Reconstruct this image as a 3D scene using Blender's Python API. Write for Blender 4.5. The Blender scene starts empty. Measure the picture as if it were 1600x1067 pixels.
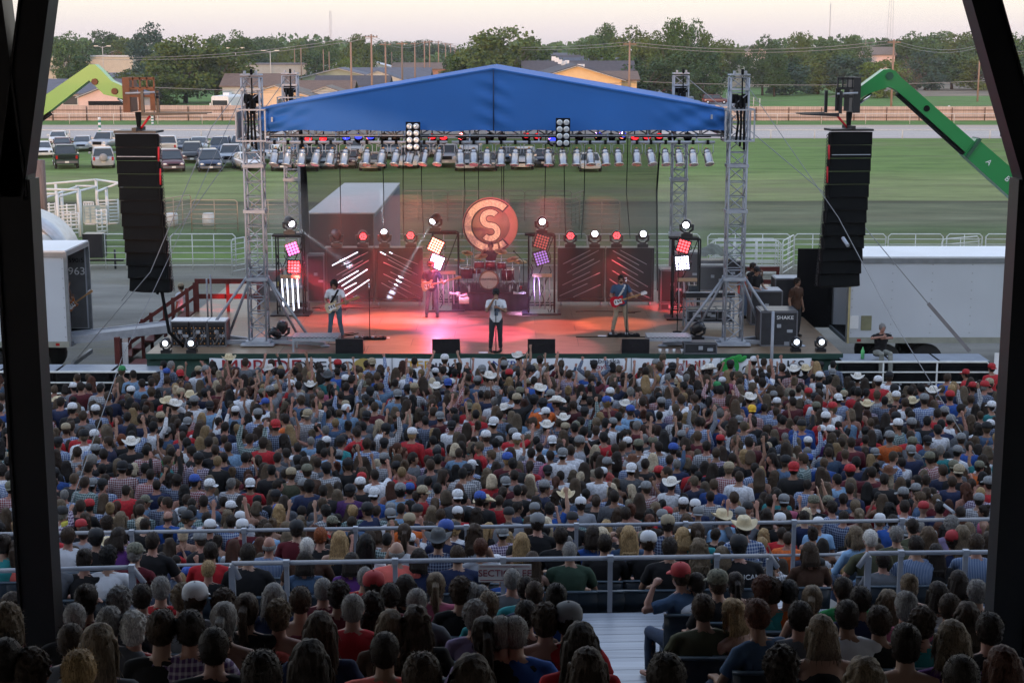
import bpy, math, random
import numpy as np
from mathutils import Matrix, Vector
from mathutils.bvhtree import BVHTree
D = bpy.data
SC = bpy.context.scene
COL = SC.collection
rnd = random.Random(7)
R = math.radians

# ------------------------------------------------------------------ camera, sky, sun, exposure
CH, PITCH, FPX = 10.0, R(10.6), 2450.0
cam = D.cameras.new("camera"); camo = D.objects.new("camera", cam); COL.objects.link(camo)
camo.location = (0, 0, CH); camo.rotation_euler = (math.pi/2 - PITCH, 0, 0)
cam.sensor_width = 36.0; cam.lens = FPX/1600*36; cam.clip_start = 0.1; cam.clip_end = 6000
SC.camera = camo
SUN_EL, SUN_AZ = R(4.6), R(196)          # azimuth the light comes FROM, measured from +Y clockwise (behind the camera, to the left)
w = D.worlds.new("World"); SC.world = w; w.use_nodes = True
nt = w.node_tree; nt.nodes.clear()
def _n(t, **k):
    n = nt.nodes.new(t)
    for a, b in k.items(): setattr(n, a, b)
    return n
sky = _n('ShaderNodeTexSky', sky_type='NISHITA', sun_disc=False, sun_elevation=SUN_EL, sun_rotation=SUN_AZ, air_density=1.0, dust_density=1.2, ozone_density=1.0)
bg1 = _n('ShaderNodeBackground'); bg1.inputs[1].default_value = 0.10
nt.links.new(sky.outputs[0], bg1.inputs[0])
tc = _n('ShaderNodeTexCoord'); sx = _n('ShaderNodeSeparateXYZ'); nt.links.new(tc.outputs['Generated'], sx.inputs[0])
rp = _n('ShaderNodeValToRGB'); nt.links.new(sx.outputs[2], rp.inputs[0])
er = rp.color_ramp; er.elements[0].position = 0.0; er.elements[0].color = (.60,.56,.63,1)
er.elements[1].position = 1.0; er.elements[1].color = (.52,.66,.95,1)
for p_, c_ in ((.012,(.70,.64,.68,1)),(.026,(.80,.75,.71,1)),(.06,(1.0,.94,.88,1)),(.11,(1.10,1.03,.96,1)),(.22,(.98,1.02,1.10,1)),(.5,(.72,.84,1.08,1))):
    e = er.elements.new(p_); e.color = c_
bg2 = _n('ShaderNodeBackground'); bg2.inputs[1].default_value = 0.98
nt.links.new(rp.outputs[0], bg2.inputs[0])
ad = _n('ShaderNodeAddShader'); out = _n('ShaderNodeOutputWorld')
nt.links.new(bg1.outputs[0], ad.inputs[0]); nt.links.new(bg2.outputs[0], ad.inputs[1]); nt.links.new(ad.outputs[0], out.inputs[0])
bg1.inputs[1].default_value = 0.05
sl = D.lights.new("sun", 'SUN'); sl.energy = 1.7; sl.angle = R(0.8); sl.color = (1.0, .56, .34)
so = D.objects.new("sun", sl); COL.objects.link(so)
so.rotation_euler = Vector((math.sin(SUN_AZ)*math.cos(SUN_EL), math.cos(SUN_AZ)*math.cos(SUN_EL), math.sin(SUN_EL))).to_track_quat('Z','Y').to_euler()
SC.view_settings.view_transform = 'Standard'; SC.view_settings.look = 'None'; SC.view_settings.exposure = 0.3; SC.view_settings.gamma = 1.0
SC.view_settings.use_curve_mapping = False
cy = SC.cycles
SC.render.engine = 'CYCLES'
cy.use_denoising = True; cy.max_bounces = 5; cy.diffuse_bounces = 3; cy.glossy_bounces = 2; cy.transmission_bounces = 2; cy.transparent_max_bounces = 12; cy.volume_bounces = 0
cy.use_adaptive_sampling = True; cy.adaptive_threshold = 0.015; cy.sample_clamp_indirect = 3.0
cy.caustics_reflective = False; cy.caustics_refractive = False

# ------------------------------------------------------------------ picture-to-world helpers (used to read positions off the photograph)
def ray(u, v):
    a = (u-800)/FPX; b = (v-533.5)/FPX
    return Vector((a, math.cos(PITCH)-math.sin(PITCH)*b, -math.sin(PITCH)-math.cos(PITCH)*b))
def PZ(u, v, z):
    d = ray(u, v); t = (z-CH)/d.z
    return Vector((d.x*t, d.y*t, z))
def PY(u, v, y):
    d = ray(u, v); t = y/d.y
    return Vector((d.x*t, y, CH+d.z*t))
def PXM(y, v=533): # pixels per metre at distance y
    return FPX/(y/ray(800, v).y)

# ------------------------------------------------------------------ materials
MATS = {}
def lin(c): return tuple(x/12.92 if x <= .04045 else ((x+.055)/1.055)**2.4 for x in c)
def mat(name, col, rough=.6, metal=0., var=.12, scale=4., bump=0., spec=.4, emit=0., det=3., stretch=None, coat=0.):
    if name in MATS: return MATS[name]
    m = D.materials.new(name); m.use_nodes = True; t = m.node_tree; b = t.nodes['Principled BSDF']
    b.inputs['Roughness'].default_value = rough; b.inputs['Metallic'].default_value = metal
    b.inputs['Specular IOR Level'].default_value = spec; b.inputs['Coat Weight'].default_value = coat
    c = tuple(col)+(1,)
    b.inputs['Base Color'].default_value = c
    if var > 0 or bump > 0:
        tcn = t.nodes.new('ShaderNodeTexCoord'); nz = t.nodes.new('ShaderNodeTexNoise'); nz.inputs['Scale'].default_value = scale; nz.inputs['Detail'].default_value = det
        src = tcn.outputs['Object']
        if stretch:
            mp = t.nodes.new('ShaderNodeMapping'); mp.inputs['Scale'].default_value = stretch; t.links.new(src, mp.inputs[0]); src = mp.outputs[0]
        t.links.new(src, nz.inputs['Vector'])
        if var > 0:
            mr = t.nodes.new('ShaderNodeMapRange'); mr.inputs[1].default_value = .3; mr.inputs[2].default_value = .7; mr.inputs[3].default_value = 1-var; mr.inputs[4].default_value = 1+var
            t.links.new(nz.outputs[0], mr.inputs[0])
            mx = t.nodes.new('ShaderNodeVectorMath'); mx.operation = 'SCALE'; mx.inputs[0].default_value = col
            t.links.new(mr.outputs[0], mx.inputs['Scale']); t.links.new(mx.outputs[0], b.inputs['Base Color'])
        if bump > 0:
            bp = t.nodes.new('ShaderNodeBump'); bp.inputs['Strength'].default_value = bump; bp.inputs['Distance'].default_value = .02
            t.links.new(nz.outputs[0], bp.inputs['Height']); t.links.new(bp.outputs[0], b.inputs['Normal'])
    if emit > 0:
        b.inputs['Emission Color'].default_value = c; b.inputs['Emission Strength'].default_value = emit
    MATS[name] = m; return m
def nodes_of(m): return m.node_tree, m.node_tree.nodes['Principled BSDF']

# ------------------------------------------------------------------ mesh builder
class MB:
    def __init__(s): s.v = []; s.f = []; s.sm = []
    def add(s, vs, fs, smooth=False):
        o = len(s.v); s.v += [tuple(x) for x in vs]; s.f += [tuple(i+o for i in f) for f in fs]; s.sm += [smooth]*len(fs); return s
    def box(s, c, size, rot=None):
        x, y, z = (k/2 for k in size); c = Vector(c)
        vs = [Vector(p) for p in ((-x,-y,-z),(x,-y,-z),(x,y,-z),(-x,y,-z),(-x,-y,z),(x,-y,z),(x,y,z),(-x,y,z))]
        if rot is not None:
            M = Matrix.Rotation(rot, 3, 'Z') if isinstance(rot, (int, float)) else rot
            vs = [M @ p for p in vs]
        return s.add([p+c for p in vs], [(0,3,2,1),(4,5,6,7),(0,1,5,4),(1,2,6,5),(2,3,7,6),(3,0,4,7)])
    def box2(s, a, b):
        return s.box([(a[i]+b[i])/2 for i in range(3)], [abs(b[i]-a[i]) for i in range(3)])
    def beam(s, p0, p1, w, h, up=(0,0,1)):
        p0 = Vector(p0); p1 = Vector(p1); d = (p1-p0); L = d.length
        if L < 1e-6: return s
        d.normalize(); u = Vector(up)
        if abs(d.dot(u)) > .98: u = Vector((0,1,0))
        sx_ = d.cross(u).normalized(); u = sx_.cross(d).normalized()
        M = Matrix((sx_, d, u)).transposed()
        return s.box((p0+p1)/2, (w, L, h), M)
    def tube(s, p0, p1, r0, r1=None, n=8, cap=True):
        return s.path([p0, p1], [r0, r0 if r1 is None else r1], n, cap)
    def path(s, pts, r, n=6, cap=True):
        pts = [Vector(p) for p in pts]; k = len(pts)
        rs = list(r) if hasattr(r, '__len__') else [r]*k
        T = []
        for i in range(k):
            d = (pts[min(i+1, k-1)]-pts[max(i-1, 0)])
            T.append(d.normalized() if d.length > 1e-9 else Vector((0,0,1)))
        up = Vector((0,0,1)) if abs(T[0].z) < .9 else Vector((1,0,0))
        a = T[0].cross(up).normalized(); vs = []
        for i in range(k):
            a = (a - T[i]*a.dot(T[i]))
            a = a.normalized() if a.length > 1e-6 else T[i].orthogonal().normalized()
            b = T[i].cross(a)
            for j in range(n):
                th = 2*math.pi*j/n
                vs.append(pts[i]+(a*math.cos(th)+b*math.sin(th))*rs[i])
        fs = [(i*n+j, i*n+(j+1) % n, (i+1)*n+(j+1) % n, (i+1)*n+j) for i in range(k-1) for j in range(n)]
        s.add(vs, fs, True)
        if cap:
            o = len(s.v)-len(vs)
            s.f.append(tuple(o+j for j in range(n))[::-1]); s.f.append(tuple(o+(k-1)*n+j for j in range(n))); s.sm += [False, False]
        return s
    def lathe(s, prof, c=(0,0,0), n=16, M=None, smooth=True, cap=True):
        c = Vector(c); M = M or Matrix.Identity(3); k = len(prof); vs = []
        for r, z in prof:
            for j in range(n):
                th = 2*math.pi*j/n; vs.append(c+M @ Vector((r*math.cos(th), r*math.sin(th), z)))
        fs = [(i*n+j, i*n+(j+1) % n, (i+1)*n+(j+1) % n, (i+1)*n+j) for i in range(k-1) for j in range(n)]
        s.add(vs, fs, smooth); o = len(s.v)-len(vs)
        if not cap: return s
        s.f.append(tuple(o+j for j in range(n))[::-1]); s.f.append(tuple(o+(k-1)*n+j for j in range(n))); s.sm += [False, False]
        return s
    def sphere(s, c, r, nu=12, nv=8, M=None):
        if not hasattr(r, '__len__'): r = (r, r, r)
        c = Vector(c); M = M or Matrix.Identity(3); vs = [c+M @ Vector((0,0,-r[2]))]
        for i in range(1, nv):
            ph = -math.pi/2+math.pi*i/nv
            for j in range(nu):
                th = 2*math.pi*j/nu
                vs.append(c+M @ Vector((r[0]*math.cos(ph)*math.cos(th), r[1]*math.cos(ph)*math.sin(th), r[2]*math.sin(ph))))
        vs.append(c+M @ Vector((0,0,r[2])))
        fs = [(0, 1+(j+1) % nu, 1+j) for j in range(nu)]
        for i in range(nv-2):
            for j in range(nu):
                a = 1+i*nu; fs.append((a+j, a+(j+1) % nu, a+nu+(j+1) % nu, a+nu+j))
        a = 1+(nv-2)*nu; t = len(vs)-1
        fs += [(a+j, a+(j+1) % nu, t) for j in range(nu)]
        return s.add(vs, fs, True)
    def rings(s, rs, smooth=True, close=True):
        n = len(rs[0]); k = len(rs)
        vs = [p for r in rs for p in r]
        fs = [(i*n+j, i*n+(j+1) % n, (i+1)*n+(j+1) % n, (i+1)*n+j) for i in range(k-1) for j in range(n)]
        s.add(vs, fs, smooth); o = len(s.v)-len(vs)
        if close:
            s.f.append(tuple(o+j for j in range(n))[::-1]); s.f.append(tuple(o+(k-1)*n+j for j in range(n))); s.sm += [False, False]
        return s
    def prism(s, poly, ext, smooth=False):     # poly: list of 3D points, ext: extrusion vector
        poly = [Vector(p) for p in poly]; e = Vector(ext); n = len(poly)
        # wind outward
        nrm = Vector((0,0,0))
        for i in range(n): nrm += poly[i].cross(poly[(i+1) % n])
        if nrm.dot(e) > 0: poly = poly[::-1]
        vs = poly+[p+e for p in poly]
        fs = [tuple(range(n)), tuple(range(2*n-1, n-1, -1))]+[(i, n+i, n+(i+1) % n, (i+1) % n) for i in range(n)]
        return s.add(vs, fs, smooth)
    def xform(s, M):
        s.v = [tuple(M @ Vector(p)) for p in s.v]; return s
    def merge(s, o):
        k = len(s.v); s.v += o.v; s.f += [tuple(i+k for i in f) for f in o.f]; s.sm += o.sm; return s
    def mesh(s, name, off=(0,0,0)):
        me = D.meshes.new(name)
        if off[0] or off[1] or off[2]: vv = [(x-off[0], y-off[1], z-off[2]) for x, y, z in s.v]
        else: vv = s.v
        me.from_pydata(vv, [], s.f); me.polygons.foreach_set('use_smooth', s.sm); me.update(); return me

BASE = {}
def tag(o, label=None, cat=None, group=None, kind=None):
    if label: o['label'] = label
    if cat: o['category'] = cat
    if group: o['group'] = group
    if kind: o['kind'] = kind
    return o
def thing(name, label, cat, loc=(0,0,0), rz=0., group=None, kind=None):
    o = D.objects.new(name, None); COL.objects.link(o); o.location = loc; o.rotation_euler[2] = rz; o.empty_display_size = .1
    BASE[o] = tuple(loc) ; return tag(o, label, cat, group, kind)
def part(name, mb, m, parent=None, label=None):
    """mb in the parent thing's frame moved to world coordinates when the thing is not turned"""
    off = BASE.get(parent, (0,0,0)) if parent is not None else (0,0,0)
    me = mb if isinstance(mb, bpy.types.Mesh) else mb.mesh(name, off)
    if m is not None and not len(me.materials): me.materials.append(m)
    o = D.objects.new(name, me); COL.objects.link(o)
    if parent is not None:
        o.parent = parent; BASE[o] = off
    if label: o['label'] = label
    return o
def local(o): BASE[o] = (0,0,0); return o      # parts of this thing are given in its own coordinates
def solo(name, mb, m, label, cat, group=None, kind=None, loc=None):
    """a thing that is one mesh; its origin goes to its base"""
    if loc is None and len(mb.v):
        a = np.array(mb.v); loc = ((a[:,0].min()+a[:,0].max())/2, (a[:,1].min()+a[:,1].max())/2, a[:,2].min())
    me = mb.mesh(name, loc); me.materials.append(m)
    o = D.objects.new(name, me); COL.objects.link(o); o.location = loc; BASE[o] = tuple(loc)
    return tag(o, label, cat, group, kind)
def struct(name, mb, m):
    me = mb.mesh(name); me.materials.append(m); o = D.objects.new(name, me); COL.objects.link(o); o['kind'] = 'structure'; return o
def dup(o, loc=None, rz=None, label=None, parent=None, sc=None):
    c = o.copy(); COL.objects.link(c)
    if parent is not None: c.parent = parent
    for ch in list(o.children): dup(ch, parent=c)
    if loc is not None: c.location = loc
    if rz is not None: c.rotation_euler[2] = rz
    if sc is not None: c.scale = (sc,)*3 if not hasattr(sc, '__len__') else sc
    if label: c['label'] = label
    return c
def text_mb(txt, size, depth=.01, spacing=1.0):
    cu = D.curves.new('t', 'FONT'); cu.body = txt; cu.size = size; cu.extrude = depth; cu.align_x = 'CENTER'; cu.align_y = 'CENTER'; cu.resolution_u = 3; cu.space_character = spacing
    o = D.objects.new('t', cu); COL.objects.link(o)
    dg = bpy.context.evaluated_depsgraph_get(); me = D.meshes.new_from_object(o.evaluated_get(dg))
    mb = MB(); mb.add([v.co for v in me.vertices], [tuple(p.vertices) for p in me.polygons])
    D.objects.remove(o); D.curves.remove(cu); D.meshes.remove(me); return mb
def text_facing(txt, size, c, depth=.006, sx=1.0, tilt=0.0, spacing=1.0):   # text standing upright, read from -Y
    t = text_mb(txt, size, depth, spacing)
    M = Matrix.Translation(Vector(c)) @ Matrix.Rotation(tilt, 4, 'Y') @ Matrix.Rotation(math.pi/2, 4, 'X') @ Matrix.Diagonal((sx,1,1,1))
    return t.xform(M)
ORD = ['zero','first','second','third','fourth','fifth','sixth','seventh','eighth','ninth','tenth','eleventh','twelfth','thirteenth','fourteenth','fifteenth','sixteenth','seventeenth','eighteenth','nineteenth','twentieth']
def ordn(i):
    if i < len(ORD): return ORD[i]
    s = 'th' if 10 <= i % 100 <= 20 else {1:'st',2:'nd',3:'rd'}.get(i % 10, 'th')
    return f'{i}{s}'

# shared materials
M_STEELDARK = mat('dark_painted_steel', (.012,.012,.014), .45, 0, .2, 2)
M_ALU = mat('truss_aluminium', (.34,.37,.42), .55, .25, .1, 6)
M_ALU2 = mat('galvanised_rail', (.27,.29,.33), .5, .3, .1, 6)
M_BLACK = mat('matt_black', (.005,.005,.006), .75, 0, .25, 8, spec=.12)
M_BLACKG = mat('satin_black', (.015,.015,.018), .3, 0, .2, 8)
M_RUB = mat('rubber', (.015,.015,.015), .85)
M_WHITE = mat('white_paint', (.72,.74,.76), .5, 0, .08, 3)
M_CHROME = mat('chrome', (.75,.76,.8), .18, 1., .05, 4)
M_GLASSD = mat('car_glass', (.02,.028,.035), .08, 0, 0, spec=.8)
M_CASE = mat('road_case_laminate', (.03,.032,.038), .4, 0, .2, 5)
# ------------------------------------------------------------------ ground
def ramp_mat(name, stops, lo, hi, rough=.95, nscale=.35, warp=6., fine=30., amp=.48, patch=False):
    m = D.materials.new(name); m.use_nodes = True; t, b = nodes_of(m); b.inputs['Roughness'].default_value = rough; b.inputs['Specular IOR Level'].default_value = .1
    N = t.nodes.new; L = t.links.new
    tcn = N('ShaderNodeTexCoord'); se = N('ShaderNodeSeparateXYZ'); L(tcn.outputs['Object'], se.inputs[0])
    mp = N('ShaderNodeMapping'); mp.inputs['Scale'].default_value = (.25, 1, 1); L(tcn.outputs['Object'], mp.inputs[0])
    nz = N('ShaderNodeTexNoise'); nz.inputs['Scale'].default_value = .12; nz.inputs['Detail'].default_value = 5; L(mp.outputs[0], nz.inputs['Vector'])
    ma = N('ShaderNodeMath'); ma.operation = 'MULTIPLY_ADD'; ma.inputs[1].default_value = warp; L(nz.outputs[0], ma.inputs[0]); L(se.outputs[1], ma.inputs[2])
    mr = N('ShaderNodeMapRange'); mr.inputs[1].default_value = lo+warp/2; mr.inputs[2].default_value = hi+warp/2; L(ma.outputs[0], mr.inputs[0])
    r = N('ShaderNodeValToRGB'); L(mr.outputs[0], r.inputs[0]); cr = r.color_ramp
    cr.elements[0].position = (stops[0][0]-lo)/(hi-lo); cr.elements[0].color = stops[0][1]+(1,)
    cr.elements[1].position = (stops[-1][0]-lo)/(hi-lo); cr.elements[1].color = stops[-1][1]+(1,)
    for y, c in stops[1:-1]:
        e = cr.elements.new((y-lo)/(hi-lo)); e.color = c+(1,)
    mp2 = N('ShaderNodeMapping'); mp2.inputs['Scale'].default_value = (.35, 1, 1); L(tcn.outputs['Object'], mp2.inputs[0])
    n2 = N('ShaderNodeTexNoise'); n2.inputs['Scale'].default_value = nscale; n2.inputs['Detail'].default_value = 8; n2.inputs['Roughness'].default_value = .7; L(mp2.outputs[0], n2.inputs['Vector'])
    m2 = N('ShaderNodeMapRange'); m2.inputs[1].default_value = .25; m2.inputs[2].default_value = .75; m2.inputs[3].default_value = 1-amp; m2.inputs[4].default_value = 1+amp; L(n2.outputs[0], m2.inputs[0])
    n3 = N('ShaderNodeTexNoise'); n3.inputs['Scale'].default_value = fine; n3.inputs['Detail'].default_value = 4; L(tcn.outputs['Object'], n3.inputs['Vector'])
    m3 = N('ShaderNodeMapRange'); m3.inputs[1].default_value = .3; m3.inputs[2].default_value = .7; m3.inputs[3].default_value = .75; m3.inputs[4].default_value = 1.25; L(n3.outputs[0], m3.inputs[0])
    mm = N('ShaderNodeMath'); mm.operation = 'MULTIPLY'; L(m2.outputs[0], mm.inputs[0]); L(m3.outputs[0], mm.inputs[1])
    sc = N('ShaderNodeVectorMath'); sc.operation = 'SCALE'; L(r.outputs[0], sc.inputs[0]); L(mm.outputs[0], sc.inputs['Scale']); L(sc.outputs[0], b.inputs['Base Color'])
    if patch:
        n4 = N('ShaderNodeTexNoise'); n4.inputs['Scale'].default_value = .07; n4.inputs['Detail'].default_value = 9; n4.inputs['Roughness'].default_value = .72; L(mp2.outputs[0], n4.inputs['Vector'])
        r4 = N('ShaderNodeMapRange'); r4.inputs[1].default_value = .52; r4.inputs[2].default_value = .66; r4.inputs[4].default_value = .75; L(n4.outputs[0], r4.inputs[0])
        mx = N('ShaderNodeMix'); mx.data_type = 'RGBA'; mx.inputs[7].default_value = (.19,.17,.10,1); L(r4.outputs[0], mx.inputs[0]); L(sc.outputs[0], mx.inputs[6]); L(mx.outputs[2], b.inputs['Base Color'])
    bp = N('ShaderNodeBump'); bp.inputs['Strength'].default_value = .5; bp.inputs['Distance'].default_value = .08; L(n3.outputs[0], bp.inputs['Height']); L(bp.outputs[0], b.inputs['Normal'])
    return m
GREEN = (.120,.185,.050)
g = MB(); g.add([(-3000,-300,0),(3000,-300,0),(3000,5000,0),(-3000,5000,0)], [(0,1,2,3)])
struct('ground', g, ramp_mat('pasture_ground', [(0,(.17,.165,.15)),(66,(.20,.195,.175)),(72,(.16,.155,.12)),(75,GREEN),(87,(.09,.12,.055)),(92,(.15,.155,.095)),(101,(.13,.14,.08)),(103,(.055,.05,.038)),
    (105,(.21,.235,.10)),(124,(.195,.235,.088)),(132,(.145,.215,.062)),(176,(.135,.205,.056)),(230,(.11,.20,.055)),(330,(.13,.22,.062)),(400,(.11,.18,.055))], 0, 400, patch=True))
# track, with paler sandy edges
tm = ramp_mat('racetrack_sand', [(170,(.33,.27,.22)),(178,(.44,.37,.33)),(182,(.49,.43,.39)),(196,(.46,.41,.37)),(203,(.46,.37,.31)),(209,(.48,.35,.28))], 170, 210, nscale=.3, warp=1.5, fine=8, amp=.12)
g = MB(); g.add([(-300,177,.02),(400,177,.02),(400,208,.02),(-300,208,.02)], [(0,1,2,3)]); struct('race_track', g, tm)
g = MB(); p0, p1, p2, p3 = PZ(850,128,.02), PZ(1010,128,.02), PZ(1190,172,.02), PZ(860,172,.02); g.add([p3, p2, p1, p0], [(0,1,2,3)])
struct('parking_lot', g, mat('pale_asphalt', (.24,.24,.26), .9, 0, .15, .6))
g = MB(); p0, p1, p2, p3 = PZ(1290,152,.02), PZ(1480,118,.02), PZ(1700,128,.02), PZ(1560,150,.02); g.add([p0, p3, p2, p1], [(0,1,2,3)])
struct('dirt_patch', g, mat('bare_dirt', (.20,.15,.10), .95, 0, .35, .08, det=8))
g = MB(); p0, p1 = PZ(-200,104,.02), PZ(860,104,.02); p2, p3 = PZ(860,96,.02), PZ(-200,96,.02); g.add([p0, p1, p2, p3], [(0,1,2,3)])
struct('street', g, mat('street_asphalt', (.16,.16,.17), .9, 0, .15, .4))

# ------------------------------------------------------------------ plank fence, track rails, striped posts
def plank_mat():
    m = mat('weathered_planks', (.48,.36,.32), .85, 0, .18, 1.2, stretch=(6,1,.3))
    return m
MP = plank_mat(); MRUSTY = mat('rusty_pipe', (.12,.065,.045), .8, 0, .3, 6)
FY = 221.
def plank_fence(u0, u1, hgt, label):
    x0 = PY(u0, 180, FY).x; x1 = PY(u1, 180, FY).x
    t = thing('plank_fence', label, 'fence', ((x0+x1)/2, FY, 0), group='plank fence along the far side of the track')
    b = MB(); x = x0; k = 0
    while x < x1:
        b.box((x+.145, FY+.012*(k % 2), hgt/2+.03*rnd.random()), (.28, .03, hgt)); x += .30; k += 1
    part('planks', b, MP, t)
    for zz in (.45, 1.45): part('rail', MB().tube((x0, FY-.08, zz), (x1, FY-.08, zz), .05, n=6), MRUSTY, t)
    n = max(2, int((x1-x0)/4.4)); 
    for i in range(n+1):
        xx = x0+(x1-x0)*i/n; part('post', MB().tube((xx, FY-.16, 0), (xx, FY-.16, hgt*.93), .07, n=6), MRUSTY, t)
plank_fence(30, 400, 2.1, 'pinkish weathered plank fence behind the track on the left side of the stage')
plank_fence(405, 1125, 2.1, 'weathered plank fence behind the track, mostly hidden behind the stage roof')
plank_fence(1130, 1640, 1.95, 'weathered plank fence behind the track on the right side of the stage')
MWR = mat('track_rail_white', (.62,.58,.56), .5)
def track_rail(y, h, u0, u1, step, name, label):
    x0 = PY(u0,200,y).x; x1 = PY(u1,200,y).x
    t = thing(name, label, 'rail', ((x0+x1)/2, y, 0))
    part('top_rail', MB().tube((x0,y,h),(x1,y,h),.055,n=6), MWR, t)
    x = x0
    while x < x1:
        part('post', MB().path([(x,y,0),(x,y,h*.8),(x,y-.0,h)], .045, 6), MWR, t); x += step
track_rail(211, 1.35, 40, 1640, 5.9, 'track_rail', 'white pipe rail along the far edge of the race track')
track_rail(176.6, .98, 40, 1600, 4.9, 'track_rail', 'white pipe rail along the near edge of the race track')
def striped(u, vb, h, c1, label):
    p = PZ(u, vb, 0); t = thing('marker_post', label, 'marker post', tuple(p), group='striped furlong posts by the track')
    n = 8
    for i in range(n):
        part('stripe', MB().lathe([(.16, h*i/n),(.16, h*(i+1)/n)], p, 10), M_WHITE if i % 2 else c1, t)
MG = mat('post_green', (.05,.22,.16), .5); MK = mat('post_black', (.02,.02,.02), .5)
striped(156.5, 216, 2.3, MG, 'green and white striped post near the big left speaker column')
striped(238.5, 196, 1.5, MG, 'short green and white striped post right of the left forklift carriage')
striped(1482, 184, 1.7, MK, 'black and white striped post at the far track rail')
striped(1564.5, 214, 2.6, MK, 'black and white striped post at the near track rail beside the right roof column')

# ------------------------------------------------------------------ houses
def roofmat(n, c): return mat(n, c, .9, 0, .15, 1.5, stretch=(1,1,6))
RF = {'grey': roofmat('shingle_grey', (.15,.15,.18)), 'dark': roofmat('shingle_dark', (.085,.08,.09)), 'brown': roofmat('shingle_brown', (.17,.115,.09)), 'white': roofmat('roof_white', (.6,.6,.62)), 'slate': roofmat('shingle_slate', (.12,.13,.16)), 'tan': roofmat('shingle_tan', (.20,.16,.13))}
WLL = {'pink': mat('siding_pink', (.70,.50,.46), .8, 0, .06, 1), 'peach': mat('siding_peach', (.78,.56,.38), .8, 0, .06, 1), 'cream': mat('siding_cream', (.52,.46,.38), .8, 0, .06, 1), 'sage': mat('siding_sage', (.30,.33,.27), .8, 0, .06, 1), 'pale': mat('siding_pale', (.5,.53,.56), .8, 0, .06, 1),
       'brick': mat('brick_wall', (.36,.19,.13), .9, 0, .15, 2), 'grey': mat('block_grey', (.33,.34,.34), .8, 0, .08, 1), 'orange': mat('siding_orange', (.78,.52,.28), .8, 0, .05, 1), 'white': mat('siding_white', (.62,.62,.62), .8, 0, .05, 1)}
MTRIM = mat('house_trim', (.6,.58,.56), .6)
HTOP = {(118,246):127,(168,236):133,(200,380):116,(428,238):135,(398,285):118,(528,330):108,(495,262):129,(508,246):137,(548,290):121,(590,310):112,(608,345):108,(582,440):98,(520,450):100,(185,440):79,(120,430):86,(428,400):99,(664,420):100,(1155,410):92,(1130,425):99}
def house(u, Y, width, depth, wall, rise, wm, rm, ridge, label, wins=(), door=None, zoff=0, over=.5, name='house', chim=False, rz=0.):
    """u: picture column of its middle, metres otherwise; ridge 'x' runs across the picture, 'y' runs away; windows (x, z, w, h) on the near wall"""
    x = PY(u, 80, Y).x; vt = HTOP.get((u,Y))
    if vt: f_ = PY(u, vt, Y).z/(wall+rise); wall *= f_; rise *= f_; wins = [(a, b_*f_, c_, d_*f_) for a, b_, c_, d_ in wins]; door = door and (door[0], door[1]*f_, door[2], door[3])
    t = local(thing(name, label, 'building', (x, Y+depth/2, 0), rz, group='houses beyond the track')); hw, hd = width/2, depth/2
    wb = MB(); wb.box((0,0,wall/2), (width, depth, wall))
    if ridge == 'y': wb.prism([(-hw,-hd,wall),(hw,-hd,wall),(0,-hd,wall+rise)], (0,depth,0))
    elif ridge == 'x': wb.prism([(-hw,-hd,wall),(-hw,hd,wall),(-hw,0,wall+rise)], (width,0,0))
    part('wall', wb, WLL[wm], t)
    rb = MB(); e = over; th = .22
    if ridge == 'y':
        k = rise/hw
        for s in (-1, 1):
            a = (s*(hw+e), -hd-e, wall-k*e+.03); b = (0, -hd-e, wall+rise+.03)
            rb.prism([a, b, (b[0], b[1], b[2]+th), (a[0], a[1], a[2]+th)], (0, depth+2*e, 0))
    elif ridge == 'x':
        k = rise/hd
        for s in (-1, 1):
            a = (-hw-e, s*(hd+e), wall-k*e+.03); b = (-hw-e, 0, wall+rise+.03)
            rb.prism([a, b, (b[0], b[1], b[2]+th), (a[0], a[1], a[2]+th)], (width+2*e, 0, 0))
    else:
        rb.box((0,0,wall+.2), (width+.5, depth+.5, .4))
    part('roof', rb, RF[rm], t)
    if ridge == 'y':
        f = MB()
        for s in (-1, 1): f.beam((s*(hw+e), -hd-e-.04, wall-rise/hw*e+.05), (0, -hd-e-.04, wall+rise+.05), .06, .26, (0,1,0))
        part('bargeboard', f, MTRIM, t)
    for (wx, wz, ww, wh) in wins:
        f = part('window', MB().box((wx,-hd-.04,wz), (ww+.25,.06,wh+.25)), MTRIM, t); part('pane', MB().box((wx,-hd-.08,wz), (ww,.04,wh)), M_GLASSD, f)
    if door:
        part('garage_front' if door[2] > 2 else 'door', MB().box((door[0],-hd-.05,door[1]/2), (door[2],.08,door[1])), M_BLACK if door[3] else MTRIM, t)  # dark flag draws the shaded garage opening as a black sheet
    if chim: part('chimney', MB().box((hw*.4, 0, wall+rise), (.7,.7,1.4)), WLL['brick'], t)
    return t
house(118, 246, 14, 11, 3.6, 2.3, 'pink', 'slate', 'x', 'pink house with grey roof seen under the left green boom', [(-1.2,2.4,2.2,1.6)])
house(168, 236, 9, 9, 3.1, 1.9, 'pink', 'slate', 'y', 'pink garage wing with a black sheet as its shaded open garage', door=(.3,2.4,7,True))
house(185, 440, 17, 12, 8.0, 3.4, 'brick', 'brown', 'y', 'brick building with a pale gable far behind the left boom', name='brick_building')
house(120, 430, 30, 12, 5.4, .4, 'cream', 'white', 'f', 'long flat roofed cream building behind the dark round tree', name='store_building', over=0)
house(200, 380, 20, 10, 4.4, 1.6, 'pale', 'grey', 'x', 'pale low house with a grey roof behind the left trees')
house(428, 238, 10.5, 12, 3.9, 2.2, 'peach', 'tan', 'y', 'peach coloured gabled house left of the stage roof', [(2.6,1.4,1.6,1.2)], door=(-2.6,2.2,2.6,False))
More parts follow.
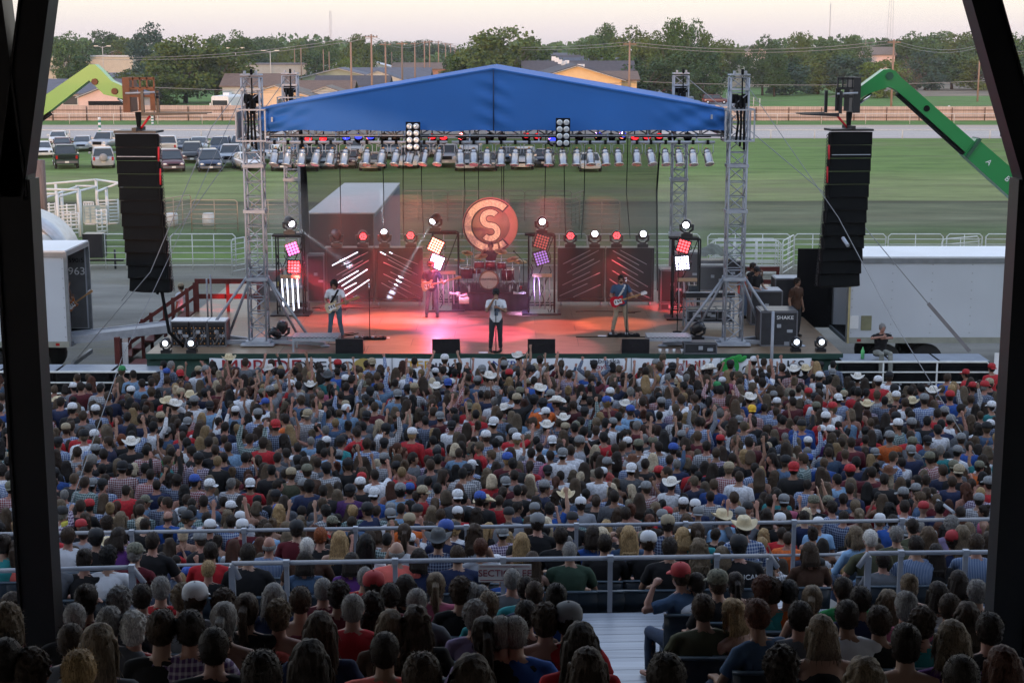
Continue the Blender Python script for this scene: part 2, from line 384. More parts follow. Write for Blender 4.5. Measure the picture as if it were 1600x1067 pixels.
house(398, 285, 12, 11, 4.6, 2.8, 'pale', 'brown', 'x', 'pale house with a dark brown roof behind the peach house')
house(428, 400, 16, 12, 6.4, .5, 'grey', 'grey', 'f', 'flat roofed grey commercial building with round roof tank', name='store_building', over=0)
house(528, 330, 18, 12, 4.2, 2.6, 'sage', 'grey', 'y', 'sage green house with a wide white trimmed gable', [(-3.5,1.6,2.5,1.2)])
house(495, 262, 11, 9, 3.6, 2.1, 'sage', 'brown', 'x', 'low house with a weathered brown roof above the stage roof slope')
house(508, 246, 9, 8, 3.0, 1.9, 'pale', 'tan', 'y', 'small pale gabled house just over the blue canopy')
house(548, 290, 13, 9, 3.9, 2.0, 'white', 'dark', 'x', 'white house with a dark roof behind the first bare pole')
house(590, 310, 11, 9, 4.2, 2.4, 'white', 'slate', 'y', 'white gabled house between two bare wooden poles', [(1.5,2,1.5,1.2)])
house(608, 345, 17, 10, 4.6, 2.6, 'pale', 'slate', 'x', 'pale house with a long slate roof between the poles')
house(582, 440, 14, 12, 5.2, 2.4, 'white', 'white', 'y', 'white roofed house far off above the other roofs')
house(520, 450, 13, 12, 4.8, 2.4, 'pale', 'white', 'y', 'small far white gabled house at the foot of the trees')
house(664, 420, 17, 14, 5.0, 1.6, 'brick', 'brown', 'x', 'low red brick building left of the big round tree', name='brick_building')
house(902, 236, 13.2, 40, 5.3, 2.0, 'orange', 'dark', 'y', 'long orange sided apartment building with its gable facing the stage', [(3.9,2.5,1.5,1.2)], name='apartment_building', over=.6)
house(968, 243, 5.4, 10, 5.1, 1.1, 'orange', 'brown', 'x', 'orange side wing with a brown roof beside the bare wooden pole', name='apartment_building')
for k, (uu, yy) in enumerate(((905,290),(893,335),(880,390),(872,450))):
    house(uu, yy, 20, 12, 4.6+k*.3, 2.8, 'orange' if k % 2 else 'cream', 'dark' if k % 2 == 0 else 'slate', 'x', 'apartment roof %s behind the orange gable, with pale roof vents' % ['right','second in line','third in line','last in line'][k], name='apartment_building')
house(1155, 410, 17, 14, 4.6, .4, 'cream', 'white', 'f', 'cream flat roofed building beyond the green field right of the stage', [(-2,2.6,2,1.4),(3,2.6,3,1.4)], name='store_building', over=0)
house(1130, 425, 12, 14, 3.6, 1.0, 'pale', 'white', 'x', 'low pale shed with a white roof left of the cream building', name='shed')
house(1182, 440, 6, 8, 8.6, 2.0, 'pink', 'tan', 'y', 'narrow pale house rising behind the cream building')
house(1375, 470, 9, 8, 8.0, 2.0, 'pink', 'tan', 'x', 'pink gable peeking out of the trees left of the tall right pole')
house(1415, 820, 14, 8, 12.0, .4, 'white', 'white', 'f', 'far white building in the trees right of the tall pole', name='store_building', over=0)
# roof vents
for k, (uu, vv) in enumerate(((875,97),(880,99),(886,98),(905,104),(910,104),(870,94),(865,92))):
    p = PY(uu, vv, 262+k); solo('roof_vent', MB().box(p, (.7,.7,.7)), M_WHITE, 'small white vent on the apartment roofs', 'roof vent', 'pale vents on the apartment roofs')
# motorhome
def rv():
    p = PY(357, 150, 233); t = local(thing('motorhome', 'white motorhome parked behind the plank fence beside the left truss tower', 'motorhome', (p.x, 233, 0), R(-8)))
    b = MB(); prof = [(-1.25,.5),(1.25,.5),(1.28,2.9),(1.15,3.15),(-1.15,3.15),(-1.28,2.9)]
    b.prism([(x,-4,z) for x, z in prof], (0,8,0)); part('body', b, M_WHITE, t)
    part('windscreen', MB().box((0,-4.03,2.05), (2.2,.08,.95)), M_GLASSD, t); part('grille', MB().box((0,-4.04,1.0), (1.7,.08,.35)), M_BLACK, t)
    for s in (-1, 1):
        part('headlight', MB().box((s*.98,-4.05,1.0), (.3,.1,.22)), M_CHROME, t); part('mirror', MB().box((s*1.5,-3.9,1.9), (.18,.1,.5)), M_WHITE, t)
        for yy in (-2.6, 2.4): part('wheel', MB().lathe([(.45,-.13),(.45,.13)], (s*1.1,yy,.45), 14, Matrix.Rotation(math.pi/2,3,'Y')), M_RUB, t)
    part('roof_unit', MB().box((0,-.5,3.35), (.9,1.2,.4)), M_WHITE, t)
rv()

# ------------------------------------------------------------------ trees
def foliage_mat(name, c, c2):
    m = D.materials.new(name); m.use_nodes = True; t, b = nodes_of(m); b.inputs['Roughness'].default_value = .7; b.inputs['Specular IOR Level'].default_value = .25
    N = t.nodes.new; L = t.links.new
    tcn = N('ShaderNodeTexCoord'); nz = N('ShaderNodeTexNoise'); nz.inputs['Scale'].default_value = .45; nz.inputs['Detail'].default_value = 3; L(tcn.outputs['Object'], nz.inputs['Vector'])
    at = N('ShaderNodeAttribute'); at.attribute_name = 'leaf'; mm = N('ShaderNodeMath'); mm.operation = 'ADD'; L(nz.outputs[0], mm.inputs[0]); L(at.outputs['Fac'], mm.inputs[1])
    mr = N('ShaderNodeMapRange'); mr.inputs[1].default_value = .5; mr.inputs[2].default_value = 1.4; L(mm.outputs[0], mr.inputs[0])
    mx = N('ShaderNodeMix'); mx.data_type = 'RGBA'; mx.inputs[6].default_value = c+(1,); mx.inputs[7].default_value = c2+(1,); L(mr.outputs[0], mx.inputs[0]); L(mx.outputs[2], b.inputs['Base Color'])
    return m
FM = {'olive': foliage_mat('leaves_olive', (.078,.115,.026), (.20,.245,.06)), 'dark': foliage_mat('leaves_dark', (.040,.080,.028), (.105,.18,.055)), 'mid': foliage_mat('leaves_mid', (.06,.11,.028), (.15,.225,.058)),
      'blue': foliage_mat('leaves_bluegreen', (.038,.075,.052), (.09,.14,.085)), 'light': foliage_mat('leaves_light', (.09,.145,.028), (.22,.28,.065)), 'dead': foliage_mat('twigs_dead', (.12,.08,.055), (.24,.17,.13))}
MBARK = mat('bark', (.07,.055,.045), .9, 0, .25, 3)
def crown_mesh(seed, nclump, leaves, size, w=1., flat=.85, low=.12):
    """unit tree: height 1, crown roughly w wide; many leaf clumps spread through uneven lobes"""
    r = np.random.default_rng(seed)
    cs = []
    while len(cs) < nclump:
        p = r.uniform(-1, 1, 3); d = np.linalg.norm(p)
        if d > 1 or d < .35: continue
        z = low+(1-low)*(p[2]*.5+.5)*.93
        rad = .5*w*(1.0 if p[2] < .1 else 1.05-.35*p[2])
        cs.append((p[0]*rad*.86, p[1]*rad*.86, z, r.uniform(.09,.17)*w))
    P = []; S = []
    per = leaves//nclump
    for (x, y, z, cr) in cs:
        q = r.normal(size=(per,3)); q /= np.linalg.norm(q, axis=1)[:,None]; q *= (r.uniform(.45,1,(per,1)))*cr*np.array([1.15,1.15,flat])
        P.append(q+np.array([x,y,z])); S.append(np.full(per, r.uniform(-.18,.22)))
    P = np.concatenate(P); S = np.concatenate(S); n = len(P)
    a = r.normal(size=(n,3)); a /= np.linalg.norm(a, axis=1)[:,None]; b = np.cross(a, r.normal(size=(n,3))); b /= np.linalg.norm(b, axis=1)[:,None]
    sz = size*r.uniform(.6,1.3,(n,1))
    V = np.stack([P-a*sz-b*sz*.6, P+a*sz-b*sz*.6, P+a*sz*.7+b*sz*.7, P-a*sz*.6+b*sz*.8], 1).reshape(-1,3)
    me = D.meshes.new('crown'); me.vertices.add(4*n); me.vertices.foreach_set('co', V.ravel()); me.loops.add(4*n); me.loops.foreach_set('vertex_index', np.arange(4*n)); me.polygons.add(n)
    me.polygons.foreach_set('loop_start', np.arange(n)*4); me.update(calc_edges=True)
    at = me.attributes.new('leaf', 'FLOAT', 'FACE'); at.data.foreach_set('value', (S+r.uniform(-.12,.12,n)).astype(np.float32)); return me
def trunk_mesh(seed, low=.12):
    r = random.Random(seed); b = MB(); b.path([(0,0,0),(.01,0,low+.05),(.0,.01,.45)], [.028,.022,.012], 8)
    for i in range(6):
        a = r.uniform(0, 6.28); z = r.uniform(.12,.3); b.path([(0,0,z),(math.cos(a)*.12,math.sin(a)*.12,z+.18),(math.cos(a)*.26,math.sin(a)*.26,z+.4)], [.014,.009,.004], 6)
    return b.mesh('trunk')
CR = [crown_mesh(i, 34+6*(i % 3), 5200, .016+.002*(i % 2)) for i in range(5)]
CRB = [crown_mesh(20+i, 30, 4200, .02, w=1.0, low=.02) for i in range(3)]    # bushy to the ground
CRS = crown_mesh(40, 22, 1500, .012)                                          # sparse
TR = [trunk_mesh(i) for i in range(3)]
for me in TR: me.materials.append(MBARK)
NT = 0
def tree(u, vt, wpx, Y, kind, label, bushy=False, sparse=False):
    """u, vt: picture column and row of its top; wpx: picture width; Y: metres away"""
    global NT; NT += 1
    top = PY(u, vt, Y); h = top.z; wid = wpx/PXM(Y, vt)
    src = CRS if sparse else (CRB if bushy else CR)[NT % (3 if bushy else 5)]
    t = thing('tree', label, 'tree', (top.x, Y, 0), rnd.uniform(0, 6.28), group='trees beyond the track')
    t.scale = (wid, wid, h)
    for nm, me, mt in (('crown', src, FM[kind]), ('trunk', TR[NT % 3], None)):
        o = D.objects.new(nm, me); COL.objects.link(o); o.parent = t
        if mt:
            if not me.materials: me.materials.append(mt)
            o.material_slots[0].link = 'OBJECT'; o.material_slots[0].material = mt
DESC = {'olive': 'olive green', 'dark': 'dark green', 'mid': 'mid green', 'blue': 'bluish green', 'light': 'yellowish green', 'dead': 'bare brown'}
TREES = [ # u, top v, width px, distance, kind, what singles it out
 (112,52,70,430,'mid','standing just right of the left roof column'),(160,47,80,470,'dark','behind the brick building on the left'),(128,86,72,300,'dark','low and round, above the left green boom'),
 (196,60,72,440,'olive','between the brick building and the tall bluish tree'),(238,38,84,400,'blue','with the tallest flat top left of the stage'),(222,96,70,330,'blue','low, behind the orange fork carriage'),(286,54,104,292,'olive','largest of the left group, with a broad crown'),
 (335,64,96,296,'olive','broad, left of the motorhome'),(250,102,86,284,'olive','low and bushy beside the fork carriage'),(200,108,60,300,'olive','small, right of the round dark one'),(372,50,66,430,'mid','behind the street lamp left of the tower'),(340,52,56,480,'mid','far one above the broad olive pair'),(398,55,60,520,'dark','far one above the flat roofed grey store'),
 (425,58,58,560,'mid','far one over the left tower head'),(458,66,60,430,'olive','above the low brown roof'),(490,78,58,400,'dark','dark one right of the white lamp head'),(485,62,60,600,'dark','far one with a low top near the radio mast'),(513,60,46,470,'mid','under the radio mast'),(556,54,60,410,'olive','rounded, left of the tallest bare pole'),(540,84,44,380,'light','small and light behind the first pole'),
 (590,66,60,560,'dark','far one between two poles'),(620,64,70,640,'mid','far one behind the third pole'),(655,60,64,700,'dark','far one among the row of poles'),(690,68,70,760,'dark','far one at the end of the row of poles'),
 (632,112,34,390,'mid','low round one beside the small brick building'),(600,122,34,330,'dark','low dark shrub tree by the white gable'),
 (784,41,118,300,'olive','great round one directly above the canopy peak'),(742,64,86,310,'mid','left shoulder of the great round one'),(826,58,80,316,'olive','right shoulder of the great round one'),(712,82,60,320,'dark','low dark one left of the great round one'),
 (868,70,50,700,'dark','far low one right of the great round one'),(888,72,60,800,'mid','farthest low one above the apartment roofs'),
 (920,55,50,430,'mid','thin topped one left of the bare pole'),(948,37,50,440,'mid','pointed far one behind the bare pole'),(985,43,84,380,'olive','rounded one just right of the bare pole'),(1020,52,70,330,'olive','filling the middle of the right group'),(950,66,76,300,'mid','low dense one behind the orange apartments'),(1010,84,100,296,'dark','dense dark low one over the parked vans'),
 (1058,29,74,310,'mid','tallest right of the stage roof peak'),(1092,33,64,316,'mid','tall loose topped one beside the tallest right one'),(1082,72,90,300,'dark','low dark one behind the right rear tower'),(1100,98,56,290,'dark','small dark one at the edge of the green field'),(1130,58,64,400,'olive','brownish olive one behind the pale shed'),(1165,72,56,520,'mid','low one far behind the cream building'),
 (1194,57,62,340,'dark','narrow dark one right of the cream building'),(1222,66,60,400,'dark','dark one right of the narrow dark one'),(1252,49,56,400,'olive','pointed one left of the right fork carriage'),(1292,57,64,430,'mid','far one left above the right fork carriage'),(1335,55,56,450,'mid','rounded far one above the right fork carriage'),
 (1228,88,80,340,'blue','bluish low one at the edge of the right field'),(1280,82,86,350,'olive','low one behind the right fork carriage'),(1325,84,90,345,'blue','low bluish one right of the fork carriage'),(1376,86,80,322,'light','light round one behind the green elbow'),(1385,60,60,480,'dark','far dark one behind the tall pole'),
 (1420,96,42,310,'dead','bare brown bush right of the tall pole'),(1432,52,80,470,'mid','far broad one right of the tall pole'),(1470,48,90,500,'mid','far broad one in the right background'),(1512,45,84,480,'olive','far one near the right roof column'),(1545,50,80,470,'mid','far one behind the slanted right strut'),
 (1448,78,70,380,'blue','low bluish one above the dirt patch'),(1490,82,80,390,'dark','low dark one above the dirt patch'),(1530,80,70,380,'olive','low olive one left of the slanted strut'),(1585,46,80,440,'mid','one seen between the right column and the frame edge'),(1212,78,46,330,'dark','small dark one at the far field corner'),(1590,80,90,380,'dark','low one seen past the right column'),
 (100,58,50,360,'mid','partly hidden by the left column'),(60,52,90,500,'dark','seen between the left column and its strut')]
for (u, vt, wp, Y, k, d) in TREES:
    low = vt > 76; low_ = low
    tree(u, vt, wp*(1.42 if Y < 305 and not low_ else 1.2), Y, k, f'{DESC[k]} tree {d}', bushy=low, sparse=(k == 'dead'))
# the far wood that closes the horizon
def far_wood():
    r = np.random.default_rng(5); V = []; n = 26000
    x = r.uniform(-420, 420, n); y = r.uniform(640, 900, n); h = 10.5+2.6*np.sin(x*.05)+1.8*np.sin(x*.13+2)+1.2*np.sin(x*.37)
    z = h*np.sqrt(r.uniform(0,1,n)); P = np.stack([x,y,z],1)
    a = r.normal(size=(n,3)); a /= np.linalg.norm(a,axis=1)[:,None]; b = np.cross(a, r.normal(size=(n,3))); b /= np.linalg.norm(b,axis=1)[:,None]; s = r.uniform(.7,1.6,(n,1))
    V = np.stack([P-a*s, P-b*s, P+a*s, P+b*s],1).reshape(-1,3)
    me = D.meshes.new('woodland'); me.vertices.add(4*n); me.vertices.foreach_set('co', V.ravel()); me.loops.add(4*n); me.loops.foreach_set('vertex_index', np.arange(4*n)); me.polygons.add(n); me.polygons.foreach_set('loop_start', np.arange(n)*4); me.update(calc_edges=True)
    me.attributes.new('leaf','FLOAT','FACE').data.foreach_set('value', r.uniform(-.2,.3,n).astype(np.float32)); me.materials.append(FM['mid'])
    o = D.objects.new('woodland', me); COL.objects.link(o); tag(o, 'far belt of woodland closing the horizon behind the town', 'woodland', kind='stuff')
far_wood()

# ------------------------------------------------------------------ poles, wires, masts, lamps
MPOLE = mat('pole_wood', (.30,.19,.14), .85, 0, .15, 2, stretch=(8,8,.4)); MWIRE = mat('wire', (.30,.28,.28), .6)
def pole(u, vt, Y, label, arm=True, r=.16):
    p = PY(u, vt, Y); t = thing('utility_pole', label, 'utility pole', (p.x, Y, 0), group='wooden utility poles')
    part('post', MB().tube((p.x,Y,0), (p.x,Y,p.z), r*1.15, r*.8, 8), MPOLE, t)
    if arm:
        part('crossarm', MB().box((p.x,Y-.15,p.z-.4), (1.9,.12,.14)), MPOLE, t)
        for s in (-.85,-.35,.35,.85): part('insulator', MB().lathe([(.05,0),(.07,.08),(.03,.2)], (p.x+s,Y-.15,p.z-.33), 6), M_BLACK, t)
    return p
pl = [(548,66,236),(580,54,238),(602,66,262),(628,65,270),(648,66,330),(663,64,350),(671,63,385),(685,64,430),(696,67,500),(704,68,560),(711,71,640)]
pts = [pole(u, v, y, 'bare wooden utility pole, %s from the left in the row above the stage roof' % ordn(i+1), arm=i > 0) for i, (u, v, y) in enumerate(pl)]
pr = [pole(984,65,235,'tall wooden pole standing in front of the orange apartment wing'), pole(1397,62,232,'tall wooden pole behind the right green boom elbow'), pole(1532,69,300,'leaning wooden pole on the dirt patch near the right column')]
for u, vt, y, d in ((470,75,330,'behind the left rear tower'),(460,76,420,'slim one beside the left rear tower'),(505,78,360,'with a transformer left of the sage house'),(514,81,380,'thin one above the sage house'),(612,82,420,'with pale insulators between two nearer poles'),(1353,62,600,'small far one right of the fork carriage')): pole(u, vt, y, 'wooden utility pole '+d, arm=False, r=.12)
def wire(a, b, sag, label, r=.03, seg=12):
    a = Vector(a); b = Vector(b); P = [a.lerp(b, i/seg)-Vector((0,0,sag*4*(i/seg)*(1-i/seg))) for i in range(seg+1)]
    return solo('overhead_wire', MB().path(P, r, 4), MWIRE, label, 'wire', 'overhead wires between the poles')
for dz, nm in ((0,'upper'),(-.45,'lower')):
    d = Vector((0,0,dz-.1)); e = pts[6]
    for a, b, w_ in ((PY(150,88,300),pts[1],'from the left edge to the tallest bare pole'),(pts[1],pts[5],'along the receding row of poles'),(pts[6],pr[0],'from the row of poles to the pole by the orange building'),(pr[0],pr[1],'between the two tall right poles'),(pr[1],pr[2],'from the boom pole to the leaning pole'),(pr[2],PY(1640,72,300),'past the right column')):
        wire(a+d, b+d, 1.2, f'{nm} thin wire running {w_}', .035)
wire(PY(240,137,232), PY(1000,128,236), 1., 'low wire crossing behind the stage roof', .035); wire(PY(1005,128,232), PY(1640,121,236), .8, 'low wire crossing the right green field', .035)
def mast(u, vt, Y, w_, label):
    p = PY(u, vt, Y); b = MB(); x = p.x; h = p.z
    for a in range(3):
        an = a*2.094+.3; b.tube((x+w_*math.cos(an), Y+w_*math.sin(an), 0), (x+w_*.5*math.cos(an), Y+w_*.5*math.sin(an), h), .1, n=4)
    n = int(h/3)
    for i in range(n):
        z0, z1 = h*i/n, h*(i+1)/n; k0 = w_*(1-.5*i/n); s = 1 if i % 2 else -1
        b.tube((x-s*k0,Y-.1,z0), (x+s*k0,Y-.1,z1), .06, n=3)
    solo('radio_mast', b, mat('mast_steel', (.55,.5,.5), .6), label, 'mast')
mast(516, 17, 900, .9, 'hazy lattice radio mast left of the row of poles'); mast(1394, -20, 900, 2.2, 'tall lattice radio mast above the right boom'); mast(1298, 6, 1100, .5, 'very thin radio mast left of the tall right mast')
def lamp(u, vt, Y, label):
    p = PY(u, vt, Y); t = thing('street_lamp', label, 'street lamp', (p.x, Y, 0), group='double headed street lamps'); m = mat('lamp_grey', (.5,.48,.46), .5)
    part('post', MB().tube((p.x,Y,0), (p.x,Y,p.z), .14, .09, 6), m, t)
    part('arm', MB().path([(p.x-1.3,Y,p.z+.1),(p.x,Y,p.z-.3),(p.x+1.3,Y,p.z+.1)], .07, 5), m, t)
    for s in (-1, 1): part('lamp_head', MB().box((p.x+s*1.6,Y,p.z+.1), (1.0,.4,.2)), mat('lamp_head', (.8,.76,.7), .4), t)
lamp(160, 73, 400, 'double headed street lamp left of the bluish tree'); lamp(368, 76, 380, 'double headed street lamp left of the left truss tower'); lamp(422, 80, 370, 'double headed street lamp over the flat roofed store'); lamp(100, 74, 390, 'street lamp just right of the left roof column'); lamp(1466, 66, 600, 'small street lamp far off right of the tall mast')
# chain fence of the car park
def lotfence():
    a = PZ(1030,135,0); b = PZ(1187,170,0); t = thing('wire_fence', 'line of pale posts with wire along the car park and green field', 'fence', tuple((a+b)/2))
    for i in range(26):
        p = a.lerp(b, i/25); part('post', MB().tube(p, p+Vector((0,0,1.7)), .07, n=5), MTRIM, t)
    for zz in (.5,1.1,1.6): part('wire', MB().tube(a+Vector((0,0,zz)), b+Vector((0,0,zz)), .03, n=4), MWIRE, t)
lotfence()

# ------------------------------------------------------------------ cars
def car_proto(kind):
    """local frame: nose towards -Y, wheels on z=0; returns list of (name, builder, material key, sub-parts)"""
    P = []; dims = {'sedan': (4.7,.90,1.43), 'suv': (4.7,.93,1.75), 'pickup': (5.6,.98,1.88), 'van': (4.9,.97,1.74)}[kind]
    L, hw, H = dims; y0 = -L/2; y1 = L/2
    if kind == 'sedan': st = [(y0,.55,.78),(y0+.12,.72,.9),(y0+.5,.80,.98),(y0+1.3,.92,1.),(y1-1.2,.98,1.),(y1-.4,.98,.98),(y1-.08,.9,.92),(y1,.6,.8)]; cab = (y0+1.25,y0+2.05,y1-1.45,y1-.75)
    elif kind == 'suv': st = [(y0,.6,.85),(y0+.1,.85,.93),(y0+.5,.98,1.),(y0+1.2,1.08,1.),(y1-.6,1.1,1.),(y1-.1,1.05,.98),(y1,.8,.9)]; cab = (y0+1.15,y0+1.75,y1-.35,y1-.08)
    elif kind == 'van': st = [(y0,.55,.85),(y0+.12,.78,.93),(y0+.6,.92,1.),(y0+1.1,1.02,1.),(y1-.6,1.05,1.),(y1-.1,1.0,.98),(y1,.7,.9)]; cab = (y0+.85,y0+1.75,y1-.4,y1-.1)
    else: st = [(y0,.7,.9),(y0+.08,1.05,.97),(y0+.6,1.15,1.),(y0+1.4,1.2,1.),(y0+3.3,1.2,1.),(y1-.15,1.2,1.),(y1,1.15,.98)]; cab = (y0+1.4,y0+1.95,y0+3.0,y0+3.35)
    zb = .28 if kind != 'pickup' else .42
    rs = []
    for (y, zt, k) in st:
        w_ = hw*k
        pts_ = [(0,zt+.03),(w_*.75,zt+.01),(w_*.94,zt-.06),(w_,zt-.22),(w_,zb+.22),(w_*.93,zb+.02),(0,zb)]
        ring = [(x, y, z) for x, z in pts_]+[(-x, y, z) for x, z in pts_[-2:0:-1]]; rs.append(ring)
    b = MB(); b.rings(rs)
    if kind == 'pickup':   # bed walls over the deck
        for s in (-1,1): b.box2((s*hw*.99-.05, y0+3.4, .9), (s*hw*.99+.05, y1-.02, 1.28))
        b.box2((-hw, y1-.1, .8), (hw, y1-.0, 1.28))
    P.append(('body', b, 'paint'))
    belt = max(z for _, z, _ in st)-.02; c0, c1, c2, c3 = cab
    gl = MB(); hb, ht = hw*.93, hw*.74; zr = H-.07
    vs = [(-hb,c0,belt),(hb,c0,belt),(hb,c3,belt),(-hb,c3,belt),(-ht,c1,zr),(ht,c1,zr),(ht,c2,zr),(-ht,c2,zr)]
    gl.add(vs, [(0,3,2,1),(4,5,6,7),(0,1,5,4),(1,2,6,5),(2,3,7,6),(3,0,4,7)]); P.append(('window_glass', gl, 'glass'))
    rf = MB(); rf.rings([[(-ht*.9,c1-.02,zr),(ht*.9,c1-.02,zr),(ht*.9,c1-.02,zr+.02),(-ht*.9,c1-.02,zr+.02)],[(-ht*1.04,c1+.12,zr-.02),(ht*1.04,c1+.12,zr-.02),(ht*.9,c1+.12,H),(-ht*.9,c1+.12,H)],[(-ht*1.04,c2-.12,zr-.02),(ht*1.04,c2-.12,zr-.02),(ht*.9,c2-.12,H),(-ht*.9,c2-.12,H)],[(-ht,c2+.03,zr-.02),(ht,c2+.03,zr-.02),(ht*.85,c2+.03,zr+.03),(-ht*.85,c2+.03,zr+.03)]])
    for s in (-1,1):
        for (ya, yb) in ((c0,c1),(c3,c2)): rf.tube((s*hb*.99,ya,belt),(s*ht*1.01,yb,zr),.05,n=6)
        ym = (c1+c2)/2-.1; rf.tube((s*hb,ym,belt),(s*ht*1.01,ym,zr),.045,n=6)
        if kind in ('suv','van'): rf.tube((s*hb,c2-.75,belt),(s*ht*1.01,c2-.75,zr),.06,n=6)
    P.append(('roof', rf, 'paint'))
    for s in (-1,1):
        P.append(('headlight', MB().sphere((s*hw*.70, y0+.10, .66 if kind != 'pickup' else .92), (.17,.10,.09), 8, 6), 'lens'))
        P.append(('taillight', MB().box((s*hw*.82, y1-.03, .85 if kind != 'pickup' else 1.0), (.16,.12,.28)), 'red'))
        P.append(('mirror', MB().box((s*(hw+.12), c0+.35, belt+.08), (.2,.12,.15)), 'paint'))
        for yy in (y0+.85, y1-.95): P.append(('wheel', MB().lathe([(.20,-.11),(.31,-.11),(.33,-.05),(.33,.05),(.31,.11),(.20,.11)], (s*(hw-.10),yy,.33), 16, Matrix.Rotation(math.pi/2,3,'Y')), 'tyre', s))
    P.append(('grille', MB().box((0,y0+.02,.62 if kind != 'pickup' else .85),(hw*.9,.08,.16 if kind != 'pickup' else .3)), 'black'))
    P.append(('bumper', MB().box((0,y0+.03,.42 if kind != 'pickup' else .55),(hw*1.75,.14,.16)), 'bumper')); P.append(('bumper', MB().box((0,y1-.02,.48 if kind != 'pickup' else .6),(hw*1.75,.14,.18)), 'bumper'))
    P.append(('licence_plate', MB().box((0,y0-.06,.42 if kind != 'pickup' else .55),(.32,.02,.15)), 'plate')); P.append(('licence_plate', MB().box((0,y1+.06,.6),(.32,.02,.15)), 'plate'))
    return P
MLENS = mat('headlamp_lens', (.7,.68,.62), .15); MTAIL = mat('tail_lamp', (.35,.01,.01), .25); MPLATE = mat('licence_plate', (.6,.6,.58), .5); MBUMP = mat('bumper_grey', (.12,.12,.13), .4)
def paint(n, c): return mat('car_paint_'+n, c, .28, .25, 0, 1, spec=.6, coat=.6)
PAINT = {'white': paint('white',(.62,.64,.66)),'silver': paint('silver',(.36,.39,.43)),'green': paint('dark_green',(.02,.04,.035)),'maroon': paint('maroon',(.09,.02,.025)),'black': paint('black',(.015,.016,.018)),'navy': paint('navy',(.02,.035,.08)),'gold': paint('tan',(.25,.20,.14)),'blue': paint('blue',(.07,.12,.2)),'red': paint('red',(.3,.03,.03))}
CARP = {k: [(p[0], p[1].mesh(p[0]), p[2]) for p in car_proto(k)] for k in ('sedan','suv','pickup','van')}
def car(u, vb, kind, colr, head, label, name=None, extra=None):
    p = PZ(u, vb-3, 0); nm = {'sedan':'parked_car','suv':'parked_suv','pickup':'pickup_truck','van':'parked_minivan'}[kind]
    t = thing(nm, label, {'sedan':'car','suv':'car','pickup':'pickup truck','van':'minivan'}[kind], tuple(p), R(head), group='vehicles parked on the grass')
    for (n, me, k) in CARP[kind]:
        mt = {'paint':PAINT[colr],'glass':M_GLASSD,'lens':MLENS,'red':MTAIL,'black':M_BLACK,'bumper':MBUMP if colr not in ('white','silver') else PAINT[colr],'plate':MPLATE,'tyre':M_RUB}[k]
        if not me.materials: me.materials.append(mt)
        o = D.objects.new(n, me); COL.objects.link(o); o.parent = t; o.material_slots[0].link = 'OBJECT'; o.material_slots[0].material = mt
        if n == 'wheel':
            c = np.mean([v.co for v in me.vertices], axis=0); s = 1 if c[0] > 0 else -1
            if 'rim_'+kind+str(s)+('f' if c[1] < 0 else 'r') not in RIMS: RIMS['rim_'+kind+str(s)+('f' if c[1] < 0 else 'r')] = MB().lathe([(.19,-.02),(.17,.02),(.05,.04)], (c[0]+s*.10,c[1],c[2]), 10, Matrix.Rotation(s*math.pi/2,3,'Y')).mesh('rim')
            rm = RIMS['rim_'+kind+str(s)+('f' if c[1] < 0 else 'r')]
            if not rm.materials: rm.materials.append(M_CHROME)
            ro = D.objects.new('rim', rm); COL.objects.link(ro); ro.parent = o
    if extra == 'spare':
        L = 4.7/2; part('spare_wheel', MB().lathe([(.1,-.1),(.33,-.1),(.35,0),(.33,.1),(.1,.12)], (0,L+.15,.95), 16, Matrix.Rotation(-math.pi/2,3,'X')), mat('spare_cover', (.25,.25,.26), .5), local(t))
RIMS = {}
CARS = [(92,229,'sedan','white',12,'white car, topmost left beside the column'),(66,248,'sedan','white',20,'white car half hidden behind the left column'),(98,241,'sedan','maroon',14,'dark red car behind the green pickup'),
 (103,264,'pickup','green',198,'dark green pickup seen from behind with sunset in its rear window'),(161,264,'suv','silver',196,'silver four wheel drive with a spare wheel on its tail','spare'),(168,238,'pickup','silver',-6,'silver pickup facing the stage, left of the speaker column'),
 (262,246,'pickup','white',190,'white pickup right of the left speaker column, tail to the left'),(267,269,'van','maroon',18,'dark red minivan beside the left speaker column'),(301,256,'suv','black',10,'black four wheel drive left of the navy minivan'),
 (327,269,'van','navy',14,'navy minivan facing the stage'),(363,262,'pickup','silver',4,'silver blue pickup left of the truss tower'),(387,268,'sedan','white',24,'white car behind the left truss tower'),
 (411,256,'pickup','silver',6,'pale pickup just right of the left truss tower'),(441,268,'sedan','navy',8,'navy car behind the left rear tower'),(513,265,'sedan','silver',0,'silver car left of the white shed roof'),(512,248,'suv','black',5,'black car behind the silver one'),
 (583,268,'sedan','gold',-4,'tan car under the left group of chrome lamps'),(610,250,'suv','silver',3,'silver four wheel drive behind the blinder lamps'),(700,262,'pickup','silver',0,'silver pickup straight above the emblem disc'),(735,246,'suv','white',-3,'white vehicle peeking over two dark ones'),
 (761,268,'sedan','black',-2,'black car above the emblem disc'),(793,258,'sedan','blue',-6,'blue car right of the black one'),(818,266,'suv','white',-4,'white car left of the right blinder lamps'),(921,269,'sedan','white',0,'lone white car right of the right blinder lamps')]
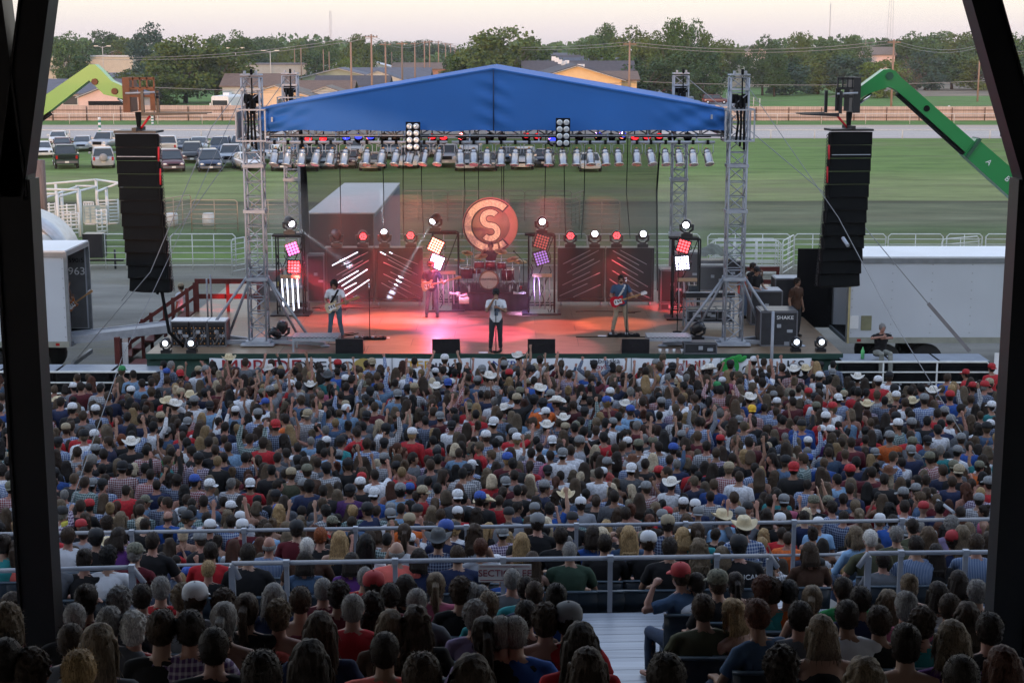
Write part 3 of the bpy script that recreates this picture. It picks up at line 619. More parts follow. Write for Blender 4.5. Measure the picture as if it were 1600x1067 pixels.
CARS += [(u_, v_, k_, c_, h_, l_) for (u_, v_, k_, c_, h_, l_) in ((285,243,'sedan','navy',5,'dark blue car in the back row right of the left speaker column'),(312,240,'sedan','silver',8,'silver car in the back row above the black four wheel drive'),(345,246,'suv','navy',6,'dark four wheel drive in the back row above the silver blue pickup'),(378,242,'van','silver',3,'silver minivan in the back row by the left tower'),(425,240,'sedan','white',2,'white car in the back row right of the left tower'),
 (470,246,'suv','blue',4,'blue four wheel drive behind the left rear tower'),(482,268,'pickup','black',2,'black pickup left of the silver car'),(545,264,'sedan','maroon',0,'dark red car between the silver and tan cars'),(556,245,'sedan','white',3,'white car in the back row above the dark red one'),(640,264,'suv','white',0,'white four wheel drive under the left blinder lamps'),(668,247,'sedan','black',1,'black car in the back row above the silver pickup'),(730,268,'sedan','silver',-2,'silver car left of the black car'),(850,262,'sedan','navy',-3,'navy car right of the white one near the blinder lamps'),(205,240,'sedan','maroon',6,'dark red car partly behind the left speaker column'),(130,238,'sedan','silver',10,'silver car between the dark red car and the silver pickup'))]
for c in CARS: car(c[0], c[1], c[2], c[3], c[4], c[5]+(', parked on the grass' if len(c[5]) < 52 else ''), extra=c[6] if len(c) > 6 else None)
for (u, vb, k, cl, hd, lb) in ((1004,134,'suv','blue',70,'dark blue car in the far car park beside the orange wing'),(1020,140,'suv','silver',75,'silver car second in the far car park row'),(1034,144,'van','white',80,'white minivan in the far car park'),(1085,160,'sedan','white',65,'white car in the car park behind the rear tower'),(1118,166,'suv','maroon',85,'dark red four wheel drive by the front right tower'),(660,117,'sedan','navy',90,'small dark car in front of the far brick building'),(1052,150,'suv','red',70,'red car in the far car park behind the right rear tower')):
    car(u, vb, k, cl, hd, lb)
# ------------------------------------------------------------------ stage deck and roof
SZ = 1.5
def S(u, v): return PZ(u, v, SZ)
SX0, SX1, SY0, SY1 = -10.35, 9.35, 43.5, 57.6
def deck_mat():
    m = D.materials.new('stage_plywood'); m.use_nodes = True; t, b = nodes_of(m); b.inputs['Roughness'].default_value = .42; b.inputs['Specular IOR Level'].default_value = .35
    N = t.nodes.new; L = t.links.new; tcn = N('ShaderNodeTexCoord')
    br = N('ShaderNodeTexBrick'); br.inputs['Scale'].default_value = 1; br.inputs['Brick Width'].default_value = 2.44; br.inputs['Row Height'].default_value = 1.22; br.inputs['Mortar Size'].default_value = .008
    br.inputs['Color1'].default_value = (.17,.115,.07,1); br.inputs['Color2'].default_value = (.24,.17,.11,1); br.inputs['Mortar'].default_value = (.03,.02,.015,1); br.inputs['Bias'].default_value = 0
    L(tcn.outputs['Object'], br.inputs['Vector'])
    mp = N('ShaderNodeMapping'); mp.inputs['Scale'].default_value = (1,6,1); L(tcn.outputs['Object'], mp.inputs[0])
    nz = N('ShaderNodeTexNoise'); nz.inputs['Scale'].default_value = 1.3; nz.inputs['Detail'].default_value = 8; nz.inputs['Roughness'].default_value = .65; L(mp.outputs[0], nz.inputs['Vector'])
    mr = N('ShaderNodeMapRange'); mr.inputs[1].default_value = .25; mr.inputs[2].default_value = .75; mr.inputs[3].default_value = .6; mr.inputs[4].default_value = 1.35; L(nz.outputs[0], mr.inputs[0])
    sc = N('ShaderNodeVectorMath'); sc.operation = 'SCALE'; L(br.outputs[0], sc.inputs[0]); L(mr.outputs[0], sc.inputs['Scale']); L(sc.outputs[0], b.inputs['Base Color'])
    return m
MDECK = deck_mat(); MSKIRT = mat('stage_skirt_green', (.012,.045,.035), .8, 0, .2, 3)
stg = thing('stage', 'wide outdoor concert stage with a worn plywood deck and dark green skirt', 'stage', ((SX0+SX1)/2, SY0, 0))
part('deck', MB().box2((SX0,SY0,SZ-.12),(SX1,SY1,SZ)), MDECK, stg)
sk = MB(); n = 160
def fold(i): return .03*math.sin(i*1.3)+.02*math.sin(i*.47)
sk.rings([[(SX0+(SX1-SX0)*i/n, SY0+.08+fold(i), 0), (SX0+(SX1-SX0)*i/n, SY0+.08+fold(i)*.4, SZ-.13), (SX0+(SX1-SX0)*i/n, SY0+.14, SZ-.13), (SX0+(SX1-SX0)*i/n, SY0+.14, 0)] for i in range(n+1)])
part('skirt', sk, MSKIRT, stg)
for x in (SX0+.05, SX1-.1): part('skirt', MB().box2((x,SY0+.2,0),(x+.04,SY1,SZ-.13)), MSKIRT, stg)
part('edge_trim', MB().box2((SX0,SY0-.04,SZ-.14),(SX1,SY0-.003,SZ+.012)), MSKIRT, stg)
for i in range(9): part('deck_leg', MB().tube((SX0+.6+i*2.3,SY0+6,0),(SX0+.6+i*2.3,SY0+6,SZ-.12),.05,n=6), M_ALU, stg)
# banners on the front
MB_W = mat('banner_vinyl', (.55,.57,.60), .45, 0, .05, 2)
MRD = mat('letter_red', (.30,.02,.03), .6, 0, 0); MBL = mat('letter_black', (.02,.02,.025), .6, 0, 0); MYL = mat('letter_yellow', (.6,.35,.02), .6, 0, 0); MGR = mat('letter_green', (.02,.28,.05), .6, 0, 0); MGD = mat('letter_gold', (.42,.33,.10), .6, 0, 0)
BY = SY0-.055
def banner(u0, u1, label, items):
    x0 = PY(u0,560,BY).x; x1 = PY(u1,560,BY).x; z1 = PY(800,559.5,BY).z; z0 = z1-.95
    t = thing('banner', label, 'banner', ((x0+x1)/2,BY,z0), group='sponsor banners on the stage skirt')
    b = MB(); n = 24; P = []
    for i in range(n+1):
        x = x0+(x1-x0)*i/n; y = BY+.012*math.sin(i*1.7); sag = -.02*math.sin(math.pi*i/n)
        P.append([(x,y,z0),(x,y-.004,z1+sag),(x,y+.006,z1+sag),(x,y+.01,z0)])
    b.rings(P); part('sheet', b, MB_W, t)
    for (kind, u, v, size, m, txt, sx) in items:
        c = PY(u, v, BY-.03)
        if kind == 't': part('lettering', text_facing(txt, size, c, .004, sx), m, t)
        else: part('emblem', MB().lathe([(size,0),(size,.015)], c, 20, Matrix.Rotation(math.pi/2,3,'X')), m, t)
banner(327, 478, 'white banner with big dark red letters at the left end of the stage front', [('t',396,575,.62,MRD,'AMPRIDE',1.1)])
banner(479, 612, 'white banner lettered OREGON with a gold ball', [('t',517,573,.40,MBL,'OREGON',1.25),('o',568,578,.34,MGD,'',1)])
banner(613, 735, 'white banner with yellow letters left of the singer', [('t',650,571,.34,MYL,'STER',1.3),('t',694,574,.34,MBL,'LING',1.3)])
banner(736, 878, 'pale banner with a blue strip in front of the singer', [('t',800,570,.3,mat('letter_blue',(.02,.04,.25),.6,0,0),'NTRAL',1.2)])
banner(879, 986, 'white banner with small dark and red lettering', [('t',945,564,.2,MBL,'nebraska',1.2),('t',950,573,.2,MRD,'soybeans',1.2)])
banner(987, 1126, 'white banner with dark red lettering right of the singer', [('t',1060,572,.44,MRD,'cornhilI',1.15),('o',1024,571,.12,MRD,'',1)])
banner(1127, 1268, 'white banner with a green leafy globe and dark letters at the right end', [('o',1140,573,.27,MGR,'',1),('t',1190,575,.40,MBL,'capital',1.1),('t',1243,572,.42,MBL,'KS',1.15)])
lf = MB()
for i, (a, b_, w_) in enumerate(((1131,563,.12),(1140,560,.13),(1149,558,.14),(1158,559,.12))): lf.sphere(PY(a+2,b_+2,BY-.04), (w_*1.25,.012,w_*.6), 8, 5, Matrix.Rotation(-.6,3,'Y'))
part('leaf_emblem', lf, MGR, [o for o in COL.objects if o.name.startswith('banner')][-1])

# canopy
RFY, RRY = 44.75, 56.2
zb = PY(770,204.5,RFY).z; xa = PY(770,108,RFY).x; za = PY(770,108,RFY).z; xl = PY(404,170,RFY).x; xr = PY(1132,168,RFY).x; ze = PY(404,171,RFY).z
MBLUE = mat('canopy_vinyl', (.022,.125,.42), .6, 0, .07, .5, bump=.0, spec=.25, det=6)
can = thing('stage_canopy', 'blue vinyl stage roof with a shallow gable hanging between the four truss towers', 'canopy', (xa, RFY, zb))
def topz(x): return za-(za-ze)*((xa-x)/(xa-xl) if x < xa else (x-xa)/(xr-xa))
fr = MB(); nx, nz = 150, 16; vs = []; r_ = random.Random(3)
seams = [r_.uniform(0,1) for _ in range(9)]
def wr(s, t):   # wrinkles: gathered near the ends and the middle seam
    x = s; e = max(0, .13-x)/.13; e2 = max(0, x-.83)/.17; y = 0
    y += e*.05*math.sin(38*x+9*t)+e*.03*math.sin(90*x-14*t); y += e2*.06*math.sin(60*x-7*t)+e2*.03*math.sin(110*x+12*t)
    y += .012*math.sin(9*x+1.6*t)+.005*math.sin(31*x+3*t); m_ = max(0, 1-abs(x-.503)/.05); y += m_*.05*math.sin(22*t+60*(x-.5)); return y
for j in range(nz+1):
    for i in range(nx+1):
        x = xl+(xr-xl)*i/nx; s, t = i/nx, j/nz; z = zb-.02*math.sin(s*50)+(topz(x)-zb)*t; vs.append((x, RFY-.02+wr(s,t)*(1-.85*abs(2*t-1)**3 if t > .5 else 1), z))
k = nx+1; fr.add(vs, [(j*k+i, j*k+i+1, (j+1)*k+i+1, (j+1)*k+i) for j in range(nz) for i in range(nx)], True)
part('front_valance', fr, MBLUE, can)
part('valance_seam', MB().tube((xa+.02,RFY-.10,zb),(xa+.02,RFY-.07,za-.02),.02,n=6), mat('seam_dark_blue',(.01,.03,.10),.7,0,0), can)  # middle seam is a darker blue than the canopy
for (uu, vv) in ((425,187),(1112,183)): part('vent_grommet', MB().box(PY(uu,vv,RFY-.14),(.05,.05,.13)), M_ALU, can)
for s in (-1, 1):
    xe = xl if s < 0 else xr; b = MB(); nn = 20
    P = []
    for i in range(nn+1):
        y = RFY-.06+(RRY-RFY)*i/nn; dz = .02*math.sin(i*1.9)
        P.append([(xa,y,za+.02),(xe,y,ze+dz+.02),(xe,y,ze+dz-.02),(xa,y,za-.02)])
    b.rings(P); part('roof_sheet', b, MBLUE, can)
    part('side_valance', MB().box2((xe-s*.02,RFY,zb),(xe+s*.02,RRY,ze)), MBLUE, can)
part('rear_valance', MB().prism([(xl,RRY,zb),(xr,RRY,zb),(xr,RRY,ze-.03),(xa,RRY,za-.03),(xl,RRY,ze-.03)],(0,.03,0)), MBLUE, can)

# truss: four chords with lacing
def truss_mb(p0, p1, w_, bay, rc=.025, rl=.013, h=None):
    p0 = Vector(p0); p1 = Vector(p1); d = p1-p0; L = d.length; d.normalize(); h = h or w_
    up = Vector((0,0,1)) if abs(d.z) < .9 else Vector((0,1,0))
    a = d.cross(up).normalized(); u = a.cross(d).normalized(); C = [a*w_/2*s1+u*h/2*s2 for s1, s2 in ((-1,-1),(1,-1),(1,1),(-1,1))]
    b = MB()
    for c in C: b.tube(p0+c, p1+c, rc, n=6)
    n = max(1, round(L/bay))
    for i in range(n+1):
        q = p0+d*(L*i/n)
        for j in range(4): b.tube(q+C[j], q+C[(j+1) % 4], rl, n=4)
        if i < n:
            q2 = p0+d*(L*(i+1)/n)
            for j in range(4):
                if (i+j) % 2: b.tube(q+C[j], q2+C[(j+1) % 4], rl, n=4)
                else: b.tube(q+C[(j+1) % 4], q2+C[j], rl, n=4)
    return b
def tower(x, Y, ztop, label, motor=True):
    t = thing('truss_tower', label, 'truss tower', (x,Y,SZ), group='four aluminium truss towers carrying the stage roof')
    part('mast', truss_mb((x,Y,SZ+.12),(x,Y,ztop-.1),.50,.42,.032,.015), M_ALU, t)
    for zz in (SZ+1.95, SZ+3.9, SZ+5.2): 
        b = MB()
        for s in (-1,1): b.box((x,Y+s*.26,zz),(.62,.05,.09)); b.box((x+s*.29,Y,zz),(.05,.5,.09))
        part('splice_plate', b, M_ALU, t)
    hd = MB(); hd.box((x,Y,ztop-.02),(.56,.60,.04)); hd.box((x-.16,Y-.2,ztop+.04),(.05,.2,.10)); hd.box((x+.16,Y-.2,ztop+.04),(.05,.2,.10)); hd.box((x,Y-.28,ztop-.42),(.56,.04,.06)); part('head_block', hd, M_ALU, t)
    part('pulley', MB().lathe([(.08,-.03),(.08,.03)], (x+.05,Y-.3,ztop+.06), 12, Matrix.Rotation(math.pi/2,3,'Y')), M_BLACK, t)
    zs = PY(400,195,RFY).z
    sl_ = MB()
    for zz in (zs-.45, zs+.42):
        for s in (-1,1): sl_.box((x,Y+s*.40,zz),(.86,.04,.045)); sl_.box((x+s*.41,Y,zz),(.04,.80,.045))
    for sx_ in (-.41,.41):
        for sy_ in (-.40,.40): sl_.box((x+sx_,Y+sy_,zs),(.04,.04,.84))
    part('sleeve_block', sl_, M_ALU, t)
    part('side_plate', MB().box2((x-.39,Y-.36,zs-.38),(x-.37,Y+.36,zs+.36)), mat('plate_grey',(.25,.27,.29),.5), t)
    part('chain', MB().path([(x+.05,Y-.3,ztop-.1),(x+.06,Y-.34,zs+.3)],.022,5), M_BLACK, t)
    cb = MB()
    for k in range(3): cb.path([(x-.12+.12*k,Y-.33,zs+.75),(x-.05+.08*k,Y-.42,zs+.1),(x-.1+.12*k,Y-.36,zs-.5-.1*k)],.035,5)
    part('cable_bundle', cb, M_BLACK, t)
    if motor:
        mo = MB().lathe([(.06,-.24),(.13,-.22),(.13,-.05),(.10,-.04),(.10,.05),(.13,.06),(.13,.22),(.06,.24)], (x+.02,Y-.10,zs+.72), 14, Matrix.Rotation(math.pi/2,3,'Y')); mo.box((x,Y-.1,zs+.58),(.22,.2,.2)); part('hoist_motor', mo, M_BLACK, t)
    return t
ZT = PY(386,116,44.9).z
def outriggers(x, Y, t, left):
    bp = MB().box((x,Y,SZ+.06),(.95,.95,.05)); bp.box((x,Y,SZ+.12),(.7,.7,.06)); part('base_plate', bp, M_ALU, t)
    for (dx, dy, L) in ((-1,-.25,2.05),(1,-.28,1.95),(-.75,1,1.7),(.75,1,1.7)):
        e = Vector((x+dx*L, Y+dy*L*.55, SZ+.08)); f = MB().beam((x+dx*.35,Y+dy*.2,SZ+.1), e, .12, .10); part('outrigger', f, M_ALU2, t)
        part('foot_pad', MB().lathe([(.14,0),(.14,.03),(.05,.06)], (e.x,e.y,SZ), 12), M_ALU, t)
        part('brace', MB().tube((x+dx*.25,Y+dy*.15,SZ+2.05),(x+dx*L*.8,Y+dy*L*.44,SZ+.14),.042,n=8), M_ALU2, t)
XL = S(403,541).x; XR = S(1146,541).x
t1 = tower(XL, 44.95, ZT, 'front left aluminium truss tower with splayed feet at the stage corner'); outriggers(XL,44.95,t1,True)
t2 = tower(XR, 44.95, ZT, 'front right aluminium truss tower with splayed feet beside the mixing desk'); outriggers(XR,44.95,t2,False)
XRL = PY(453,112,56).x; XRR = PY(1064,112,56).x; ZR = PY(453,114,56).z
t3 = tower(XRL, 56.0, ZR, 'rear left aluminium truss tower behind the blue roof'); part('base_plate', MB().box((XRL,56,SZ+.05),(.9,.9,.06)), M_ALU, t3)
t4 = tower(XRR, 56.0, ZR, 'rear right aluminium truss tower behind the blue roof'); part('base_plate', MB().box((XRR,56,SZ+.05),(.9,.9,.06)), M_ALU, t4)
# roof steelwork under the canopy
zt1 = PY(800,209,RFY).z
rt = thing('roof_truss', 'aluminium truss frame under the blue canopy carrying the lamp bars', 'truss', (xa, RFY, zt1))
part('front_truss', truss_mb((XL+.3,RFY+.34,zt1+.13),(XR-.3,RFY+.34,zt1+.13),.40,.75,.03,.018), M_ALU, rt)
part('rear_truss', truss_mb((XL+.3,RRY-.3,zt1+.2),(XR-.3,RRY-.3,zt1+.2),.40,.75,.03,.018), M_ALU, rt)
part('middle_truss', truss_mb((XL+.3,50.4,zt1+.2),(XR-.3,50.4,zt1+.2),.40,.75,.03,.018), M_ALU, rt)
for xx in (XL+.35, XR-.35): part('side_truss', truss_mb((xx,RFY+.3,zt1+.2),(xx,RRY-.5,zt1+.2),.40,.75,.03,.018), M_ALU, rt)
part('ridge_beam', MB().tube((xa,RFY+.2,za-.12),(xa,RRY-.1,za-.12),.05,n=8), M_ALU, rt)
for yy in (46.5,49,51.5,54):
    part('rafter', MB().tube((xl+.1,yy,ze-.08),(xa,yy,za-.1),.035,n=6).tube((xr-.1,yy,ze-.08),(xa,yy,za-.1),.035,n=6), M_ALU, rt)
# lamp bars under the front truss
zbar = PY(800,222.5,RFY-.35).z; zb2 = PY(800,214,RFY-.2).z; BYY = RFY-.35
for i, (a, b_) in enumerate(((416,551),(563,699),(706,978),(986,1117))):
    xa_, xb_ = PY(a,222,BYY).x, PY(b_,222,BYY).x
    part('lamp_bar', MB().tube((xa_,BYY,zbar),(xb_,BYY,zbar),.04,n=8), M_ALU, rt)
    part('upper_bar', MB().tube((xa_+.1,BYY+.12,zb2),(xb_-.1,BYY+.12,zb2),.022,n=6), M_BLACK, rt)
    for k in range(3):
        xx = xa_+.5+(xb_-xa_-1)*k/2; part('hanger', MB().tube((xx,BYY,zbar),(xx,RFY-.02,zt1),.022,n=6), M_ALU, rt)
MPAR = mat('par_can_chrome', (.42,.42,.44), .28, .95, .2, 8); MPARR = mat('par_can_rim', (.75,.72,.66), .3, .6, 0)
def par_can(u, i, n):
    p = PY(u, 222.5, BYY); lean = .10 if u < 700 else (-.08 if u > 1000 else 0.03*math.sin(u)); lean += .04*math.sin(u*3.1)
    t = local(thing('par_can', f'polished chrome stage lamp, {ordn(i)} from the left on the front bars', 'stage lamp', (p.x, BYY, zbar-.05), 0, 'chrome lamps on the front bars'))
    M = Matrix.Rotation(lean*1.6, 3, 'Y') @ Matrix.Rotation(-.38-.1*math.sin(u*1.7), 3, 'X')
    c = Vector((0,0,-.30))
    part('body', MB().lathe([(.02,.17),(.07,.165),(.095,.13),(.10,.09),(.085,.06),(.11,.045),(.125,.02),(.118,0),(.118,-.27),(.125,-.28),(.12,-.30),(.10,-.30)], c, 16, M), MPAR, t)
    part('rim', MB().lathe([(.135,-.275),(.14,-.30),(.11,-.315),(.09,-.31)], c, 16, M), MPARR, t)
    y = MB()
    for s in (-1,1): y.path([(s*.02,0,.02),(s*.15,0,-.02),(s*.16,0,-.2),tuple(c+M @ Vector((s*.13,0,.0)))],.012,5)
    part('yoke', y, M_ALU, t); part('clamp', MB().box((0,0,.05),(.07,.12,.12)), M_BLACK, t)
    part('cap', MB().sphere(tuple(c+M @ Vector((0,0,.19))), .035, 8, 6), mat('brass_warm',(.6,.33,.15),.4), t)
CANS = [429,450,472,495,517,539,573,597,619,641,663,685,719,740,761,783,805,827,857,879,901,922,946,966,995,1017,1040,1061,1083,1106]
for i, u in enumerate(CANS): par_can(u, i+1, len(CANS))
# coloured lamps further back under the roof
for i, (u, v, c) in enumerate(((482,218,'r'),(505,218,'r'),(541,216,'b'),(560,215,'b'),(579,215,'b'),(675,215,'r'),(693,216,'r'),(822,213,'r'),(840,214,'r'),(863,219,'b'),(935,212,'b'),(955,214,'k'),(973,212,'b'),(992,216,'r'),(1011,215,'r'),(1030,214,'r'),(600,214,'k'),(618,215,'k'),(722,214,'k'),(742,214,'k'),(765,214,'k'),(785,214,'k'),(905,213,'k'),(1050,213,'k'),(1075,213,'k'))):
    p = PY(u, v, 50.0); cc = {'r':'red','b':'blue','k':'unlit'}[c]
    t = thing('coloured_lamp', f'{cc} round lamp under the roof, rear bar, number {i+1} counted red, blue and unlit', 'stage lamp', tuple(p), group=f'{cc} lamps on the rear bar under the roof')
    t['label'] = {'r':'round lamp glowing red under the stage roof','b':'round lamp glowing blue under the stage roof','k':'unlit dark lamp hanging under the stage roof'}[c]
    part('housing', MB().lathe([(.13,-.02),(.14,.1),(.09,.3),(.03,.34)], p, 12, Matrix.Rotation(-math.pi/2-.5,3,'X')), M_BLACK, t)
    part('lens', MB().sphere(p+Vector((0,-.01,-.01)), (.125,.05,.125), 12, 6), mat('lens_'+cc, {'r':(1,.03,.04),'b':(.05,.08,1),'k':(.08,.07,.07)}[c], .2, 0, 0, emit={'r':1.3,'b':1.1,'k':0}[c]), t)
    part('hanger', MB().tube(p+Vector((0,.1,.1)),(p.x,50.1,zt1+.05),.02,n=5), M_BLACK, t)
def blinder(u, v, label):
    p = PY(u, v, RFY-.55); t = thing('blinder_panel', label, 'stage lamp', tuple(p), group='eight lamp audience blinders')
    part('housing', MB().box(p,(.40,.16,.80)), M_BLACK, t)
    for i in range(4):
        for s in (-1,1): 
            c = p+Vector((s*.095,-.085,.285-.19*i)); part('lamp', MB().lathe([(.085,0),(.08,.03),(.04,.012),(.015,.02)], c, 14, Matrix.Rotation(math.pi/2,3,'X')), mat('blinder_lamp',(.62,.68,.74),.2,.5,0), t)
    part('hanger', MB().tube((p.x,p.y+.09,p.z+.1),(p.x,RFY-.05,zt1+.1),.03,n=6), M_ALU, t)
blinder(645.5, 213.5, 'black panel of eight round lamps left of the roof middle'); blinder(879.5, 207.5, 'black panel of eight round lamps right of the roof middle')
# scrim, its edges and the hanging cables
SCY = 55.3
def scrim_mat():
    m = D.materials.new('scrim_gauze'); m.use_nodes = True; t, b = nodes_of(m); N = t.nodes.new; L = t.links.new
    b.inputs['Base Color'].default_value = (.016,.018,.018,1); b.inputs['Roughness'].default_value = .9; tr = N('ShaderNodeBsdfTransparent'); mx = N('ShaderNodeMixShader'); mx.inputs[0].default_value = .52
    L(tr.outputs[0], mx.inputs[1]); L(b.outputs[0], mx.inputs[2]); L(mx.outputs[0], t.nodes['Material Output'].inputs[0]); return m
a0 = PY(469,250,SCY).x; a1 = PY(1033,250,SCY).x; zt_ = zt1+.1
b = MB(); nn = 90; vs = []
for j in range(9):
    for i in range(nn+1):
        s = i/nn; tt = j/8; pull = .16*math.sin(math.pi*tt); x = a0+(a1-a0)*s; x = x+(pull*(1-s)-pull*s)*(1 if s in (0,1) else abs(2*s-1)**4); vs.append((x, SCY+.03*math.sin(i*.9)*tt, SZ+.02+(zt_-SZ)*(1-tt)))
b.add(vs, [(j*(nn+1)+i, j*(nn+1)+i+1, (j+1)*(nn+1)+i+1, (j+1)*(nn+1)+i) for j in range(8) for i in range(nn)], True)
scr = solo('backdrop_scrim', b, scrim_mat(), 'see through black gauze backdrop hanging across the back of the stage', 'backdrop')
part('edge_drape', MB().path([(a0+.02,SCY-.05,zt_),(a0+.12,SCY-.05,5.5),(a0+.16,SCY-.05,SZ)],[.05,.12,.16],8), M_BLACK, scr); part('edge_rope', MB().path([(a1,SCY-.04,zt_),(a1-.14,SCY-.04,5.),(a1-.05,SCY-.04,SZ)],.035,6), M_BLACK, scr)
for i, u in enumerate((531,597,631,659,724,788,853,880,914,981)):
    p = PY(u, 260, SCY-.3); solo('hanging_cable', MB().path([(p.x,p.y,zt1+.1),(p.x+.05*math.sin(i*2),p.y,SZ+3.5),(p.x+.12*math.sin(i*3),p.y,SZ+1.9)],.016,5), M_BLACK, f'thin black cable hanging before the gauze, {ordn(i+1)} from the left', 'cable', 'cables hanging before the backdrop')
# emblem disc
DY = 54.2; pc = PY(766,352,DY); rr = 43.5/PXM(DY,352)
emb = thing('emblem_disc', 'round gold and red disc with a large C around an S hanging behind the drums', 'stage emblem', tuple(pc))
RX = Matrix.Rotation(math.pi/2,3,'X')
part('disc', MB().lathe([(rr*.9,-.03),(rr,-.02),(rr,.02),(rr*.96,.035),(rr*.2,.036)], pc, 64, RX), mat('disc_rose',(.50,.20,.18),.5,0,.1,2), emb)
part('inner_disc', MB().lathe([(rr*.70,.0),(rr*.70,.045),(rr*.1,.046)], pc, 48, RX), mat('disc_bronze',(.42,.22,.16),.4,.2,.15,3), emb)
def arcband(r0, r1, a0_, a1_, d0, d1, n=48):
    b = MB(); P = []
    for i in range(n+1):
        a = a0_+(a1_-a0_)*i/n; ca, sa = math.cos(a), math.sin(a)
        P.append([pc+Vector((r1*ca,-d0,r1*sa)), pc+Vector((r0*ca,-d0,r0*sa)), pc+Vector((r0*ca,-d1,r0*sa)), pc+Vector((r1*ca,-d1,r1*sa))])
    return b.rings(P, False)
MLET = mat('disc_letter_gold', (.85,.72,.55), .5, 0, .3, 14); MOUT = mat('disc_letter_outline', (.03,.01,.02), .6, 0, 0)
part('letter_outline', arcband(rr*.64, rr*.965, R(46), R(314), .038, .052), MOUT, emb); part('letter', arcband(rr*.69, rr*.925, R(50), R(310), .04, .07), MLET, emb)
def sband(w_, d0, d1, grow):
    b = MB(); P = []; k = rr*.235
    pts_ = [(R(40-grow*5)+(R(270)-R(40-grow*5))*i/24, 1) for i in range(25)]; path = [(k*math.cos(a), k+k*math.sin(a)) for a, _ in pts_]
    path += [(k*math.cos(a), -k+k*math.sin(a)) for a in [R(90)-(R(90)-R(-140-grow*5))*i/24 for i in range(1,25)]]
    for i, (x, z) in enumerate(path):
        x0, z0 = path[max(i-1,0)]; x1, z1 = path[min(i+1,len(path)-1)]; d = Vector((x1-x0,0,z1-z0)).normalized(); nn_ = Vector((-d.z,0,d.x))*w_; c = pc+Vector((x*1.12,0,z))
        P.append([c+nn_+Vector((0,-d0,0)), c-nn_+Vector((0,-d0,0)), c-nn_+Vector((0,-d1,0)), c+nn_+Vector((0,-d1,0))])
    return b.rings(P, False)
part('letter_outline', sband(rr*.13,.047,.060,1), MOUT, emb); part('letter', sband(rr*.10,.048,.078,0), MLET, emb)
for s in (-.4,.4): part('hanging_wire', MB().tube(pc+Vector((s,0,rr*.9)), (pc.x+s,DY,zt1), .012, n=4), M_BLACK, emb)

# ------------------------------------------------------------------ moving heads, led panels, light towers, tube racks
def emis(n, c, s): return mat(n, c, .3, 0, 0, emit=s)
E_W = emis('beam_white', (.85,.9,1), 9); E_R = emis('led_red', (1,.05,.06), 5); E_OFF = mat('lens_dark', (.05,.06,.08), .1, 0, 0, spec=.8); E_M = emis('led_magenta', (1,.10,.45), 5); E_V = emis('led_violet', (.75,.55,1), 8); E_RO = emis('led_hot_red', (1,.22,.15), 7); E_D = emis('led_dim', (.5,.12,.10), .5); E_DV = emis('led_dim_violet', (.35,.2,.6), .8)
def moving_head(p, aim, em, label, k=1.0, group='moving head lamps', ring=False):
    """p: base centre on its support, aim: direction of the lens"""
    t = local(thing('moving_head_lamp', label, 'stage lamp', tuple(p), 0, group))
    part('base', MB().box((0,0,.06*k),(.36*k,.30*k,.12*k)).box((0,0,.14*k),(.22*k,.2*k,.05*k)), M_BLACKG, t)
    y = MB()
    for s in (-1,1): y.path([(s*.08*k,0,.16*k),(s*.19*k,0,.22*k),(s*.20*k,0,.40*k)],[.03*k,.04*k,.05*k],8)
    part('yoke', y, M_BLACKG, t)
    a = Vector(aim).normalized(); q = a.to_track_quat('Z','Y').to_matrix(); c = Vector((0,0,.40*k))
    part('head', MB().lathe([(.06*k,-.20*k),(.13*k,-.17*k),(.165*k,-.05*k),(.165*k,.10*k),(.14*k,.17*k),(.12*k,.17*k)], c, 16, q), M_BLACKG, t)
    if ring:
        lb = MB()
        for i in range(12):
            an = i*math.pi/6; rr_ = .085*k if i % 2 else .10*k; lb.sphere(c+q @ Vector((rr_*math.cos(an), rr_*math.sin(an), .175*k)), .024*k, 8, 4)
        for i in range(3): lb.sphere(c+q @ Vector((.035*k*math.cos(i*2.1), .035*k*math.sin(i*2.1), .175*k)), .024*k, 8, 4)
        part('lens', lb, em, t)
    else: part('lens', MB().lathe([(.105*k,.165*k),(.09*k,.185*k),(.03*k,.195*k)], c, 16, q), em, t)
    return Vector(p)+c+a*.22*k
def led_panel(p, em, label, n=5, tilt=.2, size=.46, yaw=0.):
    t = local(thing('led_panel_lamp', label, 'stage lamp', tuple(p), yaw, 'square led lamps on the light towers'))
    M = Matrix.Rotation(tilt,3,'Y') @ Matrix.Rotation(-.15,3,'X')
    part('housing', MB().box((0,.07,0),(size,.14,size),M), M_BLACKG, t); lb = MB(); st = size*.86/n
    for i in range(n):
        for j in range(n): lb.sphere(M @ Vector(((i-(n-1)/2)*st,-.01,(j-(n-1)/2)*st)), (st*.43,.02,st*.43), 8, 4, M)
    part('lens', lb, em, t); part('yoke', MB().path([(-size*.6,.05,0),(-size*.6,.12,-.12),(0,.2,-.16),(size*.6,.12,-.12),(size*.6,.05,0)],.016,5), M_BLACK, t)
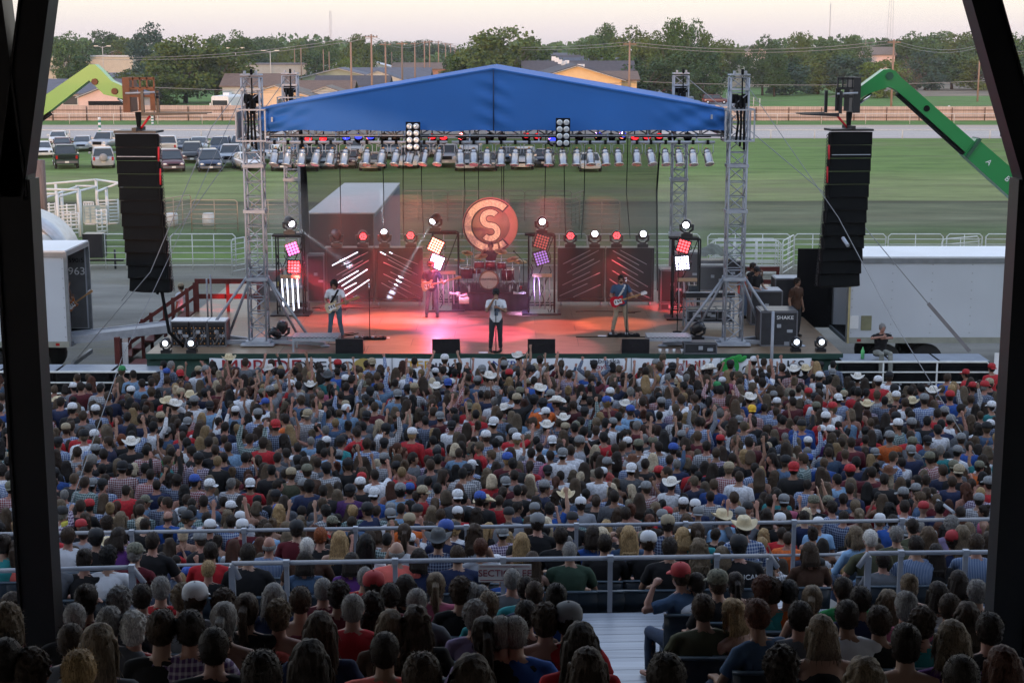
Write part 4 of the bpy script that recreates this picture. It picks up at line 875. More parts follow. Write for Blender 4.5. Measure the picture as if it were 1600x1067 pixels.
def light_tower(u, vb, h, label, lit):
    p = S(u, vb); t = local(thing('light_tower', label, 'light tower', tuple(p), 0, 'black lighting towers standing on the deck')); w_ = .42; f = MB()
    for sx_ in (-1,1):
        for sy_ in (-1,1): f.tube((sx_*w_,sy_*.25,.02),(sx_*w_,sy_*.25,h),.028,n=6)
        for zz in (.25,h*.35,h*.65,h): f.tube((sx_*w_,-.25,zz),(sx_*w_,.25,zz),.02,n=5)
    for zz in (.3,h): f.tube((-w_,-.25,zz),(w_,-.25,zz),.024,n=6); f.tube((-w_,.25,zz),(w_,.25,zz),.024,n=6)
    f.tube((-w_,.25,.3),(w_,.25,h),.018,n=5); part('frame', f, M_BLACK, t)
    part('base_plate', MB().box((0,0,.03),(1.25,.95,.05)), M_BLACKG, t); part('top_plank', MB().box((.02,-.29,1.28),(.62,.1,.10)), mat('plank_tan',(.42,.30,.18),.8), t)
    ex = MB()
    for k in range(14): a = Vector((rnd.uniform(-.45,.3),rnd.uniform(-.2,.2),rnd.uniform(.1,h*.9))); ex.path([a,a+Vector((.06,.05,-.18)),a+Vector((-.04,.0,-.38))],.014,4)
    part('cable', ex, M_BLACK, t)
    for i in range(4): part('light_tube', MB().tube((-.25+i*.165,-.30,1.2-.0*i),(-.22+i*.165,-.30,.15+.18*abs(i-1.7)*.4),.022,n=6), (emis('tube_lit',(.80,.85,1),2.5) if lit else mat('tube_unlit',(.40,.38,.42),.35)), t)
    part('top_plate', MB().box((-.1,0,h+.03),(.9,.5,.05)), M_BLACK, t)
    return p
LH = 2.55
TW = [(456,491,'leftmost black lighting tower with lit white tubes',True),(697,484,'black lighting tower behind the bass player',False),(846,489,'black lighting tower right of the drum riser',False),(1070,497,'rightmost black lighting tower near the mixing desk',False)]
TP = [light_tower(u, v, LH, l, k) for u, v, l, k in TW]
HEADS = []
for (tp, aim, lb, em) in ((TP[0],(.55,-.75,-.35),'moving head lamp on top of the leftmost tower, beam pointing right',E_W),(TP[1],(-.55,-.75,-.5),'moving head lamp above the bass player, beam pointing down left',E_W),(TP[2],(.1,-1,-.05),'moving head lamp on top of the tower right of the drums',E_W),(TP[3],(-.25,-1,-.05),'moving head lamp on top of the rightmost tower',E_W)):
    HEADS.append(moving_head(tp+Vector(((-.33 if tp is TP[1] else 0),0,LH+.06)), aim, em, lb))
def onY(u, v, y): return PY(u, v, y)
for (i, u, v, em, n, tl, lb) in ((0,457,389,E_M,4,-.35,'magenta square led lamp, upper one on the leftmost tower'),(0,459,417,E_R,4,.02,'red square led lamp, lower one on the leftmost tower'),(1,681,384,E_RO,5,.45,'hot red tilted led lamp above the bass player'),(1,682,409,E_V,5,.4,'glaring violet white led lamp behind the head of the bass player'),
    (2,846,378,E_D,5,.3,'dim copper coloured led lamp on the tower right of the drums'),(2,846,403,E_DV,5,-.3,'dim violet led lamp on the tower right of the drums'),(3,1068,385,E_R,4,.3,'red led lamp on the rightmost tower'),(3,1066,411,emis('led_coldwhite',(.75,.72,1),6),5,-.1,'white violet led lamp on the rightmost tower')):
    led_panel(onY(u, v, TP[i].y-.42), em, lb, n, tl, .50 if n == 5 else .44)
def tube_rack(u0, u1, lean, litset, label):
    a = S(u0,476); b_ = S(u1,476); W = b_.x-a.x; H = 1.78; c = (a+b_)/2; c.y = a.y
    t = local(thing('light_tube_rack', label, 'light rack', tuple(c), 0, 'black racks of slanted light tubes')); f = MB(); z0 = .14
    f.box((0,0,z0+.03),(W,.5,.07)); f.box((0,0,z0+H),(W,.5,.07))
    for s in (-1,1): f.box((s*(W/2-.03),-.2,z0+H/2),(.06,.06,H)); f.box((s*(W/2-.03),.2,z0+H/2),(.06,.06,H))
    part('frame', f, M_BLACKG, t); part('backing', MB().box((0,.1,z0+H/2),(W-.12,.04,H-.08)), mat('rack_backing_cloth',(.02,.016,.022),.85,0,.3,2), t)
    for sx_ in (-1,1):
        for sy_ in (-1,1): part('caster', MB().lathe([(.06,-.02),(.06,.02)], (sx_*(W/2-.12),sy_*.2,.06), 10, Matrix.Rotation(math.pi/2,3,'Y')).box((sx_*(W/2-.12),sy_*.2,.13),(.05,.05,.06)), M_ALU, t)
    for i, (ua, va, ub, vb) in enumerate(litset[0]):
        p_, q_ = PY(ua,va,c.y-.17)-c, PY(ub,vb,c.y-.17)-c; lit = i in litset[1]; part('light_tube', MB().tube(p_, q_, .017 if lit else .014,n=6), emis('tube_lit',(.80,.85,1),2.5) if lit else mat('tube_unlit',(.55,.50,.55),.35), t)
    return t, c, z0+H+.035
TA = [(519,415,559,394),(524,444,560,423),(534,447,574,421),(538,452,557,442),(540,462,577,437),(533,415.5,575,394),(526,430,567,407),(535,431,576,407)]
TB = [(594,393.6,603,398.5),(608,394,613,396.3),(604,398.8,643,420),(613,396.5,653,413),(606,405,653,430),(599,410,643,430),(610,425,658,449),(599,428,642,449),(607,439,657,466),(596,442,637,465)]
TC = [(879.6,412.7,922.3,391.3),(893,413.7,935.6,391.3),(885.8,426.5,928.2,404.8),(894.7,429.6,937.4,407.3),(878.7,445.6,922,424.8),(893.8,446.1,937.4,426.2),(874.2,462.5,917.8,443.1),(895.6,464.3,938.3,444.7)]
TD = [(957.5,391.8,998.5,414.4),(969.5,391.3,1010.4,413.2),(965,402.5,1005.6,426.5),(956.1,406.6,996.7,430.1),(972.1,424.4,1012.2,448.3),(957,423,997.4,447.9),(952.6,436.3,991.7,462.5),(974,446.1,1014.8,465.7)]
racks = [tube_rack(510,585,1,(TA,{0,1,2,3,4}),'tube rack with lit white bars behind the left guitarist'), tube_rack(587,661,-1,(TB,{0,1}),'tube rack with bars falling to the right, left of the bass player'), tube_rack(871,944,1,(TC,()),'unlit tube rack with bars rising to the right, right of the drums'), tube_rack(946,1020,-1,(TD,()),'unlit tube rack behind the right guitarist')]
hy = racks[0][1].y; hz = SZ+racks[0][2]
for (u, em, aim, lb, ring) in ((526,E_OFF,(-.2,-.6,.6),'unlit moving head lamp, leftmost on the tube racks',False),(567,E_R,(.15,-1,-.2),'red ring moving head lamp above the left guitarist',True),(601,E_W,(-.05,-.75,.8),'moving head lamp with a white beam pointing up',False),(642,E_R,(0,-1,0),'red ring moving head lamp left of the bass player',True),
    (891,E_R,(0,-1,-.05),'red ring moving head lamp, first right of the drums',True),(929,E_W,(0,-1,.35),'white moving head lamp, second right of the drums',False),(963,E_R,(0,-1,0),'red ring moving head lamp above the right guitarist',True),(1004,E_W,(.05,-1,.35),'white moving head lamp at the right end of the racks',False)):
    x = PY(u, 380, hy).x; HEADS.append(moving_head((x, hy, hz), aim, em, lb, 1.0, ring=ring))
for (u, v, lb) in ((260,551,'moving head lamp at the left stage corner, first of two'),(300,551,'moving head lamp at the left stage corner, second of two'),(1243,549,'moving head lamp at the right stage corner, first of two'),(1282,549,'moving head lamp at the right stage corner, second of two')):
    moving_head(S(u, v), (.02,-1,-.12), emis('lens_cold',(.75,.85,1),4), lb, .78)

# spots at the lit fixtures; emblem and rack spots have no fixture
def spot(p, target, col, e, size, name, blend=.5, rad=.06):
    l = D.lights.new(name, 'SPOT'); l.energy = e; l.color = col; l.spot_size = R(size); l.spot_blend = blend; l.shadow_soft_size = rad
    o = D.objects.new(name, l); COL.objects.link(o); o.location = p; o.rotation_euler = (Vector(target)-Vector(p)).to_track_quat('-Z','Y').to_euler(); return o
RED = (1,.05,.06); WARM = (1,.24,.13); MAG = (1,.10,.25); VIO = (.6,.35,1); WHT = (.8,.88,1)
K = 3.0
zl = zt1-.1
for (u, v, col, e, sz) in ((610,500,WARM,1500,34),(520,500,(1,.12,.08),1100,26),(700,500,RED,2200,24),(770,520,MAG,2200,24),(870,510,(1,.15,.12),1500,26),(960,505,WARM,1300,26),(640,540,(1,.2,.1),1400,26),(850,540,(1,.25,.3),1000,26),(480,520,(1,.16,.12),600,26),(560,470,RED,900,20),(1010,500,WARM,800,20)):
    tg = S(u, v); spot((tg.x*.8, 50.0, zl), tg, col, e*K, sz, 'roof_wash_light')
for (u, v, col, e, sz, tg) in ((459,417,RED,1500,30,S(520,478)),(457,389,MAG,600,40,S(560,500)),(681,384,RED,900,50,S(640,500)),(682,409,(1,.3,.75),260,80,S(690,505)),(1068,385,RED,700,40,S(1045,480)),(846,403,VIO,900,24,S(820,490))):
    spot(onY(u, v, TP[0].y-.7), tg, col, e*K, sz, 'led_panel_light', 1.0, .25)
spot(onY(463,420,TP[0].y-.75), onY(560,478,48.4), RED, 9000, 15, 'led_beam_light', 1., .1); spot(onY(680,405,TP[1].y-.7), S(684,500), (.9,.3,.85), 220, 150, 'led_glow_light', 1., .1); spot(onY(683,386,TP[1].y-.7), S(650,500), RED, 300, 150, 'led_glow_light', 1., .1)
spot(onY(455,415,48.5), S(330,481), RED, 700*K, 16, 'led_panel_light', .8)
for hp, tg, col, e, sz in ((HEADS[0],onY(545,414,hy+.1),WHT,12000,5),(HEADS[1],onY(610,462,hy+.1),WHT,15000,4.5),(HEADS[6],onY(597,326,hy-.3),WHT,5000,6)):
    if e: spot(hp, tg, col, e*K, sz, 'moving_head_light', 1., .03)
spot((PY(800,300,50).x,50.2,zl), pc, (1,.22,.22), 200*K, 30, 'emblem_light', .8); spot((-1,52.5,SZ+.4), pc, (1,.15,.2), 90*K, 60, 'emblem_light', .8)
spot((-4.2,hy+.0,SZ+1.0), (-4.6,hy+.1,SZ+1.0), RED, 0, 50, 'rack_light')
spot((3.4,hy-.9,SZ+2.0), (3.3,hy+.1,SZ+.8), RED, 60*K, 60, 'rack_light', .9); spot((-4.6,hy-.9,SZ+2.1), (-4.4,hy+.1,SZ+1.2), RED, 60*K, 50, 'rack_light', .9)

# ------------------------------------------------------------------ drums, stands, monitors and gear on the deck
p = S(766,486); RW = 120/PXM(p.y,480)
ris = thing('drum_riser', 'low platform covered in dark cloth carrying the drum kit', 'platform', tuple(p))
MCL = mat('riser_cloth', (.05,.035,.04), .8, 0, .2, 2); rb_ = MB(); n = 60
rb_.rings([[(p.x-RW/2+RW*i/n,p.y+.02*math.sin(i*1.1),SZ+.01),(p.x-RW/2+RW*i/n,p.y+.005*math.sin(i*1.1),SZ+.58),(p.x-RW/2+RW*i/n,p.y+2.2,SZ+.58),(p.x-RW/2+RW*i/n,p.y+2.2,SZ+.01)] for i in range(n+1)])
part('cloth_cover', rb_, MCL, ris); part('top_board', MB().box2((p.x-RW/2-.02,p.y-.02,SZ+.585),(p.x+RW/2+.02,p.y+2.22,SZ+.62)), mat('riser_carpet',(.05,.03,.03),.95,0,.3,6), ris)
RZ = SZ+.62; ky = p.y+.75; kx = p.x-.05
MDR = mat('drum_shell_red', (.16,.015,.02), .25, .3, .1, 4); MHD = mat('drum_head', (.62,.55,.45), .5, 0, .05, 5); MCY = mat('cymbal_bronze', (.45,.26,.10), .28, .9, .15, 8)
kit = thing('drum_kit', 'red drum kit with cymbals and a cream bass drum head', 'drum kit', (kx,ky,RZ))
RXm = Matrix.Rotation(math.pi/2,3,'X')
part('bass_drum', MB().lathe([(.30,-.25),(.315,-.22),(.315,.22),(.30,.25)], (kx,ky,RZ+.33), 28, RXm), MDR, kit)
bh = part('bass_drum_head', MB().lathe([(.29,0),(.29,.012)], (kx,ky-.25,RZ+.33), 28, RXm), MHD, kit); part('drum_hoop', MB().lathe([(.285,.255),(.325,.25),(.325,.285),(.285,.285),(.285,.255)], (kx,ky,RZ+.33), 28, RXm, True, False), mat('hoop_wood',(.25,.12,.06),.4), kit)
part('lettering', text_facing('COLE SWINDELL', .085, (kx,ky-.275,RZ+.36), .003, .9), MBL, bh); 
for (dx, dy, dz, r_, h, tilt) in ((-.32,-.05,.80,.17,.20,.25),(.05,-.08,.83,.17,.20,.2),(-.75,.25,.50,.21,.34,0),(.62,.25,.45,.22,.38,0),(-.45,.45,.55,.18,.16,0),(.42,-.02,.78,.15,.2,.2)):
    M = Matrix.Rotation(-tilt,3,'X'); c = Vector((kx+dx,ky+dy,RZ+dz)); d = part('tom_drum', MB().lathe([(r_,-h/2),(r_,h/2)], c, 20, M), MDR, kit)
    part('drumhead', MB().lathe([(r_*.99,h/2+.002),(r_*.9,h/2+.012)], c, 20, M), MHD, d); part('rim', MB().lathe([(r_*1.04,h/2-.02),(r_*1.05,h/2+.02),(r_*.98,h/2+.02)], c, 20, M, True, False), M_CHROME, d)
    for a in range(3): part('drum_leg', MB().tube(c+Vector((r_*math.cos(a*2.1),r_*math.sin(a*2.1),-h/2+.05)), (c.x+r_*1.2*math.cos(a*2.1), c.y+r_*1.2*math.sin(a*2.1), RZ), .011, n=5), M_CHROME, kit)
for (dx, dy, dz, r_, tx, ty) in ((-.72,.1,1.20,.20,.3,.2),(-.28,.35,1.05,.24,.25,-.15),(.40,.35,1.22,.22,.3,.1),(.78,.05,1.0,.22,.25,-.25),(1.02,.35,.88,.24,.2,.1),(-.98,.35,.92,.19,.1,.1)):
    c = Vector((kx+dx,ky+dy,RZ+dz)); M = Matrix.Rotation(tx,3,'X') @ Matrix.Rotation(ty,3,'Y')
    part('cymbal', MB().lathe([(r_,-.012),(r_*.5,.004),(.045,.012),(.04,.035),(.01,.045)], c, 24, M), MCY, kit)
    st_ = MB().tube((c.x,c.y,RZ+.2), c, .012, n=6)
    for a in range(3): st_.tube((c.x,c.y,RZ+.3),(c.x+.25*math.cos(a*2.1+.5),c.y+.25*math.sin(a*2.1+.5),RZ),.011,n=5)
    part('cymbal_stand', st_, M_CHROME, kit)
solo('microphone_boom', MB().path([(kx+1.15,ky+.1,RZ),(kx+1.15,ky+.1,RZ+.9),(kx+.85,ky-.1,RZ+1.25)],.013,5).sphere((kx+.83,ky-.1,RZ+1.27),.03), M_BLACK, 'black boom stand at the right of the drum kit', 'microphone stand')
MTOW = mat('towel_white', (.72,.70,.68), .9, 0, .05, 8)
for i, (u, v, w_) in enumerate(((711,461,.34),(722,464,.36),(725,469,.32),(812,460,.42))):
    c = PZ(u, v, RZ); b = MB(); 
    b.rings([[(c.x-w_/2+w_*k/8, c.y-.03+.02*math.sin(k), RZ+.01+(.0 if i != 2 else -.12)),(c.x-w_/2+w_*k/8, c.y-.05, RZ+.05+.02*math.sin(k*2)),(c.x-w_/2+w_*k/8, c.y+.18, RZ+.06+.02*math.cos(k)),(c.x-w_/2+w_*k/8, c.y+.18, RZ+.01)] for k in range(9)])
    solo('towel', b, MTOW, 'white towel on the drum riser, '+['farthest left','second from the left','hanging over the front edge','right of the bass drum'][i], 'towel', 'towels on the riser')
c = PZ(814,452,RZ); solo('plastic_cup', MB().lathe([(.03,0),(.045,.12),(.038,.12)], c, 12), mat('cup_red',(.5,.02,.03),.4), 'red plastic cup on the right of the drum riser', 'cup')
for i, (u, lb) in enumerate(((797,'water bottle just right of the bass drum'),(809,'water bottle by the red cup'),(733,'water bottle left of the bass drum'))):
    c = PZ(u,456,RZ); solo('water_bottle', MB().lathe([(.035,0),(.036,.15),(.015,.2),(.014,.23)], c, 10), mat('bottle_clear',(.45,.5,.52),.1), lb, 'bottle')
# wedges
def wedge(u, v, label, w_=.78):
    c = S(u, v); b = MB(); b.prism([(c.x-w_/2,c.y,SZ),(c.x-w_/2,c.y+.5,SZ),(c.x-w_/2,c.y+.42,SZ+.14),(c.x-w_/2,c.y+.05,SZ+.42),(c.x-w_/2,c.y,SZ+.42)],(w_,0,0))
    t = solo('monitor_wedge', b, M_BLACKG, label, 'speaker', 'black monitor wedges along the stage edge'); part('handle', MB().box((c.x,c.y-.006,SZ+.25),(.16,.01,.06)), M_RUB, t)
for u, l in ((546,'monitor wedge beside the left metal step'),(697,'monitor wedge left of the singer'),(846,'monitor wedge right of the singer'),(993,'monitor wedge in front of the right guitarist')): wedge(u, 552.5, 'black '+l)
def checker(): 
    m = D.materials.new('tread_plate'); m.use_nodes = True; t, b = nodes_of(m); b.inputs['Metallic'].default_value = .5; b.inputs['Roughness'].default_value = .4
    N = t.nodes.new; tcn = N('ShaderNodeTexCoord'); ck = N('ShaderNodeTexChecker'); ck.inputs['Scale'].default_value = 16; ck.inputs[1].default_value = (.40,.42,.46,1); ck.inputs[2].default_value = (.16,.17,.20,1); t.links.new(tcn.outputs['Object'], ck.inputs['Vector']); t.links.new(ck.outputs[0], b.inputs['Base Color']); return m
MTR = checker()
def step(u0, u1, vf, label):
    a = S(u0, vf); b_ = S(u1, vf); W = b_.x-a.x; t = local(thing('metal_step', label, 'metal platform', ((a.x+b_.x)/2,a.y,SZ), 0, 'tread plate platforms at the stage edge'))
    part('tread', MB().box((0,.35,.43),(W,.7,.04)), MTR, t); part('frame', MB().box((0,.0,.37),(W,.04,.07)).box((0,.7,.37),(W,.04,.07)), M_ALU, t)
    for s in (-1,1):
        for yy in (0,.7): part('leg', MB().box((s*(W/2-.03),yy,.19),(.05,.05,.36)), M_ALU, t)
step(457, 529, 551, 'tread plate platform below the left guitarist'); step(1011, 1080, 551, 'tread plate platform right of the right monitor wedge')
def mic_stand(u, v, h, label, boom=None, base=True):
    c = S(u, v); t = thing('microphone_stand', label, 'microphone stand', tuple(c), group='microphone stands on the deck')
    part('base', MB().lathe([(.14,0),(.14,.02),(.03,.04)], c, 16), M_BLACK, t); part('pole', MB().tube(c, c+Vector((0,0,h)), .014, .010, 8), M_BLACK, t)
    if boom: part('boom', MB().tube(c+Vector((0,0,h)), c+Vector(boom)+Vector((0,0,h)), .009, n=6), M_BLACK, t)
    e = c+Vector((0,0,h))+(Vector(boom) if boom else Vector((0,0,0))); part('microphone', MB().path([e, e+Vector((0,.03,.12))],[.014,.02],8).sphere(e+Vector((0,.04,.15)),.03,10,6), M_CHROME, t)
mic_stand(578, 530, 1.5, 'microphone stand on the deck right of the left guitarist'); mic_stand(1058, 519, 1.95, 'tall thin stand left of the mixing desk', base=True)
def pedal(u, v, w_, label):
    c = S(u, v); t = thing('pedal_board', label, 'pedal board', tuple(c)); part('board', MB().box(c+Vector((0,.12,.03)),(w_,.3,.05)), M_BLACK, t)
    for i in range(6): part('pedal', MB().box(c+Vector((-w_/2+.08+i*(w_-.16)/5,.12,.075)),(.08,.14,.04)), [M_ALU,M_CHROME,M_BLACKG][i % 3], t)
pedal(578, 531, .95, 'pedal board at the foot of the left microphone stand'); pedal(975, 526, .95, 'pedal board at the feet of the right guitarist')
for u, v, l in ((602,528,'pale set list sheet right of the left microphone stand'),(941,525,'pale set list sheet left of the right guitarist'),(755,551,'pale paper at the edge before the singer')):
    c = S(u, v); solo('paper_sheet', MB().box(c+Vector((0,0,.006)),(.26,.18,.006)), M_WHITE, l, 'paper')
for i, u in enumerate((1032,1043,1054,1067,1075)):
    c = S(u, 554); c.y = SY0+.08; solo('plastic_cup', MB().lathe([(.032,0),(.045,.13),(.038,.13)], c, 12), mat('cup_clear',(.6,.62,.65),.25), f'clear plastic cup on the stage edge, {ordn(i+1)} of five from the left', 'cup', 'clear cups on the stage edge')
for i in range(9):
    a = S(rnd.choice((455,500,560,640,900,1000,1040,1080)), rnd.uniform(480,548)); P = [a+Vector((0,0,.012))]
    for k in range(6): P.append(P[-1]+Vector((rnd.uniform(-.6,.9),rnd.uniform(-.3,.3),0)))
    solo('stage_cable', MB().path(P,.013,5), M_BLACK, 'black cable lying loose on the deck', 'cable', 'loose cables on the deck')
for (u0, u1, v) in ((455,600,529.5),(900,1085,527)):
    a, b_ = S(u0,v), S(u1,v); solo('stage_cable', MB().tube(a+Vector((0,0,.012)), b_+Vector((0,0,.012)),.014,n=5), M_BLACK, f'straight black cable across the {"left" if u0 < 700 else "right"} front of the deck', 'cable')
def case(name, c, size, label, top=None, rz=0., catg='road case', m=M_CASE):
    t = local(thing(name, label, catg, tuple(c), rz)); w_, d, h = size
    part('box', MB().box((0,0,h/2),(w_,d,h)), m, t); e = MB()
    for sx_ in (-1,1):
        for sy_ in (-1,1): e.box((sx_*w_/2,sy_*d/2,h/2),(.035,.035,h+.01))
        e.box((sx_*w_/2,0,h),(.035,d,.035)); e.box((sx_*w_/2,0,.02),(.035,d,.035))
    for sy_ in (-1,1): e.box((0,sy_*d/2,h),(w_,.035,.035)); e.box((0,sy_*d/2,.02),(w_,.035,.035))
    part('edging', e, mat('case_edging',(.20,.21,.24),.4,.6,0), t)
    part('lid', MB().box((0,0,h+.022),(w_*.98,d*.98,.03)), top or M_CASE, t); part('latch', MB().box((0,-d/2-.02,h*.6),(.12,.03,.1)), M_ALU, t); part('handle', MB().box((w_*.3,-d/2-.02,h*.45),(.16,.03,.08)), M_ALU, t)
    return t
MGREYTOP = mat('case_top_grey', (.23,.26,.31), .45, 0, .1, 3)
# amplifier racks left front
for i, u in enumerate((281,309,338)):
    c = S(u, 543); c.y += .1; t = case('amplifier_rack', c+Vector((0,.35,0)), (.52,.62,.72), f'open amplifier rack full of cables, {ordn(i+1)} of three from the left', top=M_WHITE, catg='amplifier rack'); 
    fb = MB(); pn = MB()
    for k in range(4): fb.box((0,-.325,.12+k*.15),(.44,.02,.12)); 
    for k in range(16): pn.box((-.18+.12*(k % 4),-.34,.10+.15*(k//4)),(.03,.02,.03))
    part('amplifier', fb, M_BLACKG, t); part('connectors', pn, mat('connector_orange',(.45,.22,.07),.4), t)
    cb = MB()
    for k in range(9): x_ = rnd.uniform(-.15,.2); z_ = rnd.uniform(.2,.6); cb.path([(x_,-.34,z_),(x_+.05,-.40,z_-.1),(x_-.04,-.38,z_-.24)],.012,4)
    part('cable', cb, mat('cable_grey',(.15,.15,.16),.5), t)
# left side: bin, cabinets
c = S(424,470); tb = case('waste_bin', c, (.75,.6,1.05), 'grey bin with a white and yellow sticker left of the leftmost lighting tower', catg='bin', m=mat('bin_grey',(.06,.065,.07),.6)); part('sticker', MB().box((.12,-.31,.55),(.22,.01,.3)), M_WHITE, tb); part('sticker', MB().box((.30,-.31,.55),(.10,.01,.3)), mat('sticker_yellow',(.6,.55,.1),.5), tb)
case('equipment_case', S(472,487), (.45,.4,.3), 'small black box at the foot of the leftmost lighting tower'); case('equipment_case', S(493,474)+Vector((0,.5,0)), (.55,.5,1.6), 'tall dark cabinet behind the leftmost lighting tower', m=M_BLACK)
# folded lamps at the left tower foot
moving_head(S(441,532), (.3,-.2,1), E_OFF, 'unlit black lamp beside the left tower foot'); moving_head(S(430,536), (-.6,-.5,.6), E_OFF, 'unlit black lamp turned away at the left tower foot', .8)
# right side
case('speaker_cabinet', S(1048,473), (.75,.8,1.15), 'tall black cabinet between the right tube rack and the tower', m=M_BLACK); case('speaker_cabinet', S(1078,462)+Vector((0,1.5,0)), (.9,.9,1.35), 'black cabinet behind the rightmost lighting tower', m=M_BLACK)
case('road_case', S(1112,453)+Vector((0,.2,0)), (1.0,.7,.85), 'black road case with bright corners behind the mixing desk'); case('equipment_case', S(1046,484), (.6,.3,.22), 'low black case on the deck left of the right tower'); case('road_case', S(1130,447)+Vector((0,1.4,0)), (1.6,.8,.75), 'low black case under the tarpaulin')
tp_ = S(1120,447)+Vector((0,1.4,.78)); b = MB(); n = 26; vs = []
for j in range(n+1):
    for i in range(n+1):
        x = (i/n-.5)*1.7; y = (j/n-.5)*1.0; h = .62*max(0,1-abs(x)/.8)**.6*max(0,1-abs(y)/.55)**.35+.03*math.sin(i*1.4+j*.8); vs.append((tp_.x+x, tp_.y+y, tp_.z+h))
b.add(vs, [(j*(n+1)+i, j*(n+1)+i+1, (j+1)*(n+1)+i+1, (j+1)*(n+1)+i) for j in range(n) for i in range(n)], True); solo('tarpaulin', b, mat('tarp_green_grey',(.13,.15,.12),.8,0,.15,3), 'grey green tarpaulin draped over gear behind the right tower', 'tarpaulin')
# mixing desk
c = S(1108,515); dk = local(thing('mixing_desk', 'sound mixing desk on a metal cart beside the front right tower', 'mixing desk', (c.x,c.y+.3,SZ)))
fr_ = MB()
for sx_ in (-.72,.72):
    for sy_ in (-.4,.4): fr_.box((sx_,sy_,.45),(.05,.05,.9))
    fr_.box((sx_,0,.25),(.04,.8,.04)); fr_.box((sx_,0,.9),(.04,.8,.04))
for sy_ in (-.4,.4): fr_.box((0,sy_,.25),(1.44,.04,.04)); fr_.box((0,sy_,.9),(1.44,.04,.05)); fr_.box((0,sy_,.60),(1.44,.04,.04))
part('cart', fr_, M_ALU2, dk); part('lower_shelf', MB().box((0,0,.28),(1.4,.76,.03)), M_BLACK, dk)
Mt = Matrix.Rotation(-.16,3,'X'); part('console', MB().box((0,0,1.02),(1.5,.85,.14),Mt), M_BLACKG, dk); kb = MB()
for i in range(22):
    for j in range(7): kb.box(Vector((-.68+i*.065,0,1.02))+Mt @ Vector((0,-.34+j*.105,.085)),(.028,.05,.03))
part('faders', kb, mat('fader_pale',(.55,.58,.62),.4), dk); part('screen', MB().box((-.45,.2,1.2),(.3,.05,.2)), M_GLASSD, dk); part('notes', MB().box((.35,.1,1.14),(.5,.34,.01),Mt), M_WHITE, dk)
for i in range(3): case('equipment_case', (c.x-.45+.45*i,c.y+.3,SZ+.3), (.38,.5,.28), 'black unit on the lower shelf of the mixing cart, '+['left','middle','right'][i])
moving_head(S(1090,532), (.6,-.3,.5), E_OFF, 'unlit black lamp in front of the mixing cart')
case('equipment_case', S(1093,551), (.9,.45,.30), 'low case beside the right tread plate platform')
case('road_case', S(1197,508)+Vector((0,.4,0)), (.95,.8,1.05), 'grey black desk case with a paper on its side, right of the right tower', top=MGREYTOP); part('notice', MB().box(S(1200,494)+Vector((.05,-.02,.35)),(.34,.01,.24)), M_WHITE, None)
D.objects['notice'].name = 'paper_notice'; tag(D.objects['paper_notice'], 'white notice stuck on the case right of the right tower', 'notice')
sc_ = case('road_case', S(1216,541)+Vector((0,.45,0)), (1.05,.9,1.0), 'black road case lettered SHAKE at the right stage corner'); part('lettering', text_facing('SHAKE', .15, (.17,-.472,.84), .003, 1.1), M_WHITE, local(sc_))
case('road_case', S(1245,492)+Vector((0,.8,0)), (1.3,.8,1.1), 'large black case behind the man in the brown tee', top=MGREYTOP)
solo('metal_post', MB().tube(Vector((S(1210,560).x,SY0-.2,.0)),Vector((S(1210,560).x,SY0-.2,SZ+1.25)),.045,n=8), M_ALU2, 'grey metal post standing before the case lettered SHAKE', 'post')
# big side speakers on left and right wing edges
case('folding_ladder', S(1284,480)+Vector((.2,.6,0)), (.35,.6,1.2), 'stack of grey folding frames at the right wing edge', m=M_ALU2, catg='folded frames')

# ------------------------------------------------------------------ red stairs, ramp
MREDW = mat('painted_wood_red', (.10,.018,.015), .7, 0, .2, 3)
def stairs(x0, x1, y, label, sgn):
    t = thing('stage_stairs', label, 'stairs', (x0,y,0)); n = 6
    for i in range(n): 
        xa_ = x0+(x1-x0)*i/n; xb_ = x0+(x1-x0)*(i+1)/n; part('tread', MB().box2((xa_,y-.6,SZ*(i+1)/n-.05),(xb_,y+.6,SZ*(i+1)/n)), MREDW, t); part('riser', MB().box2((xa_-.02,y-.58,SZ*i/n),(xa_+.02,y+.58,SZ*(i+1)/n-.055)), MREDW, t)
    for yy in (y-.62,y+.62):
        part('handrail', MB().beam((x0,yy,.85),(x1,yy,SZ+.85),.05,.11,(0,0,1)), MREDW, t); part('handrail', MB().beam((x0,yy,.45),(x1,yy,SZ+.45),.05,.09,(0,0,1)), MREDW, t)
        for i in range(4): xx = x0+(x1-x0)*i/3; part('baluster', MB().box2((xx-.05,yy-.05,0),(xx+.05,yy+.05,.95+SZ*i/3)), MREDW, t)
    return t
yl = 50.2
tL = stairs(-12.6,-10.4,yl,'dark red wooden stairs climbing to the left side of the stage',1)
b = MB()
for zz in (SZ+.5,SZ+1.0): b.box2((-10.38,yl+.55,zz-.08),(-8.2,yl+.62,zz+.08))
for xx in (-10.3,-9.3,-8.3): b.box2((xx-.05,yl+.5,SZ+.0),(xx+.05,yl+.549,SZ+1.05))
solo('red_railing', b, MREDW, 'dark red wooden railing along the deck left of the stairs top', 'railing')
b = MB()
for zz in (SZ+.5,SZ+.95): b.box2((7.9,54.,zz-.08),(9.3,54.06,zz+.08))
for xx in (7.95,8.6,9.25): b.box2((xx-.05,54.062,SZ),(xx+.05,54.12,SZ+1.0))
solo('red_railing', b, MREDW, 'dark red wooden railing at the right back of the stage', 'railing')
b = MB(); a = PZ(228,560,.0); 
rp_ = thing('red_crate_step', 'dark red wooden block with white panels in front of the left stairs', 'wooden block', (-11.0,46.0,0)); part('block', MB().box2((-11.4,45.6,0),(-10.5,46.6,.75)), MREDW, rp_); part('post', MB().box2((-11.75,45.5,0),(-11.6,45.65,1.6)), MREDW, rp_)
